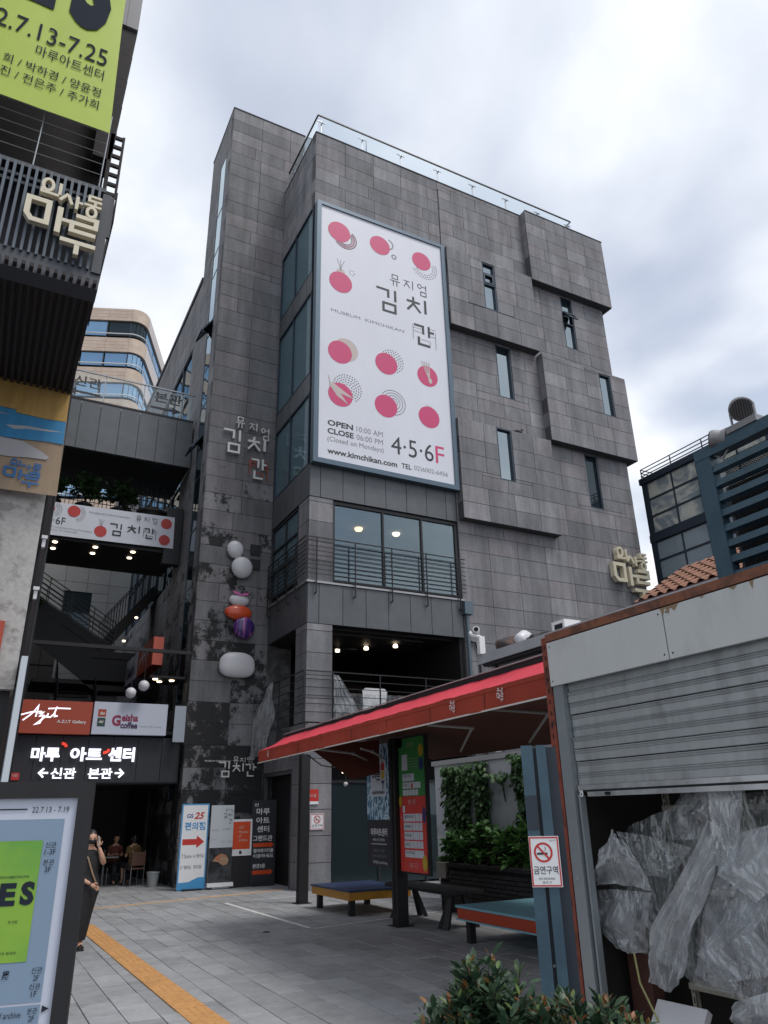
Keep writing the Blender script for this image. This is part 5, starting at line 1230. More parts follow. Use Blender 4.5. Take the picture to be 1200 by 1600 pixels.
# ------------------------------------------------------------------ left building with the louvred sign band
lb = thing('gallery_building', 'dark louvred building overhanging the left side of the plaza with a green banner', 'building', (-4, 12, 0))
YB, ZS, XE = 10.5, 9.74, .50
M['louvre'] = mat('louvre', (0.075, 0.092, 0.115), .45, .3, var=.06)
M['louvre_back'] = mat('louvre_back', (0.045, 0.052, 0.065), .6)
M['soffit_dark'] = mat('soffit_dark', (0.016, 0.016, 0.018), .7)
M['brown_black'] = mat('brown_black', (0.022, 0.018, 0.02), .8, noise=.2, nscale=6)
mb = MB().box(-12, YB + .05, ZS, XE, YB + .35, 9.96).box(-12, YB + .5, 9.96, XE - .02, YB + .6, 11.62).box(-12, YB + .06, 11.62, XE - .1, YB + .6, 11.70)
mb.build('fascia', M['louvre_back'], lb)
for z in (9.97, 11.30, 11.44): MB().box(-12, YB + .12, z, XE - .08, YB + .18, z + .06).build('louvre_rail', M['louvre'], lb)
sm = unit_box('louvre_slat', M['louvre'])
for k in range(46):
    x = .30 - .108*k; o = bpy.data.objects.new('louvre_slat', sm); COL.objects.link(o); o.parent = lb; o.location = Vector((x, YB + .06, 10.78)) - lb.location; o.scale = (.042, .10, 1.70)
MB().box(.36, YB + .02, 9.90, XE, YB + .2, 11.55).build('corner_panel', M['louvre_back'], lb)
MB().box(-12, YB + .04, ZS - .14, XE, YB + .40, ZS - .002).build('edge_beam', M['louvre_back'], lb)
MB().box(-12, YB + .4, ZS - .05, XE - .02, 14.4, ZS + .05).build('soffit', M['soffit_dark'], lb)
rm_ = unit_box('soffit_rib', M['brown_black'])
for k in range(36):
    x = XE - .06 - .115*k; o = bpy.data.objects.new('soffit_rib', rm_); COL.objects.link(o); o.parent = lb; o.location = Vector((x, 12.4, ZS - .085)) - lb.location; o.scale = (.055, 3.95, .07)
# recess above the louvres, wires and upper wall
MB().box(-12, 12.0, 9.8, .36, 12.2, 24).build('wall', M['brown_black'], lb)
wr = MB()
for z in (12.0, 12.24, 12.48, 12.72, 12.96): wr.tube([(-12, YB + .1, z), (.30, YB + .1, z)], .007, 5)
for x in (-2.4, -.76, .27): wr.tube([(x, YB + .1, 11.6), (x + .03, YB + .1, 13.4)], .011, 5)
wr.build('cable_rail', steel, lb)
for k in range(5):
    z = 16.9 - .72*k; MB().prism([(.10, 11.5, z), (.545 - .022*k, 11.5, z), (.535 - .022*k, 11.5, z - .2), (.49 - .022*k, 11.5, z - .715), (.10, 11.5, z - .715)], (0, .5, 0)).build('cladding', M['brown_black'], lb)
MB().box(-.2, 11.45, 16.95, .30, 11.9, 24).build('grey_cladding', mat('grey_clad', (0.26, 0.26, 0.28), .6), lb); MB().box(.305, 11.45, 16.95, .545, 11.9, 24).build('grey_cladding', bpy.data.materials['grey_clad'], lb)
mb = MB().box(.575, 11.5, 12.45, .62, 11.56, 13.98).box(.36, 11.5, 12.45, .43, 11.56, 13.98)
for k in range(7): mb.box(.431, 11.505, 12.48 + .235*k, .574, 11.555, 12.55 + .235*k)
mb.build('balcony_rail', M['brown_black'], lb); MB().box(.30, 11.5, 11.5, .60, 11.56, 12.44).build('side_panel', M['louvre_back'], lb)
MB().box(.62, 11.52, 11.9, .64, 15, 12.6).build('side_panel', M['brown_black'], lb)
# lower storeys behind
MB().box(-12, 15.6, 0, .52, 40, ZS - .2).box(-12, 15.6, ZS - .2, .56, 24, 14).build('rear_wall', M['brown_black'], lb)
mb = MB().box(-1.6, 14.4, 3.85, .345, 15.3, ZS - .05); mb.build('pillar', M['concrete'], lb)
MB().box(-8, 14.6, 0, .30, 15.4, 3.84).build('entrance_wall', M['black'], lb)
mb = MB()
for x in (.38, .50): mb.tube([(x, 14.6, 2.2), (x, 14.6, 9.6)], .03, 6)
mb.build('conduit', M['dark_metal'], lb)
for z in (8.05, 6.6, 5.6): tag(MB().obox((.44, 14.5, z), (.06, .10, .22)).obox((.44, 14.44, z + .08), (.1, .06, .06)).build('floodlight', M['shell_white']), {8.05: 'small pale fitting on the conduit beside the concrete pillar, topmost', 6.6: 'small pale fitting on the conduit beside the pillar, at half height', 5.6: 'small pale fitting on the conduit beside the pillar, lowest'}[z], 'floodlight', 'fittings beside the pillar')
# logo letters on the louvres
ll = thing('wall_sign', 'thick cream Korean letters mounted on the dark louvres of the left building', 'sign', (-.2, 10.4, 10.2))
fL_ = FF(YB)
for nm, ss in MARU:
    mb = MB()
    for i, (pts, w, cl) in enumerate(ss): mb.fstroke(fL_, [(-.74 + a*1.10, 10.02 + b*1.30) for a, b in pts], w*1.10, .14 + i*.0012, .10, cl)
    l_ = mb.build('letter', M['cream'], ll)
# green banner
gb = thing('banner', 'lime green exhibition banner with black lettering hung high on the left building', 'banner', (-1.2, 10.4, 12.8))
M['lime'] = mat('lime', (0.36, 0.47, 0.045), .55, noise=.04, nscale=1.4)
drape('sheet', [[(-3.4, YB - .06, 18.5), (.165, YB - .06, 18.5)], [(-3.4, YB - .06, 15.6), (.21, YB - .06, 15.6)], [(-3.4, YB - .06, 12.80), (.30, YB - .06, 12.83)]], 40, 60, .007, 5, 3.3, M['lime'], gb)
fG = FF(YB - .078)
M['banner_ink'] = mat('banner_ink', (0.022, 0.028, 0.04), .8, spec=.1)
text('lettering', 'S', (-.70, 15.05, -.02, 17.6), fG, M['banner_ink'], gb, 0, bold=.06); text('lettering', 'E', (-1.75, 15.20, -.93, 17.6), fG, M['banner_ink'], gb, 0, bold=.06)
text('lettering', '22.7.13-7.25', (-1.95, 14.32, .06, 14.74), fG, M['banner_ink'], gb, 0)
text('lettering', '\ub9c8\ub8e8\uc544\ud2b8\uc13c\ud130', (-1.06, 13.96, .05, 14.22), fG, M['banner_ink'], gb, 0)
text('lettering', '\ud76c / \ubc15\ud558\uacbd / \uc591\uc724\uc815', (-1.50, 13.54, .05, 13.76), fG, M['banner_ink'], gb, 0)
text('lettering', '\uc9c4 / \uc804\uc740\uc8fc / \uc8fc\uac00\ud76c', (-1.50, 13.24, .05, 13.46), fG, M['banner_ink'], gb, 0)
# tan and blue fabric banner below the soffit
tbn = thing('banner', 'tan and blue wave pattern fabric banner hanging under the dark soffit on the left', 'banner', (-.4, 14.15, 7.4))
M['tan_cloth'] = mat('tan_cloth', (0.30, 0.225, 0.155), .8, noise=.08, nscale=3, stretch=(4, 1, .3)); M['mustard_cloth'] = mat('mustard_cloth', (0.40, 0.25, 0.075), .8, noise=.12, nscale=3, stretch=(4, 1, .3))
M['wave_blue'] = mat('wave_blue', (0.03, 0.20, 0.40), .7, noise=.1, nscale=3, stretch=(4, 1, .3)); M['wave_white'] = mat('wave_white', (0.36, 0.36, 0.38), .7)
drape('sheet', [[(-2.2, 14.15, 9.72), (.47, 14.15, 9.70)], [(-2.2, 14.15, 7.36), (.52, 14.15, 7.42)]], 30, 24, .008, 5, 9.1, M['tan_cloth'], tbn)
fW = FF(14.13); c0 = 9.0
mb = MB().fpoly(fW, [(-2.2, 9.1), (-.42, 9.06), (-.41, 9.0), (.10, 8.98), (.475, 9.0), (.468, 9.695), (-2.2, 9.715)], 0); mb.build('mustard_field', M['mustard_cloth'], tbn)
mb = MB().fpoly(fW, [(-2.2, 9.09), (-.43, 9.05), (-.42, 8.99), (.10, 8.97), (.475, 8.99), (.49, 8.50), (.2, 8.50), (-.2, 8.46), (-2.2, 8.34)], .002); mb.build('blue_wave', M['wave_blue'], tbn)
mb = MB().fpoly(fW, [(-.55, 8.70), (-.2, 8.75), (.46, 8.76), (.2, 8.72), (-.2, 8.69), (-.4, 8.64)], .004).fpoly(fW, [(-2.2, 8.45), (-.9, 8.44), (-.2, 8.42), (.12, 8.28), (.28, 8.18), (.24, 8.12), (-.1, 8.10), (-.4, 8.06), (-2.2, 8.06)], .005).fpoly(fW, [(-2.2, 9.02), (-.9, 8.98), (-.5, 8.92), (-1.0, 8.94), (-2.2, 8.99)], .0055); mb.build('white_wave', M['wave_white'], tbn)
maru_logo(fW, -.45, 7.50, .63, .52, .007, mat('logo_blue', (0.03, 0.13, 0.33), .6), tbn, single=True)
rp = thing('wall_sign', 'red sign with a white mark cut off at the left edge on the concrete pillar', 'sign', (-.2, 14.2, 4)); MB().frect(FF(14.38), -1.2, 3.95, .03, 5.0, .1, .08).build('panel', M['brick_red'], rp)
mb = MB(); mb.fstroke(FF(14.38), [(-.25, 4.55), (-.05, 4.66)], .04, .104); mb.fstroke(FF(14.38), [(-.2, 4.75), (-.08, 4.52)], .04, .1055); mb.build('mark', M['print_white'], rp)
wp = thing('light_column', 'narrow pale vertical panel standing in front of the dark left building', 'panel', (.42, 14.0, 0)); MB().box(.375, 14.0, 2.2, .475, 14.5, 4.36).build('panel', mat('pale_panel', (0.50, 0.55, 0.60), .4), wp); MB().box(.40, 14.1, 0, .45, 14.4, 2.2).build('stand', M['black'], wp)
# ------------------------------------------------------------------ poster stand in the left foreground
SB = thing('poster_stand', 'black framed exhibition poster board filling the lower left foreground', 'poster stand', (.402, 3.58, 0), None, R(-10), local=True)
fD = FF(0.0); kz = lambda z: 1.75 + (z - 1.75)*1.712; ku = lambda u: u*1.712
MB().box(-1.0, .0, .25, .0, .05, 1.835).build('panel', mat('poster_pale', (0.50, 0.54, 0.64), .3), SB)
m = MB().box(.0, -.02, .0, .06, .10, 1.90).box(-1.06, -.02, .0, -1.0, .10, 1.90).box(-1.0, -.02, 1.835, .0, .10, 1.90).box(-1.0, -.02, .0, .0, .10, .25)
m.build('frame', M['black'], SB)
MB().box(-.9, .1, 0, -.1, .6, .03).build('foot', M['black'], SB)
MB().frect(fD, -.98, kz(1.371), ku(-.025), kz(1.752), .002).build('blue_field', mat('poster_blue', (0.20, 0.28, 0.38), .3), SB)
MB().frect(fD, -.98, .9, ku(-.025), kz(1.366), .002).build('blue_field', bpy.data.materials['poster_blue'], SB)
MB().frect(fD, -.52, kz(1.452), ku(-.067), kz(1.705), .004).build('green_field', mat('poster_green', (0.22, 0.40, 0.045), .4, col2=(0.13, 0.33, 0.05), nscale=2.5), SB)
def ptxt(b, r_, m='banner_ink', bold=0.0): text('lettering', b, (ku(r_[0]), kz(r_[1]), ku(r_[2]), kz(r_[3])), fD, M[m], SB, .006, bold=bold)
ptxt('22.7.13 - 7.19', (-.101, 1.767, -.018, 1.780)); MB().frect(fD, -.6, kz(1.7735), ku(-.112), kz(1.7765), .006).build('rule', M['banner_ink'], SB)
ptxt('\uc2e0\uad00', (-.060, 1.688, -.036, 1.701)); ptxt('1-3F', (-.060, 1.673, -.036, 1.685)); ptxt('\ubcf8\uad00', (-.060, 1.650, -.036, 1.663)); ptxt('3F', (-.055, 1.635, -.041, 1.647))
ptxt('S', (-.100, 1.567, -.070, 1.617), bold=.05); ptxt('E', (-.145, 1.567, -.110, 1.615), bold=.05); ptxt('EXHIBITION', (-.150, 1.625, -.087, 1.630)); ptxt('\uc8fc\uac00\ud76c', (-.118, 1.530, -.098, 1.537))
ptxt('\uc804\uc740\uc8fc \ub958\uc81c\ud76c', (-.135, 1.468, -.092, 1.474)); ptxt('\u5c55', (-.113, 1.418, -.098, 1.436), bold=.02)
ptxt('\uc2e0\uad00', (-.053, 1.427, -.030, 1.440)); ptxt('2F', (-.047, 1.413, -.036, 1.424)); ptxt('\uc2e0\uad00', (-.053, 1.396, -.030, 1.408)); ptxt('1F', (-.047, 1.382, -.036, 1.393))
ptxt('of archive', (-.112, 1.344, -.063, 1.356)); ptxt('\ubcf8\uad00', (-.050, 1.349, -.030, 1.361)); ptxt('2F', (-.046, 1.335, -.034, 1.346))
mb = MB().fpoly(fD, [(ku(-.021), kz(1.364)), (ku(-.006), kz(1.357)), (ku(-.021), kz(1.350))], .006); mb.build('arrow', M['banner_ink'], SB)
# ------------------------------------------------------------------ shutter shop on the right
SX = 3.9
shop = thing('shutter_shop', 'small steel framed shop with a half open grey roller shutter at the right edge', 'kiosk', (4.6, 2.5, 0))
M['rust_red'] = mat('rust_red', (0.21, 0.045, 0.025), .6, col2=(0.10, 0.028, 0.018), nscale=9, lo=.5, hi=.62, noise=.1)
M['rust_beam'] = mat('rust_beam', (0.20, 0.075, 0.04), .7, col2=(0.10, 0.04, 0.025), nscale=7, lo=.45, hi=.6)
M['fascia_grey'] = mat('fascia_grey', (0.50, 0.515, 0.51), .45, noise=.03, nscale=2, col2=(0.40, 0.41, 0.40), lo=.48, hi=.66, stretch=(1, 1, .45), detail=8)
M['galv'] = mat('galv', (0.29, 0.325, 0.345), .4, .55, noise=.06, nscale=3)
M['shutter'] = mat('shutter', (0.33, 0.352, 0.36), .4, .3, noise=.10, nscale=3.2, stretch=(1, 1.6, .5), var=.05, col2=(0.24, 0.255, 0.26), lo=.52, hi=.7)
M['bright_bar'] = mat('bright_bar', (0.55, 0.56, 0.57), .3, .6, col2=(0.42, 0.43, 0.44), nscale=6)
fH = FL(SX)
post = MB().box(SX, 4.585, 0, SX + .10, 4.66, 3.03).box(SX + .02, 4.575, 0, SX + .1, 4.584, 3.0).build('corner_post', M['rust_red'], shop)
m = MB()
for k in range(34): z = .1 + .086*k; m.frect(fH, -4.632, z, -4.618, z + .034, .002)
kind(m.build('slot_holes', M['void'], post), 'stuff')
MB().box(SX - .02, .3, 2.985, SX + .12, 4.584, 3.045).build('top_beam', M['rust_beam'], shop)
for a, b in ((3.385, 4.572), (.3, 3.375)):
    p_ = MB().frect(fH, -b, 2.635, -a, 2.975, .02, .03).build('fascia_panel', M['fascia_grey'], shop)
    m = MB()
    for y in (a + .03, b - .03):
        for z in (2.67, 2.94): m.fell(fH, (-y, z), .007, .007, .022, n=8)
    kind(m.build('screws', M['void'], p_), 'stuff')
rs_ = MB()
rr5 = random.Random(5)
for k in range(24):
    y = .5 + 2.9*rr5.random(); h = .015 + .05*rr5.random()**2; w = .03 + .06*rr5.random(); rs_.fpoly(fH, [(-y, 2.974), (-y - w*.5, 2.974 - h), (-y - w, 2.974)], .0205 + .0001*k)
kind(rs_.build('rust_runs', mat('rust_run', (0.24, 0.17, 0.10), .7), shop), 'stuff')
MB().box(SX, 4.462, 0, SX + .09, 4.572, 2.634).build('guide_rail', M['galv'], shop)
MB().box(SX + .02, 4.425, 0, SX + .07, 4.445, 1.84).build('guide_lip', M['galv'], shop); MB().box(SX - .008, 4.50, 1.28, SX, 4.53, 1.30).build('latch', M['bright_bar'], shop)
MB().frect(fH, -4.461, 2.60, -.3, 2.634, -.05, .04).build('shutter_box', M['shutter'], shop)
P = .0805; prof = [(.0, .0), (-.004, .004), (-.004, .050), (-.002, .053), (-.008, .056), (-.009, .060), (-.003, .063), (-.004, .068), (-.011, .072), (-.012, .077), (-.004, P), (.012, P), (.012, 0)]
smv = MB().prism([(x, .3, z) for x, z in prof], (0, 4.155, 0)); sme = bpy.data.meshes.new('shutter_slat'); sme.from_pydata(smv.v, [], smv.f); sme.materials.append(M['shutter'])
for k in range(9):
    o = bpy.data.objects.new('shutter_slat', sme); COL.objects.link(o); o.parent = shop; o.location = Vector((SX + .05 + rnd.uniform(-.002, .003), 0, 1.905 + (P + .003)*k + rnd.uniform(-.0015, .0015))) - shop.location; o.rotation_euler = (rnd.uniform(-.0012, .0012), rnd.uniform(-.03, .03), rnd.uniform(-.002, .002))
MB().box(SX + .03, .3, 1.872, SX + .07, 4.452, 1.904).build('bottom_bar', M['bright_bar'], shop); MB().box(SX + .035, .3, 1.858, SX + .065, 4.45, 1.871).build('rubber_strip', M['black'], shop)
bb2 = MB().box(SX + .025, .3, 1.826, SX + .075, 4.35, 1.857).build('bottom_bar', M['bright_bar'], shop)
mb = MB(); mb.farc(fH, (-4.41, 1.842), .014, .007, -.02, 0, 2*PI, 14, .004); mb.fstroke(fH, [(-4.43, 1.865), (-4.395, 1.865), (-4.40, 1.826)], .007, -.018, .004); mb.build('hook', M['print_white'], shop)
MB().box(SX + .01, 4.12, 1.832, SX + .03, 4.16, 1.852).build('lock', M['void'], shop)
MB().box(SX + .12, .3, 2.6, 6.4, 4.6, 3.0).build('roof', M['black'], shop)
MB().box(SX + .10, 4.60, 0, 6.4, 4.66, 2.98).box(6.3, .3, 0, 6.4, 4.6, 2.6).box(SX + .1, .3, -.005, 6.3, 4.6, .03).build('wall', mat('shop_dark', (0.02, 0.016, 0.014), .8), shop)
MB().box(4.25, 4.30, 0, 4.35, 4.5, 1.0).build('board', mat('dull_maroon', (0.075, 0.028, 0.02), .8), shop)
rack = thing('shelf_rack', 'beige slotted steel shelving inside the half open shutter shop', 'shelf', (4.7, 3.6, 0))
M['rack'] = mat('rack', (0.30, 0.28, 0.23), .6, noise=.1)
for (x, y) in ((4.45, 4.12), (4.45, 3.28), (4.9, 4.12), (4.9, 3.28), (4.3, 3.36), (4.3, 2.4)):
    u_ = MB().box(x, y, 0, x + .035, y + .004, 1.95).box(x, y, 0, x + .004, y + .035, 1.95).build('upright', M['rack'], rack); m = MB()
    for k in range(30): m.frect(FL(x), -y - .022, .06 + .06*k, -y - .012, .095 + .06*k, .001)
    kind(m.build('slot_holes', M['void'], u_), 'stuff')
for z in (.62, 1.2, 1.72): MB().box(4.44, 3.28, z, 4.95, 4.16, z + .035).build('shelf', M['rack'], rack)
MB().box(4.3, 2.4, .55, 4.7, 3.36, .585).build('shelf', M['rack'], rack); MB().box(4.3, 2.4, 1.1, 4.7, 3.36, 1.135).build('shelf', M['rack'], rack)
cb = thing('carton', 'pale grey flat carton leaning at the bottom of the shop opening', 'box', (4.0, 3.95, 0)); MB().obox((4.06, 3.93, .50), (.05, .36, .24), (0, .7, .1)).build('carton_body', mat('carton', (0.50, 0.50, 0.52), .7), cb)
M['dull_cloth'] = mat('dull_cloth', (0.05, 0.05, 0.055), .9, col2=(0.10, 0.06, 0.05), nscale=3, noise=.2)
for i, (c, r_, lab) in enumerate((((4.5, 3.6, .92), (.22, .34, .26), 'dark wrapped bundle of goods on the middle shelf of the shop'), ((4.5, 3.85, 1.42), (.2, .25, .18), 'dark wrapped bundle of goods on the upper shelf of the shop'), ((4.4, 2.85, .8), (.2, .4, .22), 'dark wrapped bundle of goods low on the right shelf of the shop'))):
    mb = MB().ball(c, r_, 20, 12); mb.v = [tuple(Vector(v) + (Vector(v) - Vector(c))*.35*mnoise.noise(Vector(v)*5)) for v in mb.v]; tag(mb.build('bundle', M['dull_cloth'], smooth=True), lab, 'bundle')
fl_ = thing('artificial_flower', 'orange and yellow bouquet wrapped in plastic at the right edge of the shop opening', 'flowers', (4.15, 2.95, 1.0)); mb = MB()
for k in range(26): mb.ball((4.16 + rr5.uniform(-.04, .04), 2.98 + rr5.uniform(-.07, .07), 1.08 + rr5.uniform(-.07, .07)), rr5.uniform(.012, .022), 6, 4)
kind(mb.build('blossoms', mat('blossom', (0.50, 0.16, 0.02), .6, col2=(0.5, 0.33, 0.05), nscale=18), fl_), 'stuff'); MB().tube([(4.16, 2.98, 1.05), (4.2, 3.0, .6)], .02, 6).build('stem', M['leaf_mid'], fl_)
SHEETS = [
 ('plastic_thick', 'clear plastic sheet bunched over goods at the left of the shop opening, upper part', .05, 6, [[(4.05,4.46,1.40),(4.05,4.26,1.61),(4.05,4.10,1.47)],[(4.02,4.50,1.31),(4.0,4.28,1.42),(4.02,4.02,1.35)],[(4.05,4.57,1.23),(4.05,4.32,1.26),(4.05,3.96,1.24)]]),
 ('plastic', 'clear plastic bag hanging lower at the left of the shop opening', .05, 6, [[(4.1,4.64,1.19),(4.1,4.38,1.22),(4.1,4.02,1.22)],[(4.1,4.65,1.01),(4.05,4.5,.98),(4.08,4.09,1.05)],[(4.1,4.45,.86),(4.1,4.31,.84),(4.1,4.15,.86)]]),
 ('plastic_thin', 'greenish plastic sheet sagging across the middle of the shop opening', .04, 4, [[(4.15,4.33,1.59),(4.15,4.06,1.57),(4.15,3.67,1.50)],[(4.15,4.16,1.39),(4.12,3.94,1.34),(4.15,3.76,1.42)],[(4.15,4.06,1.32),(4.15,3.92,1.31),(4.15,3.83,1.36)]]),
 ('plastic', 'rounded fold of greenish plastic hanging under the shutter bar', .03, 3, [[(4.2,3.69,1.86),(4.2,3.45,1.86)],[(4.18,3.90,1.69),(4.2,3.51,1.74)],[(4.2,3.86,1.54),(4.2,3.65,1.55)]]),
 ('plastic_thick', 'long white plastic sheet falling diagonally down the middle of the shop opening', .045, 7, [[(4.0,3.37,1.68),(4.0,3.35,1.60),(4.0,3.35,1.43)],[(4.0,3.67,1.36),(3.96,3.56,1.29),(4.0,3.37,1.42)],[(4.0,3.97,1.03),(3.95,3.76,1.05),(4.0,3.54,1.18)],[(4.0,4.03,.88),(3.97,3.85,.87),(4.0,3.69,.97)],[(4.0,4.07,.72),(4.0,3.89,.69),(4.0,3.76,.80)]]),
 ('plastic_thick', 'crinkled plastic strip hanging straight down from the shutter bar on the right', .03, 5, [[(3.985,3.33,1.87),(3.985,3.08,1.87)],[(3.97,3.34,1.74),(3.97,3.11,1.74)],[(3.97,3.33,1.50),(3.97,3.19,1.50)],[(3.98,3.38,1.36),(3.98,3.23,1.45)]]),
 ('plastic_thick', 'crinkled plastic swag sweeping up to the right edge of the shop opening', .035, 6, [[(4.02,3.19,1.60),(4.02,2.80,1.68)],[(4.0,3.40,1.37),(4.0,2.85,1.56)],[(4.02,3.19,1.23),(4.02,2.90,1.40)]]),
 ('plastic', 'thin plastic bag hanging at the lower right of the shop opening', .04, 5, [[(4.08,3.36,1.25),(4.08,3.10,1.25)],[(4.05,3.67,.92),(4.06,3.25,1.09)],[(4.08,3.53,.79),(4.08,3.10,.90)]]),
 ('plastic_thin', 'wide thin plastic curtain behind the other sheets in the shop opening', .05, 8, [[(4.26,4.30,1.62),(4.24,3.7,1.80),(4.26,2.7,1.84)],[(4.22,4.52,1.25),(4.2,3.7,1.3),(4.22,2.7,1.35)],[(4.2,4.60,.92),(4.18,3.8,.72),(4.2,2.7,.70)]]),
 ('plastic', 'broad plastic sheet hanging between the diagonal sheet and the right edge of the opening', .06, 7, [[(4.14,3.42,1.50),(4.12,3.1,1.60),(4.14,2.7,1.62)],[(4.1,3.62,1.12),(4.08,3.2,1.15),(4.1,2.7,1.2)],[(4.1,3.75,.80),(4.06,3.3,.66),(4.08,2.7,.72)]]),
 ('plastic_thick', 'white plastic bag lying at the bottom right corner of the shop opening', .03, 4, [[(4.0,3.42,.72),(4.0,3.05,.86)],[(3.96,3.45,.64),(3.97,3.05,.74)],[(4.0,3.41,.56),(4.0,3.08,.62)]]),
]
for i, (m_, lab, amp, fold, rows) in enumerate(SHEETS): tag(drape('plastic_sheet', rows, 56, 60, amp, fold, i*2.7 + .4, M[m_], nrm=(-1, 0, 0)), lab, 'plastic sheet', 'plastic sheets in the shop')
tag(MB().tube([(4.02, 4.19, .86), (4.0, 4.15, .70), (4.02, 4.05, .50)], .007, 6).build('strap', mat('strap', (0.30, 0.29, 0.12), .6)), 'yellow strap dangling below the plastic in the shop', 'strap')
# blue steel posts with the no smoking sign
bp_ = thing('steel_post', 'pair of tall blue steel channels standing beside the red shop post', 'post', (3.15, 3.95, 0))
M['post_blue'] = mat('post_blue', (0.05, 0.095, 0.13), .42, .2, noise=.08, nscale=4, col2=(0.042, 0.08, 0.11), lo=.5, hi=.62)
fK = Frame((3.13, 3.95, 0), (math.cos(R(-38)), math.sin(R(-38)), 0))
M['post_dark'] = mat('post_dark', (0.02, 0.03, 0.045), .5)
for a, b, m_ in ((-.062, .012, 'post_blue'), (.034, .095, 'post_blue')): MB().frect(fK, a, 0, b, 2.13, 0, .10).build('channel', M[m_], bp_)
MB().frect(fK, .012, 0, .034, 2.12, -.04, .06).build('web', M['post_dark'], bp_); MB().frect(fK, .0955, 0, .16, 2.12, -.06, .05).build('web', M['post_dark'], bp_)
for z in (1.35, .9): MB().fell(fK, (.024, z), .008, .008, -.03, .01, 10).build('bolt', steel, bp_)
MB().frect(fK, -.058, 1.63, .012, 1.83, .003).build('patch', M['post_dark'], bp_)
ns = thing('no_smoking_sign', 'white no smoking plate with a red ring and Korean text on the blue post', 'sign', (3.13, 3.93, 1.3))
u0, u1, z0, z1 = -.062, .118, 1.315, 1.595
MB().frect(fK, u0, z0, u1, z1, .012, .008).build('plate', M['print_white'], ns)
mb = MB(); mb.fstroke(fK, [(u0 + .006, z0 + .008), (u1 - .008, z0 + .008), (u1 - .008, z1 - .008), (u0 + .006, z1 - .008)], .008, .0135, closed=True)
mb.farc(fK, (.020, 1.505), .050, .012, .0135, 0, 2*PI, 28); mb.fstroke(fK, [(-.012, 1.54), (.052, 1.47)], .011, .0145); mb.build('red_print', M['red_print'], ns)
mb = MB(); mb.fstroke(fK, [(-.018, 1.498), (.045, 1.498)], .012, .0139); mb.fstroke(fK, [(.030, 1.512), (.036, 1.525), (.030, 1.535)], .003, .0141); mb.build('cigarette', M['print_black'], ns)
text('lettering', '\uae08\uc5f0\uad6c\uc5ed', (-.046, 1.385, .098, 1.43), fK, M['print_black'], ns, .0135, bold=.01); text('lettering', 'NO SMOKING', (-.02, 1.355, .075, 1.367), fK, M['print_black'], ns, .0135); text('lettering', '\uc885\ub85c\uad6c', (.0, 1.335, .055, 1.346), fK, M['print_black'], ns, .0135); text('lettering', '\uae08\uc5f0\uad6c\uc5ed', (.062, 1.565, .098, 1.575), fK, M['print_black'], ns, .0135)
# blue louvre screen and floodlights over the shop
lv = thing('louvre_screen', 'blue steel louvre screen over perforated mesh standing on the shop roof', 'screen', (5.5, 2.2, 3.5))
MB().box(5.46, 3.93, 3.40, 5.56, 4.09, 4.80).build('post', M['post_blue'], lv); MB().box(5.455, .2, 4.69, 5.57, 4.09, 4.80).build('top_rail', M['post_blue'], lv)
pm = unit_box('louvre', M['post_blue'])
for k in range(9):
    o = bpy.data.objects.new('louvre', pm); COL.objects.link(o); o.parent = lv; o.location = Vector((5.50, 2.06, 4.555 - .142*k)) - lv.location; o.scale = (.06, 3.74, .066); o.rotation_euler = (0, R(12), 0)
M['perf'] = mat('perf', (0.02, 0.02, 0.022), .8)
def perf_mat():
    m = bpy.data.materials.new('perforated_mesh'); m.use_nodes = True; N, Lk = m.node_tree.nodes, m.node_tree.links; N.clear()
    out = N.new('ShaderNodeOutputMaterial'); df = N.new('ShaderNodeBsdfDiffuse'); df.inputs[0].default_value = (.02, .02, .022, 1); tr = N.new('ShaderNodeBsdfTransparent'); mx = N.new('ShaderNodeMixShader')
    geo = N.new('ShaderNodeNewGeometry'); mp = N.new('ShaderNodeMapping'); mp.inputs['Scale'].default_value = (0, 55, 55); mp.inputs['Rotation'].default_value = (R(45), 0, 0); Lk.new(geo.outputs['Position'], mp.inputs[0])
    fr_ = N.new('ShaderNodeVectorMath'); fr_.operation = 'FRACTION'; Lk.new(mp.outputs[0], fr_.inputs[0])
    sb = N.new('ShaderNodeVectorMath'); sb.operation = 'SUBTRACT'; sb.inputs[1].default_value = (0, .5, .5); Lk.new(fr_.outputs[0], sb.inputs[0])
    ml = N.new('ShaderNodeVectorMath'); ml.operation = 'MULTIPLY'; ml.inputs[1].default_value = (0, 1, 1); Lk.new(sb.outputs[0], ml.inputs[0])
    le = N.new('ShaderNodeVectorMath'); le.operation = 'LENGTH'; Lk.new(ml.outputs[0], le.inputs[0])
    lt = N.new('ShaderNodeMath'); lt.operation = 'LESS_THAN'; lt.inputs[1].default_value = .30; Lk.new(le.outputs['Value'], lt.inputs[0])
    Lk.new(lt.outputs[0], mx.inputs[0]); Lk.new(df.outputs[0], mx.inputs[1]); Lk.new(tr.outputs[0], mx.inputs[2]); Lk.new(mx.outputs[0], out.inputs[0]); return m
MB().quad((5.64, .2, 3.4), (5.64, 3.93, 3.4), (5.64, 3.93, 4.69), (5.64, .2, 4.69)).build('perforated_sheet', perf_mat(), lv)
MB().box(5.7, .2, 3.0, 7.2, 4.0, 4.45).build('plant_box', mat('plant_box', (0.16, 0.16, 0.165), .8, noise=.2), lv)
M['lamp_grey'] = mat('lamp_grey', (0.24, 0.24, 0.25), .45, .3); M['lamp_glass'] = mat('lamp_glass', (0.13, 0.13, 0.135), .25)
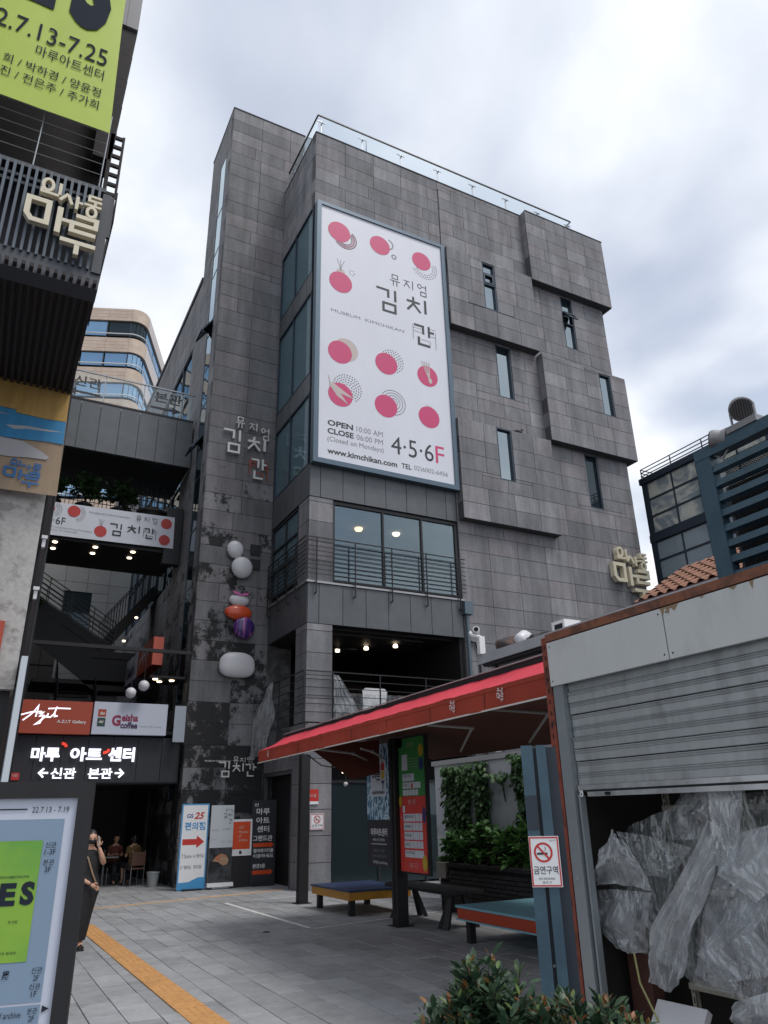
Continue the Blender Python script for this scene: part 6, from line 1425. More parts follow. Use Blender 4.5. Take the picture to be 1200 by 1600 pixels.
def flood(c, aim, r, label):
    t = thing('floodlight', label, 'floodlight', c, 'floodlights on the louvre screen'); q = Vector(aim).normalized().to_track_quat('Z', 'Y').to_matrix(); c = Vector(c)
    prof = [(.0, -.12), (.05, -.115), (.10, -.07), (r*.92, -.02), (r, .03), (r, .06), (r*.9, .065)]; mb = MB().lathe((0, 0, 0), prof, 24); mb.v = [tuple(c + q @ Vector(v)) for v in mb.v]; b_ = mb.build('housing', M['lamp_grey'], t, smooth=False)
    mb = MB().lathe((0, 0, 0), [(0, .05), (r*.88, .066), (r*.88, .068)], 24); mb.v = [tuple(c + q @ Vector(v)) for v in mb.v]; mb.build('lens', M['lamp_glass'], t)
    mb = MB()
    for k in range(9): a = -r*.8 + r*1.6*k/8; w = math.sqrt(max(0, (r*.86)**2 - a*a)); mb.bar(c + q @ Vector((a, -w, .072)), c + q @ Vector((a, w, .072)), .006, .006)
    kind(mb.build('grille', M['dark_metal'], b_), 'stuff')
    a, b2 = c + Vector((0, r*1.08, 0)), c - Vector((0, r*1.08, 0)); MB().tube([a, a + Vector((0, .0, -.12)), c + Vector((0, 0, -.2)), b2 + Vector((0, 0, -.12)), b2], .012, 6).build('bracket', M['lamp_grey'], t)
flood((5.5, 3.55, 5.0), (-.5, -.35, -.42), .108, 'round grey floodlight tilted on its bracket above the louvre screen, larger and higher')
flood((5.5, 3.83, 4.83), (-.5, .9, .25), .085, 'round ribbed floodlight low at the left end of the louvre screen')
MB().box(5.44, 3.40, 4.80, 5.58, 3.70, 4.86).build('lamp_base', M['lamp_grey'], lv)

# ------------------------------------------------------------------ awning
aw_ = thing('awning', 'long red canopy with a lettered valance sheltering the seating on the right', 'awning', (5.4, 9, 2.6))
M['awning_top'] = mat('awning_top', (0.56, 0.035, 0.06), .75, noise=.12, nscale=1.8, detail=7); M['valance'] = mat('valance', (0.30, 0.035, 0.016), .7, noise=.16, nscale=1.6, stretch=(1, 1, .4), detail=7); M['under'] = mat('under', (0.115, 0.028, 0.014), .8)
An, Af = Vector((4.055, 4.72, 0)), Vector((4.385, 13.18, 0)); dA = (Af - An).normalized(); nA = Vector((dA.y, -dA.x, 0))
def ap(t, off, z): p = An + (Af - An)*t; return Vector((p.x + nA.x*off, p.y + nA.y*off, z))
vs = []; nseg = 60
drp = MB(); 
for k in range(nseg+1):
    t = k/nseg; w = .014*math.sin(k*1.3) + .010*math.sin(k*.47); drp.v += [tuple(ap(t, .0 + w, 2.60 + .005*math.sin(k*.9))), tuple(ap(t, .0, 2.765))]
drp.f += [(2*k, 2*k+2, 2*k+3, 2*k+1) for k in range(nseg)]
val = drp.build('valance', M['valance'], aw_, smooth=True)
MB().bar(ap(0, -.008, 2.602), ap(1, -.008, 2.602), .012, .014).build('hem', mat('hem', (0.55, 0.53, 0.5), .6), val)
MB().bar(ap(0, .02, 2.78), ap(1, .02, 2.78), .05, .04).build('front_bar', M['valance'], aw_)
cn = MB(); NU, NV = 120, 6
for i in range(NU+1):
    for j in range(NV+1):
        t, s = i/NU, j/NV; q = ap(t, .47*s, 2.802 + (.228 + .02*t)*s); q.z += (-.028*math.sin(PI*s)*(.6 + .4*math.cos(t*2*PI*6)) + .012*mnoise.noise(Vector((t*26, s*2, 1))) + .006*mnoise.noise(Vector((t*70, s*4, 3)))); cn.v.append(tuple(q))
for i in range(NU):
    for j in range(NV): a_ = i*(NV+1)+j; cn.f.append((a_, a_+NV+1, a_+NV+2, a_+1))
cn_ = cn.build('canopy', M['awning_top'], aw_, smooth=True)
sm_ = MB()
for k in range(1, 8): sm_.bar(ap(k/8, -.006, 2.61), ap(k/8, -.006, 2.76), .006, .004, (0, 1, 0))
kind(sm_.build('seams', M['under'], val), 'stuff')
MB().prism([ap(0, .46, 3.03), ap(0, .58, 3.03), ap(0, .58, 3.085), ap(0, .46, 3.085)], Af - An).build('cassette', M['black'], aw_)
MB().bar(ap(0, .455, 3.092), ap(1, .455, 3.10), .012, .012).build('edge_strip', mat('edge_strip', (0.33, 0.32, 0.31), .5), aw_)
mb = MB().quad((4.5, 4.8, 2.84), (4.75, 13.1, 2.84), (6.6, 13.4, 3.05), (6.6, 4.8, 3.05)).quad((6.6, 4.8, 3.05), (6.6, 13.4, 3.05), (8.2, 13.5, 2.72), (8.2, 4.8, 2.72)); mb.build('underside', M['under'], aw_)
mb = MB().quad((4.62, 4.8, 3.03), (4.87, 13.1, 3.03), (6.6, 13.4, 3.12), (6.6, 4.8, 3.12)).quad((6.6, 4.8, 3.12), (6.6, 13.4, 3.12), (8.2, 13.5, 2.84), (8.2, 4.8, 2.84)).quad((4.8, 13.1, 2.84), (4.8, 13.1, 3.03), (6.6, 13.4, 3.12), (6.6, 13.4, 3.05)).quad((6.6, 13.4, 3.05), (6.6, 13.4, 3.12), (8.2, 13.5, 2.84), (8.2, 13.5, 2.72)).quad((8.2, 4.8, 2.72), (8.2, 13.5, 2.72), (8.2, 13.5, 2.84), (8.2, 4.8, 2.84)); mb.build('roof_sheet', M['black'], aw_)
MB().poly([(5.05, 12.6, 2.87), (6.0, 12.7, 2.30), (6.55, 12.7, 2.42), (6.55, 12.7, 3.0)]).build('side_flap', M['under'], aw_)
for f_, e_, m_ in (((4.46, 10.76), (5.37, 11.34), (6.5, 13.0)), ((4.44, 7.40), (5.06, 7.43), (6.9, 10.5)), ((4.33, 6.02), (5.03, 6.0), (6.98, 8.82)), ((5.16, 10.61), (5.5, 10.9), (6.5, 12.4))):
    MB().tube([(*f_, 2.66), (*e_, 2.645)], .018, 8).tube([(*e_, 2.645), (*m_, 2.64)], .016, 8).ball((*e_, 2.645), .03, 8, 6).build('folding_arm', mat('arm_white', (0.36, 0.34, 0.32), .4) if 'arm_white' not in bpy.data.materials else bpy.data.materials['arm_white'], aw_)
ang = math.atan2(dA.x, dA.y)
fV = Frame(tuple(ap(0, -.012, 0)), tuple(-dA))
L_ = (Af - An).length
for (y, s) in ((5.55, 1.0), (6.40, .95), (12.6, .9)):
    t = (y - An.y)/dA.y; maru_logo(fV, -t - .0, 2.645, .105, .125, .006, M['print_white'], val, single=True, fat=.8)
# black posts with the sign boards
for (x, y, zt_, lab) in ((6.56, 16.42, 3.0, 'square black post standing by itself in front of the stone column'), (6.64, 12.20, 2.98, 'square black post carrying the two tall sign boards under the canopy')):
    p_ = thing('awning_post', lab, 'post', (x, y, 0), 'black posts under the canopy'); MB().box(x - .1, y - .1, 0, x + .1, y + .1, zt_).build('shaft', M['black'], p_); MB().box(x - .16, y - .16, 0.003, x + .16, y + .16, .015).build('base_plate', M['dark_metal'], p_)
    MB().box(x - .103, y - .03, 0.2, x - .10, y + .03, zt_ - .1).build('groove', M['void'], p_)
sA = thing('sign_board', 'tall hanging board with a blue leaf pattern above and black lettering below', 'sign', (6.6, 12.85, .86)); fA = FL(6.58)
MB().frect(fA, -13.30, .86, -12.38, 2.94, 0, .05).build('board', M['charcoal'], sA)
def leaf_print():
    m = bpy.data.materials.new('leaf_print'); m.use_nodes = True; N, Lk = m.node_tree.nodes, m.node_tree.links; b = N['Principled BSDF']; b.inputs['Roughness'].default_value = .5
    geo = N.new('ShaderNodeNewGeometry'); v = N.new('ShaderNodeTexVoronoi'); v.feature = 'DISTANCE_TO_EDGE'; v.inputs['Scale'].default_value = 7.5; mp = N.new('ShaderNodeMapping'); mp.inputs['Scale'].default_value = (1, 1.5, .8); Lk.new(geo.outputs['Position'], mp.inputs[0])
    n = N.new('ShaderNodeTexNoise'); n.inputs['Scale'].default_value = 5; Lk.new(mp.outputs[0], n.inputs['Vector']); ad = N.new('ShaderNodeMix'); ad.data_type = 'RGBA'; ad.inputs[0].default_value = .25; Lk.new(mp.outputs[0], ad.inputs[6]); Lk.new(n.outputs['Color'], ad.inputs[7]); Lk.new(ad.outputs[2], v.inputs['Vector'])
    r = N.new('ShaderNodeValToRGB'); e = r.color_ramp.elements; e[0].position = .05; e[0].color = (.55, .68, .76, 1); e[1].position = .10; e[1].color = (.08, .26, .42, 1); q = e.new(.28); q.color = (.04, .11, .19, 1); Lk.new(v.outputs[0], r.inputs[0]); Lk.new(r.outputs[0], b.inputs['Base Color']); return m
MB().frect(fA, -13.28, 1.63, -12.40, 2.93, .003).build('leaf_print', leaf_print(), sA); M['board_white'] = mat('board_white', (0.58, 0.62, 0.68), .5)
MB().frect(fA, -13.12, 2.02, -12.50, 2.66, .006).build('white_field', M['board_white'], sA)
maru_logo(fA, -13.06, 2.26, .34, .30, .010, M['print_black'], sA, single=True)
mb = MB().fpoly(fA, [(-12.68, 2.46), (-12.56, 2.46), (-12.55, 2.56), (-12.62, 2.62), (-12.69, 2.56)], .011); mb.build('red_shape', M['red_print'], sA); mb = MB().fell(fA, (-12.62, 2.38), .075, .07, .0105); M['yellow'] = mat('yellow', (0.50, 0.36, 0.03), .5); mb.build('yellow_shape', M['yellow'], sA)
mb = MB().fpoly(fA, [(-12.70, 2.29), (-12.54, 2.29), (-12.60, 2.22), (-12.60, 2.14), (-12.63, 2.14), (-12.63, 2.22)], .0115); mb.build('blue_shape', mat('deep_blue', (0.02, 0.04, 0.16), .5), sA)
text('lettering', 'INSADONG MARU', (-13.04, 2.06, -12.56, 2.12), fA, M['print_black'], sA, .010, bold=.02)
text('lettering', '\ub9c8\ub8e8\uc544\ud2b8\uc13c\ud130', (-13.14, 1.36, -12.50, 1.49), fA, M['print_white'], sA, .004, bold=.02)
for b, r_, m_ in (('MARU ART CENTER', (-13.06, 1.28, -12.60, 1.32), 'print_white'), ('\ubcf8\uad00 2-3F', (-13.04, 1.10, -12.62, 1.15), 'print_grey'), ('\uc804\uc2dc \ub300\uad00 \ubb38\uc758', (-13.08, 1.01, -12.56, 1.06), 'print_grey'), ('\ud3b8\uc758\uc810 Free Parking', (-13.06, .90, -12.52, .96), 'print_white')): text('lettering', b, r_, fA, M[m_], sA, .004)
MB().frect(fA, -13.12, 1.225, -12.52, 1.235, .004).build('rule', M['print_white'], sA)
sD = thing('sign_board', 'tall directory board, green above and red below, hung on the black post', 'sign', (6.66, 11.7, .82)); fD2 = FL(6.62)
MB().frect(fD2, -12.10, .80, -11.16, 2.97, 0, .06).build('board', M['black'], sD)
MB().frect(fD2, -12.09, 2.0, -11.20, 2.95, .003).build('green_field', mat('board_green', (0.045, 0.25, 0.065), .5), sD); MB().frect(fD2, -12.09, .83, -11.20, 1.995, .003).build('red_field', mat('board_red', (0.60, 0.05, 0.04), .5), sD)
mb = MB()
def plates(rows):
    for z0, z1, us in rows:
        for a, b in us: mb.frect(fD2, a, z0, b, z1, .006)
plates([(2.42, 2.68, [(-11.97, -11.77)]), (2.24, 2.36, [(-11.96, -11.55)]), (2.12, 2.22, [(-11.96, -11.74), (-11.73, -11.34)]), (2.01, 2.10, [(-11.96, -11.86), (-11.85, -11.75), (-11.74, -11.64), (-11.63, -11.53), (-11.52, -11.43)]),
        (1.74, 1.85, [(-11.98, -11.90)]), (1.60, 1.72, [(-11.96, -11.55), (-11.54, -11.42), (-11.41, -11.33)]), (1.46, 1.58, [(-11.95, -11.66), (-11.65, -11.55), (-11.54, -11.43), (-11.42, -11.33)]), (1.32, 1.44, [(-11.94, -11.65), (-11.64, -11.44), (-11.43, -11.32)]), (1.19, 1.30, [(-11.94, -11.74), (-11.73, -11.63), (-11.62, -11.52), (-11.51, -11.42), (-11.41, -11.32)]), (1.05, 1.16, [(-11.93, -11.31)])])
mb.build('shop_plates', M['board_white'], sD)
for b, r_, m_ in (('\ub098\u00b7\uc120\uad00', (-11.78, 2.80, -11.55, 2.88), 'print_beige'), ('\ub9c8\ub8e8\uc544\ud2b8', (-11.94, 2.30, -11.64, 2.345), 'print_black'), ('\uc778\uc0ac\ub3d9', (-11.94, 2.15, -11.78, 2.20), 'print_black'), ('\ubcf8\u00b7\uad00', (-11.78, 1.87, -11.52, 1.95), 'print_beige'), ('\uac24\ub7ec\ub9ac\uad00', (-11.93, 1.65, -11.60, 1.70), 'print_black'), ('\uacf5\uc608\uc0f5', (-11.92, 1.50, -11.70, 1.55), 'print_black'), ('\uc544\ud2b8\ud640', (-11.92, 1.36, -11.70, 1.41), 'print_black'), ('\uae40\uce58\uac04', (-11.91, 1.22, -11.77, 1.27), 'print_black'), ('\ub9c8\ub8e8\ud640', (-11.90, 1.10, -11.60, 1.145), 'print_black'), ('1', (-12.04, 1.64, -12.02, 1.69), 'print_beige'), ('2', (-12.04, 1.50, -12.02, 1.55), 'print_beige'), ('3', (-12.04, 1.36, -12.02, 1.41), 'print_beige'), ('\ub0b4', (-11.78, .89, -11.70, .97), 'print_beige')): text('lettering', b, r_, fD2, M[m_], sD, .009)
mb = MB()
for k in range(4): mb.frect(fD2, -11.74, 2.60 - .045*k, -11.40, 2.604 - .045*k, .006)
for k in range(3): mb.frect(fD2, -11.66, .96 - .03*k, -11.50, .964 - .03*k, .006)
mb.build('rule', M['print_beige'], sD)
for c_, a_, b_, d_ in (((-11.30, 2.72), .085, .10, .007), ((-12.05, 1.92), .05, .09, .007), ((-11.28, .98), .075, .12, .0095)): MB().fell(fD2, c_, a_, b_, d_).build('yellow_shape', M['yellow'], sD)
for c_, a_, b_, d_ in (((-11.30, 2.50), .08, .10, .0075), ((-11.26, 1.70), .055, .13, .0045)): MB().fell(fD2, c_, a_, b_, d_).build('blue_shape', bpy.data.materials['deep_blue'], sD); MB().fell(fD2, (-12.02, 2.88), .08, .08, .007).build('red_shape', M['red_print'], sD)
MB().frect(fD2, -11.66, 2.125, -11.60, 2.20, .0085).build('red_shape', M['red_print'], sD)
# festoon bulbs
sb_ = thing('string_lights', 'pair of small bare bulbs on a black cable under the canopy end', 'lights', (6.6, 13.9, 2.4)); MB().tube([(5.4, 13.4, 2.78), (5.9, 13.9, 2.62), (6.3, 14.2, 2.60), (7.6, 14.6, 2.62), (8.6, 15.2, 2.7)], .012, 6).build('cable', M['black'], sb_)
for (x, y, z, m_) in ((6.65, 14.5, 2.55, 'lamp'), (6.70, 14.5, 2.30, 'shell_white')): MB().ball((x, y, z), .045, 10, 8).build('bulb', M[m_], sb_); MB().tube([(x, y, z + .04), (x, y, 2.62)], .014, 6).build('socket', M['black'], sb_)

# ------------------------------------------------------------------ benches, table
M['navy'] = mat('navy', (0.018, 0.035, 0.09), .5, noise=.1); M['mustard'] = mat('mustard', (0.40, 0.19, 0.022), .5, noise=.08); M['bench_blue'] = mat('bench_blue', (0.17, 0.36, 0.44), .5, noise=.08, nscale=3); M['bench_red'] = mat('bench_red', (0.34, 0.045, 0.018), .5, noise=.08)
def platform(label, x0, x1, y0, y1, zt_, top, side, band=None):
    t = thing('bench', label, 'bench', ((x0+x1)/2, (y0+y1)/2, 0), 'low painted platform benches')
    MB().box(x0 - .02, y0 - .02, zt_ - .03, x1 + .02, y1 + .02, zt_).build('seat', M[top], t); MB().box(x0, y0, zt_ - .17, x1, y1, zt_ - .031).build('apron', M[side], t)
    if band: MB().box(x0 - .02, y0 - .02, zt_ - .19, x1 + .02, y1 + .02, zt_ - .171).build('bottom_band', M[band], t)
    for a in (x0 + .12, x1 - .12):
        for b in (y0 + .15, y1 - .15): MB().box(a - .05, b - .05, 0, a + .05, b + .05, zt_ - .172 - (.02 if band else 0)).build('leg', M['black'], t)
platform('low square platform bench with navy top and mustard yellow sides', 6.42, 7.72, 13.75, 15.55, .43, 'navy', 'mustard')
platform('low platform bench with pale blue top and red sides beside the blue posts', 6.52, 8.05, 7.9, 10.25, .48, 'bench_blue', 'bench_red', 'bench_blue')
tb_ = thing('table', 'black plank bench on splayed legs below the directory board', 'bench', (7.3, 12.2, 0))
for k in range(4): MB().box(6.98 + .17*k, 11.2, .50, 7.14 + .17*k, 13.4, .55).build('plank', M['black'], tb_)
for y in (11.45, 13.1):
    for s in (-1, 1):
        for q in (-1, 1): MB().bar((7.3 + .12*s, y, .50), (7.3 + .30*s, y + .10*q, 0), .09, .07).build('leg', M['black'], tb_)
# ------------------------------------------------------------------ planter, white wall, plants
pw = thing('brick_planter', 'long planter of black bricks behind the benches under the canopy', 'planter', (8.3, 11, 0)); M['black_brick'] = mat('black_brick', (0.022, 0.022, 0.025), .75, var=.3, noise=.2, nscale=30)
MB().box(8.32, 7.4, 0, 8.50, 13.62, .80).box(8.5, 13.5, 0, 9.2, 13.62, .80).build('wall', M['void'], pw); MB().box(8.51, 7.4, .1, 9.2, 13.5, .74).build('soil', mat('soil', (0.03, 0.022, 0.016), .95), pw)
MB().box(8.27, 13.35, .56, 8.55, 13.68, .83).build('end_block', mat('end_block', (0.27, 0.25, 0.22), .8, noise=.1), pw)
bme_ = bevel_box_mesh('brick', M['black_brick'], .05, .212, .06, .004); n = 0
for r_ in range(10):
    z = .035 + .071*r_
    for k in range(29):
        y = 7.5 + .2205*k + (.11 if r_ % 2 else 0)
        if y > 13.3 and z > .52: continue
        if y > 13.55: continue
        o = bpy.data.objects.new('brick', bme_); COL.objects.link(o); o.parent = pw; o.location = Vector((8.305 + rnd.uniform(-.003, .003), y, z)) - pw.location; n += 1
cme = bevel_box_mesh('brick', M['black_brick'], .16, .065, .07, .004)
for k in range(82):
    y = 7.45 + .0715*k
    if y > 13.32: break
    o = bpy.data.objects.new('cap_brick', cme); COL.objects.link(o); o.parent = pw; o.location = Vector((8.36, y, .80 + rnd.uniform(-.003, .003))) - pw.location
ww = thing('white_wall', 'pale rendered garden wall with a coping behind the planter', 'wall', (9.3, 11, 0)); M['render_white'] = mat('render_white', (0.50, 0.52, 0.55), .85, noise=.06, nscale=3, col2=(0.30, 0.31, 0.32), lo=.52, hi=.7)
MB().box(9.25, 5, 0, 9.45, 15.2, 2.70).build('wall', M['render_white'], ww); MB().box(9.2, 5, 2.70, 9.5, 15.25, 2.80).build('coping', mat('coping_grey', (0.36, 0.36, 0.36), .8), ww)
rr = random.Random(21)
M['leaf_vine'] = leaf_mat('leaf_vine', (0.05, 0.11, 0.04), (0.075, 0.14, 0.05))
lvP = leaf_mesh('leaf', M['leaf_mid'], .16, .055); lvV = leaf_mesh('leaf', M['leaf_vine'], .11, .034)
for i, (y, h, lab) in enumerate(((13.3, .55, 'broad leaved green shrub at the far end of the brick planter'), (12.4, .72, 'taller broad leaved green shrub, second from the far end of the planter'), (11.5, .66, 'broad leaved green shrub in the middle of the brick planter'), (10.8, .85, 'tall broad leaved green shrub near the blue posts in the planter'), (9.9, .6, 'broad leaved green shrub at the near end of the brick planter'))):
    sh = thing('shrub', lab, 'shrub', (8.85, y, .72), 'shrubs in the planter'); sp, st = bush_spots((8.72, y, .85), (.45, .68, h*1.1), 900, rr, .9, 44, .15); rr.shuffle(sp); foliage(sh, sp, lvP, objs=40); stems(sh, st, .006)
for i, (y0, y1, z0, z1, n, lab) in enumerate(((14.9, 13.4, 1.0, 2.66, 1500, 'dark climbing vine covering the far part of the pale wall'), (13.5, 12.95, 1.3, 2.68, 650, 'narrow dark vine column on the pale wall beside the far vine'), (12.3, 10.9, 1.0, 2.74, 1600, 'leafy climbing vine on the pale wall next to the blue posts'), (12.95, 12.15, 2.3, 2.42, 60, 'thin strand of vine running along the pale wall'))):
    vn = thing('climbing_vine', lab, 'vine', (9.2, (y0+y1)/2, z0), 'vines on the pale wall'); sp = []
    for k in range(n):
        t = rr.random(); z = z0 + (z1-z0)*t; wv = (.35 + .65*mnoise.noise(Vector((0, y0*3, z*3)))**2 + .4*t) if n > 100 else 1; y = (y0+y1)/2 + (y1-y0)*.5*rr.uniform(-1, 1)*min(1.1, wv)
        sp.append(leaf_mx(Vector((9.2 - .16*rr.random()**2, y, z)), (-.5 + rr.gauss(0, .4), rr.gauss(0, .7), -.6 + rr.gauss(0, .4)), rr.uniform(-.8, .8), rr.uniform(.7, 1.3)))
    foliage(vn, sp, lvV, objs=30); MB().tube([(9.22, (y0+y1)/2, z0 - .4), (9.22, (y0+y1)/2 + .08, (z0+z1)/2), (9.22, (y0+y1)/2 - .05, z1)], .014, 6).build('stem', M['bark'], vn)
# ------------------------------------------------------------------ low annex with its roof slab
an = thing('annex', 'low grey annex with a pale flat roof edge behind the red canopy', 'building', (13, 11, 0)); M['annex_wall'] = mat('annex_wall', (0.27, 0.26, 0.30), .8, noise=.04); M['roof_edge'] = mat('roof_edge', (0.40, 0.40, 0.43), .7, noise=.07, nscale=2)
MB().box(10.75, 5.5, 0, 13.2, 14.5, 5.05).build('wall', M['annex_wall'], an); MB().box(10.48, 5.3, 5.05, 13.4, 14.95, 5.28).build('roof_edge', M['roof_edge'], an); MB().box(10.52, 5.3, 4.98, 13.3, 14.8, 5.046).build('soffit', M['brown_black'], an)
mb = MB().tube([(10.75, 14.75, 3.0), (10.75, 14.75, 4.98)], .09, 10); mb.build('white_pipe', M['white_paint'], an); MB().tube([(11.0, 14.72, 3.0), (11.0, 14.72, 4.98)], .07, 10).build('dark_pipe', M['dark_metal'], an); MB().tube([(11.2, 14.66, 3.0), (11.2, 14.66, 4.98)], .05, 10).build('white_pipe', M['shell_white'], an)
cc = thing('security_camera', 'white security camera on a short mast at the corner of the low roof', 'camera', (10.5, 14.8, 5.28)); MB().box(10.42, 14.74, 5.28, 10.58, 14.86, 5.72).build('mast', M['white_paint'], cc)
q = Vector((-.55, -.8, .15)).normalized(); MB().tube([Vector((10.42, 14.85, 5.86)) - q*.18, Vector((10.42, 14.85, 5.86)) + q*.12], .085, 12).build('housing', M['white_paint'], cc); MB().tube([Vector((10.42, 14.85, 5.86)) + q*.12, Vector((10.42, 14.85, 5.86)) + q*.14], .06, 12).build('lens', M['void'], cc); MB().tube([(10.5, 14.8, 5.7), (10.3, 14.85, 5.74), (10.25, 14.9, 5.82)], .05, 8).build('bracket', M['white_paint'], cc)
ac = thing('air_conditioner', 'white air conditioner box on the low roof edge', 'air conditioner', (11.9, 13.2, 5.28)); MB().box(11.5, 12.85, 5.28, 12.0, 13.3, 5.82).build('case', M['white_paint'], ac); MB().box(11.495, 12.92, 5.36, 11.499, 13.2, 5.74).build('grille', M['dark_metal'], ac); MB().box(11.6, 13.301, 5.36, 11.92, 13.305, 5.74).build('grille', M['dark_metal'], ac)
for i, (c, r_, m_, lab) in enumerate((((11.0, 14.2, 5.42), (.35, .35, .22), 'dull_cloth', 'brown tarpaulin heap on the low roof behind the security camera'), ((11.1, 13.9, 5.45), (.28, .22, .22), 'shell_white', 'pale rounded bag lying on the low roof'), ((11.4, 13.6, 5.40), (.5, .35, .2), 'black', 'black plastic heap on the low roof near the air conditioner'))):
    mb = MB().ball(c, r_, 20, 12); mb.v = [tuple(Vector(v) + (Vector(v) - Vector(c))*.5*mnoise.noise(Vector(v)*4 + Vector((i, 0, 0)))) for v in mb.v]; tag(mb.build('tarpaulin', M[m_], smooth=True), lab, 'tarpaulin')
# tiled roof beyond
tr_ = thing('tiled_roof', 'orange clay tile roof showing above the low annex roof', 'roof', (14.5, 10, 5)); M['clay'] = mat('clay', (0.22, 0.10, 0.06), .75, var=.14, noise=.1, nscale=10); M['maroon'] = mat('maroon', (0.085, 0.035, 0.032), .7)
slope = R(31); ax = Vector((math.cos(slope), 0, math.sin(slope))); e0 = Vector((13.4, 7.2, 6.30)); W_, T_ = .29, .30; vs = []; fs = []
for j in range(5):
    for i in range(7): u = i/6; vs.append((T_*1.12*j/4, W_*u*1.05, .035*math.sin(u*2*PI) + .03*(1 - j/4)))
for j in range(4):
    for i in range(6): a = j*7+i; fs.append((a, a+1, a+8, a+7))
tme_ = bpy.data.meshes.new('roof_tile'); tme_.from_pydata(vs, [], fs); tme_.materials.append(M['clay'])
for j in range(7):
    for i in range(18):
        o = bpy.data.objects.new('roof_tile', tme_); COL.objects.link(o); o.parent = tr_; p = e0 + ax*(T_*j) + Vector((0, W_*i, 0)); o.location = p - tr_.location; o.rotation_euler = (0, -slope, 0)
mb = MB().prism([e0 + Vector((.05, -.1, -.08)), e0 + Vector((.05, -.1, -.03)), e0 + ax*2.2 + Vector((0, -.1, -.03)), e0 + ax*2.2 + Vector((0, -.1, -1.6)), e0 + Vector((.3, -.1, -1.6))], (0, 5.4, 0)); mb.build('roof_body', M['maroon'], tr_)
MB().box(13.5, 7.1, 4.0, 16, 12.5, 6.28).build('wall', M['maroon'], tr_); MB().box(13.36, 7.1, 6.14, 13.5, 12.5, 6.28).build('gutter', M['maroon'], tr_)
# glass cube office behind
gc = thing('glass_pavilion', 'dark framed glass pavilion of stacked panes with a roof rail, behind the tile roof', 'building', (24, 14, 0)); fC = FL(22.0)
MB().box(22.35, 12.6, 0, 30, 18.9, 13.8).build('core', M['void'], gc); MB().box(21.9, 12.5, 13.75, 30, 19.15, 14.0).build('roof', M['navy_frame'], gc); MB().box(22.02, 19.0, 6, 22.3, 19.14, 13.75).build('end_wall', M['navy_frame'], gc)
M['cube_glass'] = glass('cube_glass', (0.50, 0.60, 0.68), .22, wav=.25, dark=(.26, .31, .35)); M['cube_glass_top'] = glass('cube_glass_top', (0.62, 0.66, 0.62), .18, wav=.6, dark=(.2, .23, .25))  # pale body colours stand in for the sky mirrored in these panes
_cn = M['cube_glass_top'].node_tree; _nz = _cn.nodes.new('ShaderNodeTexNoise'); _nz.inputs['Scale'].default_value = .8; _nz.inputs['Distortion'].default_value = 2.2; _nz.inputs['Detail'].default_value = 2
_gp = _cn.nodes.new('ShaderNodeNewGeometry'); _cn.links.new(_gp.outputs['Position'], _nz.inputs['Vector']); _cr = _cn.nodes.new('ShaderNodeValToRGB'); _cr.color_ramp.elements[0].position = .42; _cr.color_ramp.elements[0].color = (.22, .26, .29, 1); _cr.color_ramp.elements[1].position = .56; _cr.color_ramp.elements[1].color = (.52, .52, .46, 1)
_cn.links.new(_nz.outputs['Fac'], _cr.inputs[0]); _cn.links.new(_cr.outputs[0], [n for n in _cn.nodes if n.type == 'BSDF_DIFFUSE'][0].inputs[0])  # cream noise in the body colour paints reflected clouds on the top panes
for zi, (z0, z1) in enumerate(((11.6, 13.75), (9.0, 11.25), (6.4, 8.7))):
    m = MB(); y = 19.05
    while y > 14:
        m.frect(fC, -y, z0 - .3, -y + .16, z1, .04, .3); m.frect(fC, -y + .16, z0, -y + .20, z1, .0, .1); m.frect(fC, -y + 1.38, z0, -y + 1.44, z1, .0, .1); m.frect(fC, -y + 2.58, z0, -y + 2.74, z1, .04, .3)
        for k in range(4): z = z0 + (z1 - z0)*k/3; m.frect(fC, -y + .16, z - .035, -y + 2.58, z + .035, .005, .1)
        y -= 2.9
    f = m.build('window', M['navy_frame'], gc); y = 19.05
    while y > 14:
        for k in range(3):
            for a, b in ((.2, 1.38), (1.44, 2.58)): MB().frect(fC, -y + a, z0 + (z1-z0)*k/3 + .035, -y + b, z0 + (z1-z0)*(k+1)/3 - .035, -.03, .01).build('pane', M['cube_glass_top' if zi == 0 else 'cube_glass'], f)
        y -= 2.9
    MB().box(21.93, 12.6, z0 - .34, 22.3, 19.1, z0 - .04).build('floor_beam', M['navy_frame'], gc)
m = MB()
for z in (14.12, 14.27, 14.42): m.tube([(22.0, 19.05, z), (22.0, 15.6, z)], .022, 6); m.tube([(22.0, 19.05, z), (25, 19.05, z)], .022, 6)
for k in range(3): m.tube([(22.0, 19.05 - 1.5*k, 14.0), (22.0, 19.05 - 1.5*k, 14.42)], .025, 6)
m.build('roof_rail', M['dark_metal'], gc)
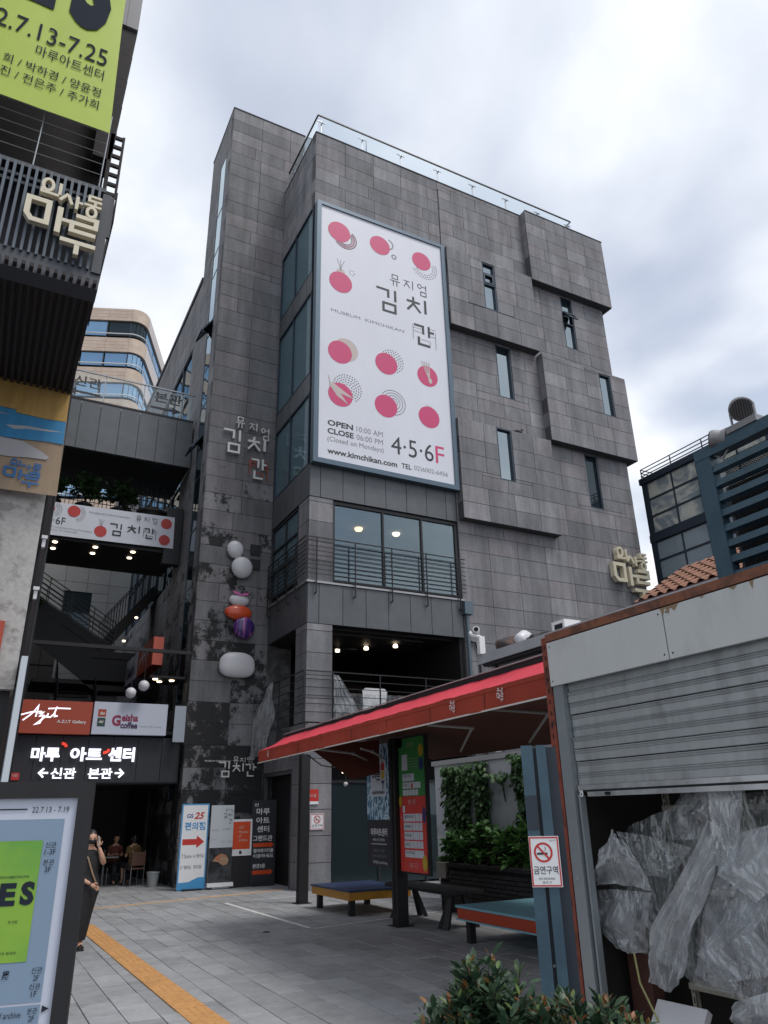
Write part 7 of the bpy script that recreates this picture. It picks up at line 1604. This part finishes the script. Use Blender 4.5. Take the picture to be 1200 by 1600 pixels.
# ------------------------------------------------------------------ people
def skin_mesh(nodes, edges, levels=1, root=0):
    me = bpy.data.meshes.new('tmp'); me.from_pydata([n[0] for n in nodes], edges, []); o = bpy.data.objects.new('tmp', me); COL.objects.link(o)
    o.modifiers.new('s', 'SKIN'); md = o.modifiers.new('d', 'SUBSURF'); md.levels = levels; md.render_levels = levels
    for i, n in enumerate(nodes):
        r = n[1]; sv = me.skin_vertices[0].data[i]; sv.radius = r if isinstance(r, tuple) else (r, r); sv.use_root = (i == root)
    dg = bpy.context.evaluated_depsgraph_get(); m2 = bpy.data.meshes.new_from_object(o.evaluated_get(dg))
    vs = [v.co.copy() for v in m2.vertices]; fs = [tuple(p.vertices) for p in m2.polygons]
    bpy.data.objects.remove(o); bpy.data.meshes.remove(me); bpy.data.meshes.remove(m2); return vs, fs
def hand(mb, palm, d, up, s=1.0, curl=.5, side=1):
    """palm with four fingers and a thumb leaving its side"""
    palm, d, up = Vector(palm), Vector(d).normalized(), Vector(up).normalized(); w = d.cross(up).normalized()
    mb.tube([palm - d*.045*s, palm, palm + d*.04*s], [.020*s, .032*s, .028*s], 8)
    for k, L in enumerate((.068, .076, .071, .056)):
        b = palm + d*.036*s + w*(.024 - .016*k)*s; a1 = b + (d*math.cos(curl*.5) - up*math.sin(curl*.5))*L*.45*s; a2 = a1 + (d*math.cos(curl*1.3) - up*math.sin(curl*1.3))*L*.33*s; a3 = a2 + (d*math.cos(curl*2) - up*math.sin(curl*2))*L*.25*s
        mb.tube([b - d*.02*s, b, a1, a2, a3], [.009*s, .0092*s, .0085*s, .0078*s, .006*s], 6)
    t0 = palm - d*.02*s + w*.024*s*side; mb.tube([t0 - w*.01*s*side, t0 + w*.014*s*side + d*.012*s, t0 + w*.03*s*side + d*.035*s - up*.008*s, t0 + w*.03*s*side + d*.058*s - up*.018*s], [.011*s, .0115*s, .0098*s, .007*s], 6)
def ringmesh(rings, n=24, wob=0.0):
    mb = MB(); vs = []; fs = []
    for j, (cx, cy, z, rx, ry) in enumerate(rings):
        for k in range(n):
            t = 2*PI*k/n; q = 1 + wob*mnoise.noise(Vector((math.cos(t)*2, math.sin(t)*2, z*3))); vs.append((cx + rx*q*math.cos(t), cy + ry*q*math.sin(t), z))
    for j in range(len(rings)-1):
        for k in range(n): fs.append((j*n+k, j*n+(k+1) % n, (j+1)*n+(k+1) % n, (j+1)*n+k))
    return mb.add(vs, fs)
def shift(mb, loc, rz=0.0):
    c, s = math.cos(rz), math.sin(rz); mb.v = [(loc[0] + x*c - y*s, loc[1] + x*s + y*c, loc[2] + z) for x, y, z in mb.v]; return mb
def head_mesh(c, s=1.0):
    """face towards -Y: brow, nose, lips, chin, ears"""
    mb = MB().ball((0, 0, 0), 1, 28, 20); out = []
    for x, y, z in mb.v:
        w = .074*(1 - .22*max(0, -z)**1.4); X = x*w; Y = y*.094; Z = z*.112
        if y < 0:
            f_ = -y; nose = math.exp(-((x/.16)**2) - ((z + .12)/.22)**2)*.020*f_; brow = math.exp(-((z - .16)/.12)**2)*.004*f_; eye = -math.exp(-((abs(x) - .40)/.17)**2 - ((z - .02)/.11)**2)*.007*f_; lip = math.exp(-((x/.32)**2) - ((z + .48)/.09)**2)*.006*f_; chin = math.exp(-((x/.4)**2) - ((z + .85)/.2)**2)*.010
            Y -= nose + brow + eye + lip + chin
        out.append((c[0] + X*s, c[1] + Y*s, c[2] + Z*s))
    mb.v = out
    for sx in (-1, 1): mb.ball((c[0] + sx*.074*s, c[1] + .012*s, c[2] - .005*s), (.012*s, .020*s, .030*s), 8, 6)
    return mb
def hair_mesh(c, s=1.0, length=.0):
    mb = MB().ball((0, 0, 0), 1, 28, 20); keep = []
    vs = [(c[0] + x*.083*s, c[1] + (y*.103 + .010)*s, c[2] + (z*.122 + .008)*s - (length*max(0, y)*max(0, -z))*s) for x, y, z in mb.v]
    fs = [f for f in mb.f if not all((mb.v[i][1] < -.25 and mb.v[i][2] < .48) or mb.v[i][2] < -.75 + (0 if mb.v[i][1] > .2 else .6) for i in f)]
    return MB().add(vs, fs)
WL = (1.72, 12.95, 0.0)
wm = thing('person', 'woman in a long black outfit and black mask holding a phone to her ear', 'person', WL)
nodes = [((0, 0, .88), (.135, .10)), ((0, 0, 1.02), (.11, .085)), ((0, .0, 1.18), (.125, .09)), ((0, .01, 1.30), (.07, .055)), ((0, -.005, 1.37), .045), ((0, -.015, 1.42), .046),
         ((.145, 0, 1.265), .048), ((.205, -.08, 1.12), .040), ((.165, -.13, 1.22), .034), ((.105, -.115, 1.355), .024),
         ((-.145, 0, 1.265), .048), ((-.195, -.03, 1.06), .038), ((-.09, -.15, .93), .032), ((.035, -.185, .86), .024),
         ((.075, 0, .80), .088), ((.05, -.02, .46), .058), ((.0, .0, .10), .038), ((.0, -.12, .035), .032),
         ((-.085, 0, .80), .088), ((-.12, .03, .46), .058), ((-.14, .06, .10), .038), ((-.14, -.06, .035), .032)]
edges = [(0, 1), (1, 2), (2, 3), (3, 4), (4, 5), (3, 6), (6, 7), (7, 8), (8, 9), (3, 10), (10, 11), (11, 12), (12, 13), (0, 14), (14, 15), (15, 16), (16, 17), (0, 18), (18, 19), (19, 20), (20, 21)]
vs, fs = skin_mesh(nodes, edges, 2)
mb = MB().add(vs, fs); mb.merge(head_mesh((0, -.02, 1.475), .98)); hand(mb, (.095, -.112, 1.395), (-.15, .12, 1), (-.4, 1, 0), .95, .45, -1); hand(mb, (.075, -.19, .835), (1, -.1, -.55), (0, 1, .3), .95, .6, 1)
body = shift(mb, WL).build('body', M['skin'], wm, smooth=True)
dr = ringmesh([(0, .0, 1.325, .075, .058), (0, 0, 1.295, .128, .085), (0, 0, 1.24, .145, .10), (0, -.005, 1.15, .158, .118), (0, 0, 1.03, .138, .105), (0, 0, .95, .155, .118), (0, 0, .84, .182, .135), (-.01, .0, .65, .178, .14), (-.03, .01, .45, .165, .14), (-.05, .02, .28, .15, .135), (-.065, .02, .12, .135, .125)], 28, .10)
shift(dr, WL).build('jumpsuit', M['black_cloth'], wm, smooth=True)
st_ = MB()
for s in (-1, 1): st_.tube([(s*.085, -.085, 1.26), (s*.10, -.03, 1.325), (s*.09, .06, 1.27)], .014, 6)
shift(st_, WL).build('shoulder_strap', M['black_cloth'], wm, smooth=True)
shift(hair_mesh((0, -.015, 1.475), .98, .10), WL).build('hair', M['hair'], wm, smooth=True)
mk = MB().ball((0, 0, 0), 1, 24, 16); mvs = [(x*.073, -.02 + y*.108, 1.438 + z*.052) for x, y, z in mk.v]; mfs = [f for f in mk.f if all(mk.v[i][1] < .05 for i in f)]
shift(MB().add(mvs, mfs), WL).build('mask', M['black_cloth'], wm, smooth=True)
ey = MB()
for s in (-1, 1): ey.ball((s*.029, -.106, 1.482), (.013, .006, .007), 8, 6)
shift(ey, WL).build('eyes', M['hair'], wm)
sh = MB()
for (x, y) in ((.0, -.06), (-.14, .0)): sh.box(x - .045, y - .12, 0, x + .045, y + .12, .022); sh.tube([(x - .045, y - .06, .03), (x, y - .07, .075), (x + .045, y - .06, .03)], .012, 6); sh.tube([(x - .04, y + .06, .05), (x, y + .03, .11), (x + .04, y + .06, .05)], .010, 6)
shift(sh, WL).build('sandals', M['black_cloth'], wm)
ph = shift(MB().obox((.088, -.125, 1.43), (.012, .07, .15), (R(12), R(-6), 0)), WL).build('phone', mat('phone_silver', (0.5, 0.5, 0.5), .3)); tag(ph, 'pale mobile phone held to the ear of the woman in black', 'phone')
bg_ = thing('shoulder_bag', 'tan crossbody strap and small dark bag worn by the woman in black', 'bag', (WL[0], WL[1], .8)); shift(MB().tube([(-.10, -.05, 1.32), (-.03, -.125, 1.2), (.05, -.135, 1.0), (.12, -.12, .86)], .011, 6), WL).build('strap', mat('strap_tan', (0.28, 0.19, 0.12), .6), bg_); shift(MB().obox((.15, .0, .78), (.06, .16, .14), (0, .1, 0)), WL).build('pouch', M['black_cloth'], bg_)
def seated(loc, rz, shirt, trousers, hairm, label, lean=.05):
    p = thing('person', label, 'person', loc, 'seated cafe customers')
    N_ = [((0, .0, .52), (.14, .10)), ((0, -.01, .70), (.115, .085)), ((0, -lean, .90), (.125, .09)), ((0, -lean, 1.02), (.07, .055)), ((0, -lean - .02, 1.09), .045), ((0, -lean - .03, 1.13), .046),
          ((.15, -lean, .98), .047), ((.20, -.10, .74), .038), ((.10, -.32, .78), .026), ((-.15, -lean, .98), .047), ((-.20, -.10, .74), .038), ((-.08, -.32, .80), .026),
          ((.09, -.08, .50), .085), ((.11, -.44, .50), .06), ((.11, -.42, .09), .038), ((.11, -.54, .04), .034), ((-.09, -.08, .50), .085), ((-.11, -.44, .50), .06), ((-.11, -.46, .09), .038), ((-.11, -.58, .04), .034)]
    E_ = [(0, 1), (1, 2), (2, 3), (3, 4), (4, 5), (3, 6), (6, 7), (7, 8), (3, 9), (9, 10), (10, 11), (0, 12), (12, 13), (13, 14), (14, 15), (0, 16), (16, 17), (17, 18), (18, 19)]
    vs, fs = skin_mesh(N_, E_, 1); hc = (0, -lean - .045, 1.20); m = MB().add(vs, fs).merge(head_mesh(hc, .98)); hand(m, (.09, -.36, .78), (-.3, -1, 0), (0, 0, 1), .95, .5, 1); hand(m, (-.07, -.36, .80), (.3, -1, 0), (0, 0, 1), .95, .5, -1); shift(m, loc, rz).build('body', M['skin'], p, smooth=True)
    shift(ringmesh([(0, .0, .46, .165, .135), (0, 0, .58, .160, .125), (0, -lean*.5, .72, .142, .112), (0, -lean, .88, .158, .115), (0, -lean, .97, .150, .095), (0, -lean, 1.03, .085, .065)], 22, .08), loc, rz).build('shirt', shirt, p, smooth=True)
    sl = MB()
    for s in (-1, 1): sl.tube([(s*.12, -lean, 1.0), (s*.165, -lean - .01, .95), (s*.19, -.07, .82)], [.058, .064, .056], 10)
    shift(sl, loc, rz).build('sleeves', shirt, p, smooth=True)
    tr = MB()
    for s in (-1, 1): tr.tube([(s*.08, .06, .50), (s*.09, -.1, .50), (s*.11, -.42, .505), (s*.11, -.475, .46), (s*.11, -.45, .12)], [.10, .10, .075, .07, .058], 12)
    shift(tr, loc, rz).build('trousers', trousers, p, smooth=True); shift(hair_mesh(hc, .98, .12), loc, rz).build('hair', hairm, p, smooth=True)
M['shirt_dots'] = mat('shirt_dots', (0.20, 0.12, 0.03), .8, col2=(0.06, 0.035, 0.02), nscale=26, detail=0, lo=.5, hi=.54); M['shirt_red'] = mat('shirt_red', (0.14, 0.04, 0.03), .8); M['shirt_white'] = mat('shirt_white', (0.25, 0.25, 0.27), .8); M['denim'] = mat('denim', (0.02, 0.022, 0.03), .85)
seated((4.35, 23.75, 0), R(-165), M['shirt_dots'], M['denim'], M['hair'], 'seated cafe customer in a yellow brown dotted top at the right, seen from behind')
seated((3.95, 24.7, 0), R(10), M['shirt_red'], M['denim'], M['hair'], 'seated cafe customer in a dark red top behind the table')
seated((3.05, 24.6, 0), R(60), M['shirt_white'], M['denim'], M['hair'], 'seated cafe customer in a pale top at the left of the table')
ct = thing('cafe_table', 'small cafe table with thin steel leg between the seated customers', 'table', (3.6, 24.1, 0)); MB().box(3.25, 23.85, .72, 3.95, 24.4, .75).build('tabletop', mat('table_grey', (0.22, 0.21, 0.20), .4), ct); MB().tube([(3.6, 24.1, .02), (3.6, 24.1, .72)], .03, 8).build('pedestal', steel, ct); MB().lathe((3.6, 24.1, 0), [(.22, 0), (.2, .02), (.03, .03)], 14).build('foot', steel, ct)
def chair(loc, rz, label):
    c = thing('chair', label, 'chair', loc, 'cafe chairs'); m = MB().box(-.2, -.2, .42, .2, .2, .46); shift(m, loc, rz).build('seat', mat('seat_brown', (0.12, 0.06, 0.045), .6) if 'seat_brown' not in bpy.data.materials else bpy.data.materials['seat_brown'], c); shift(MB().box(-.2, .19, .52, .2, .22, .86), loc, rz).build('backrest', bpy.data.materials['seat_brown'], c)
    for x in (-.19, .19):
        shift(MB().tube([(x, .2, 0), (x, .2, .9)], .012, 6), loc, rz).build('leg', steel, c); shift(MB().tube([(x, -.19, 0), (x, -.19, .43)], .012, 6), loc, rz).build('leg', steel, c)
chair((4.37, 23.62, 0), R(-165) , 'cafe chair under the customer in the dotted top'); chair((3.95, 24.85, 0), R(10), 'cafe chair under the customer in the dark red top'); chair((3.0, 24.75, 0), R(60), 'cafe chair under the customer in the pale top'); chair((3.0, 23.6, 0), R(200), 'empty cafe chair with a brown back in front of the table')
# ------------------------------------------------------------------ foreground shrubs
rr = random.Random(77)
lvF = leaf_mesh('leaf', M['leaf_deep'], .046, .0105, .22, 3); lvR = leaf_mesh('leaf', M['leaf_red'], .036, .008, .2, 3); lvL = leaf_mesh('leaf', M['leaf_lime'], .038, .0085, .2, 3)
def photinia(c, r, n, label, reds):
    t = thing('shrub', label, 'shrub', (c[0], c[1], 0), 'shrubs in the foreground'); sp, st = bush_spots(c, r, n, rr, 1.0, 150, -.05, .8)
    for _ in range(3): pass
    tips = []
    for q in st: 
        for k in range(reds): d = (q[2] - Vector(c)).normalized(); tips.append(leaf_mx(q[2] + Vector((rr.gauss(0, .012), rr.gauss(0, .012), rr.uniform(-.01, .03))), d*.5 + Vector((rr.gauss(0, .6), rr.gauss(0, .6), .55)), rr.uniform(-.6, .6), rr.uniform(.5, 1.05)))
    d0 = lambda m_: (m_.translation - CAM).length; sp.sort(key=d0); foliage(t, sp, lvF, objs=200); rr.shuffle(tips); k = len(tips)*2//3; foliage(t, tips[:k], lvR if reds > 3 else lvL, objs=60, sname='young_leaves'); foliage(t, tips[k:], lvL if reds > 3 else lvR, objs=20, sname='young_leaves')
    stems(t, st, .0028, name='twigs'); m = MB()
    for k in range(5): m.tube([(c[0] + rr.uniform(-.06, .06), c[1] + rr.uniform(-.06, .06), 0), (c[0] + rr.uniform(-.04, .04), c[1], c[2]*.6), tuple(Vector(c) + Vector((rr.uniform(-.1, .1), rr.uniform(-.1, .1), .05)))], [.012, .010, .006], 6)
    m.build('trunk', M['bark'], t)
photinia((1.72, 2.55, .80), (.28, .28, .44), 6500, 'dense dark green glossy shrub in the foreground, the taller one on the left', 3)
photinia((1.95, 2.33, .74), (.37, .26, .41), 6500, 'lower foreground shrub with reddish brown young leaves in front of the blue posts', 6)
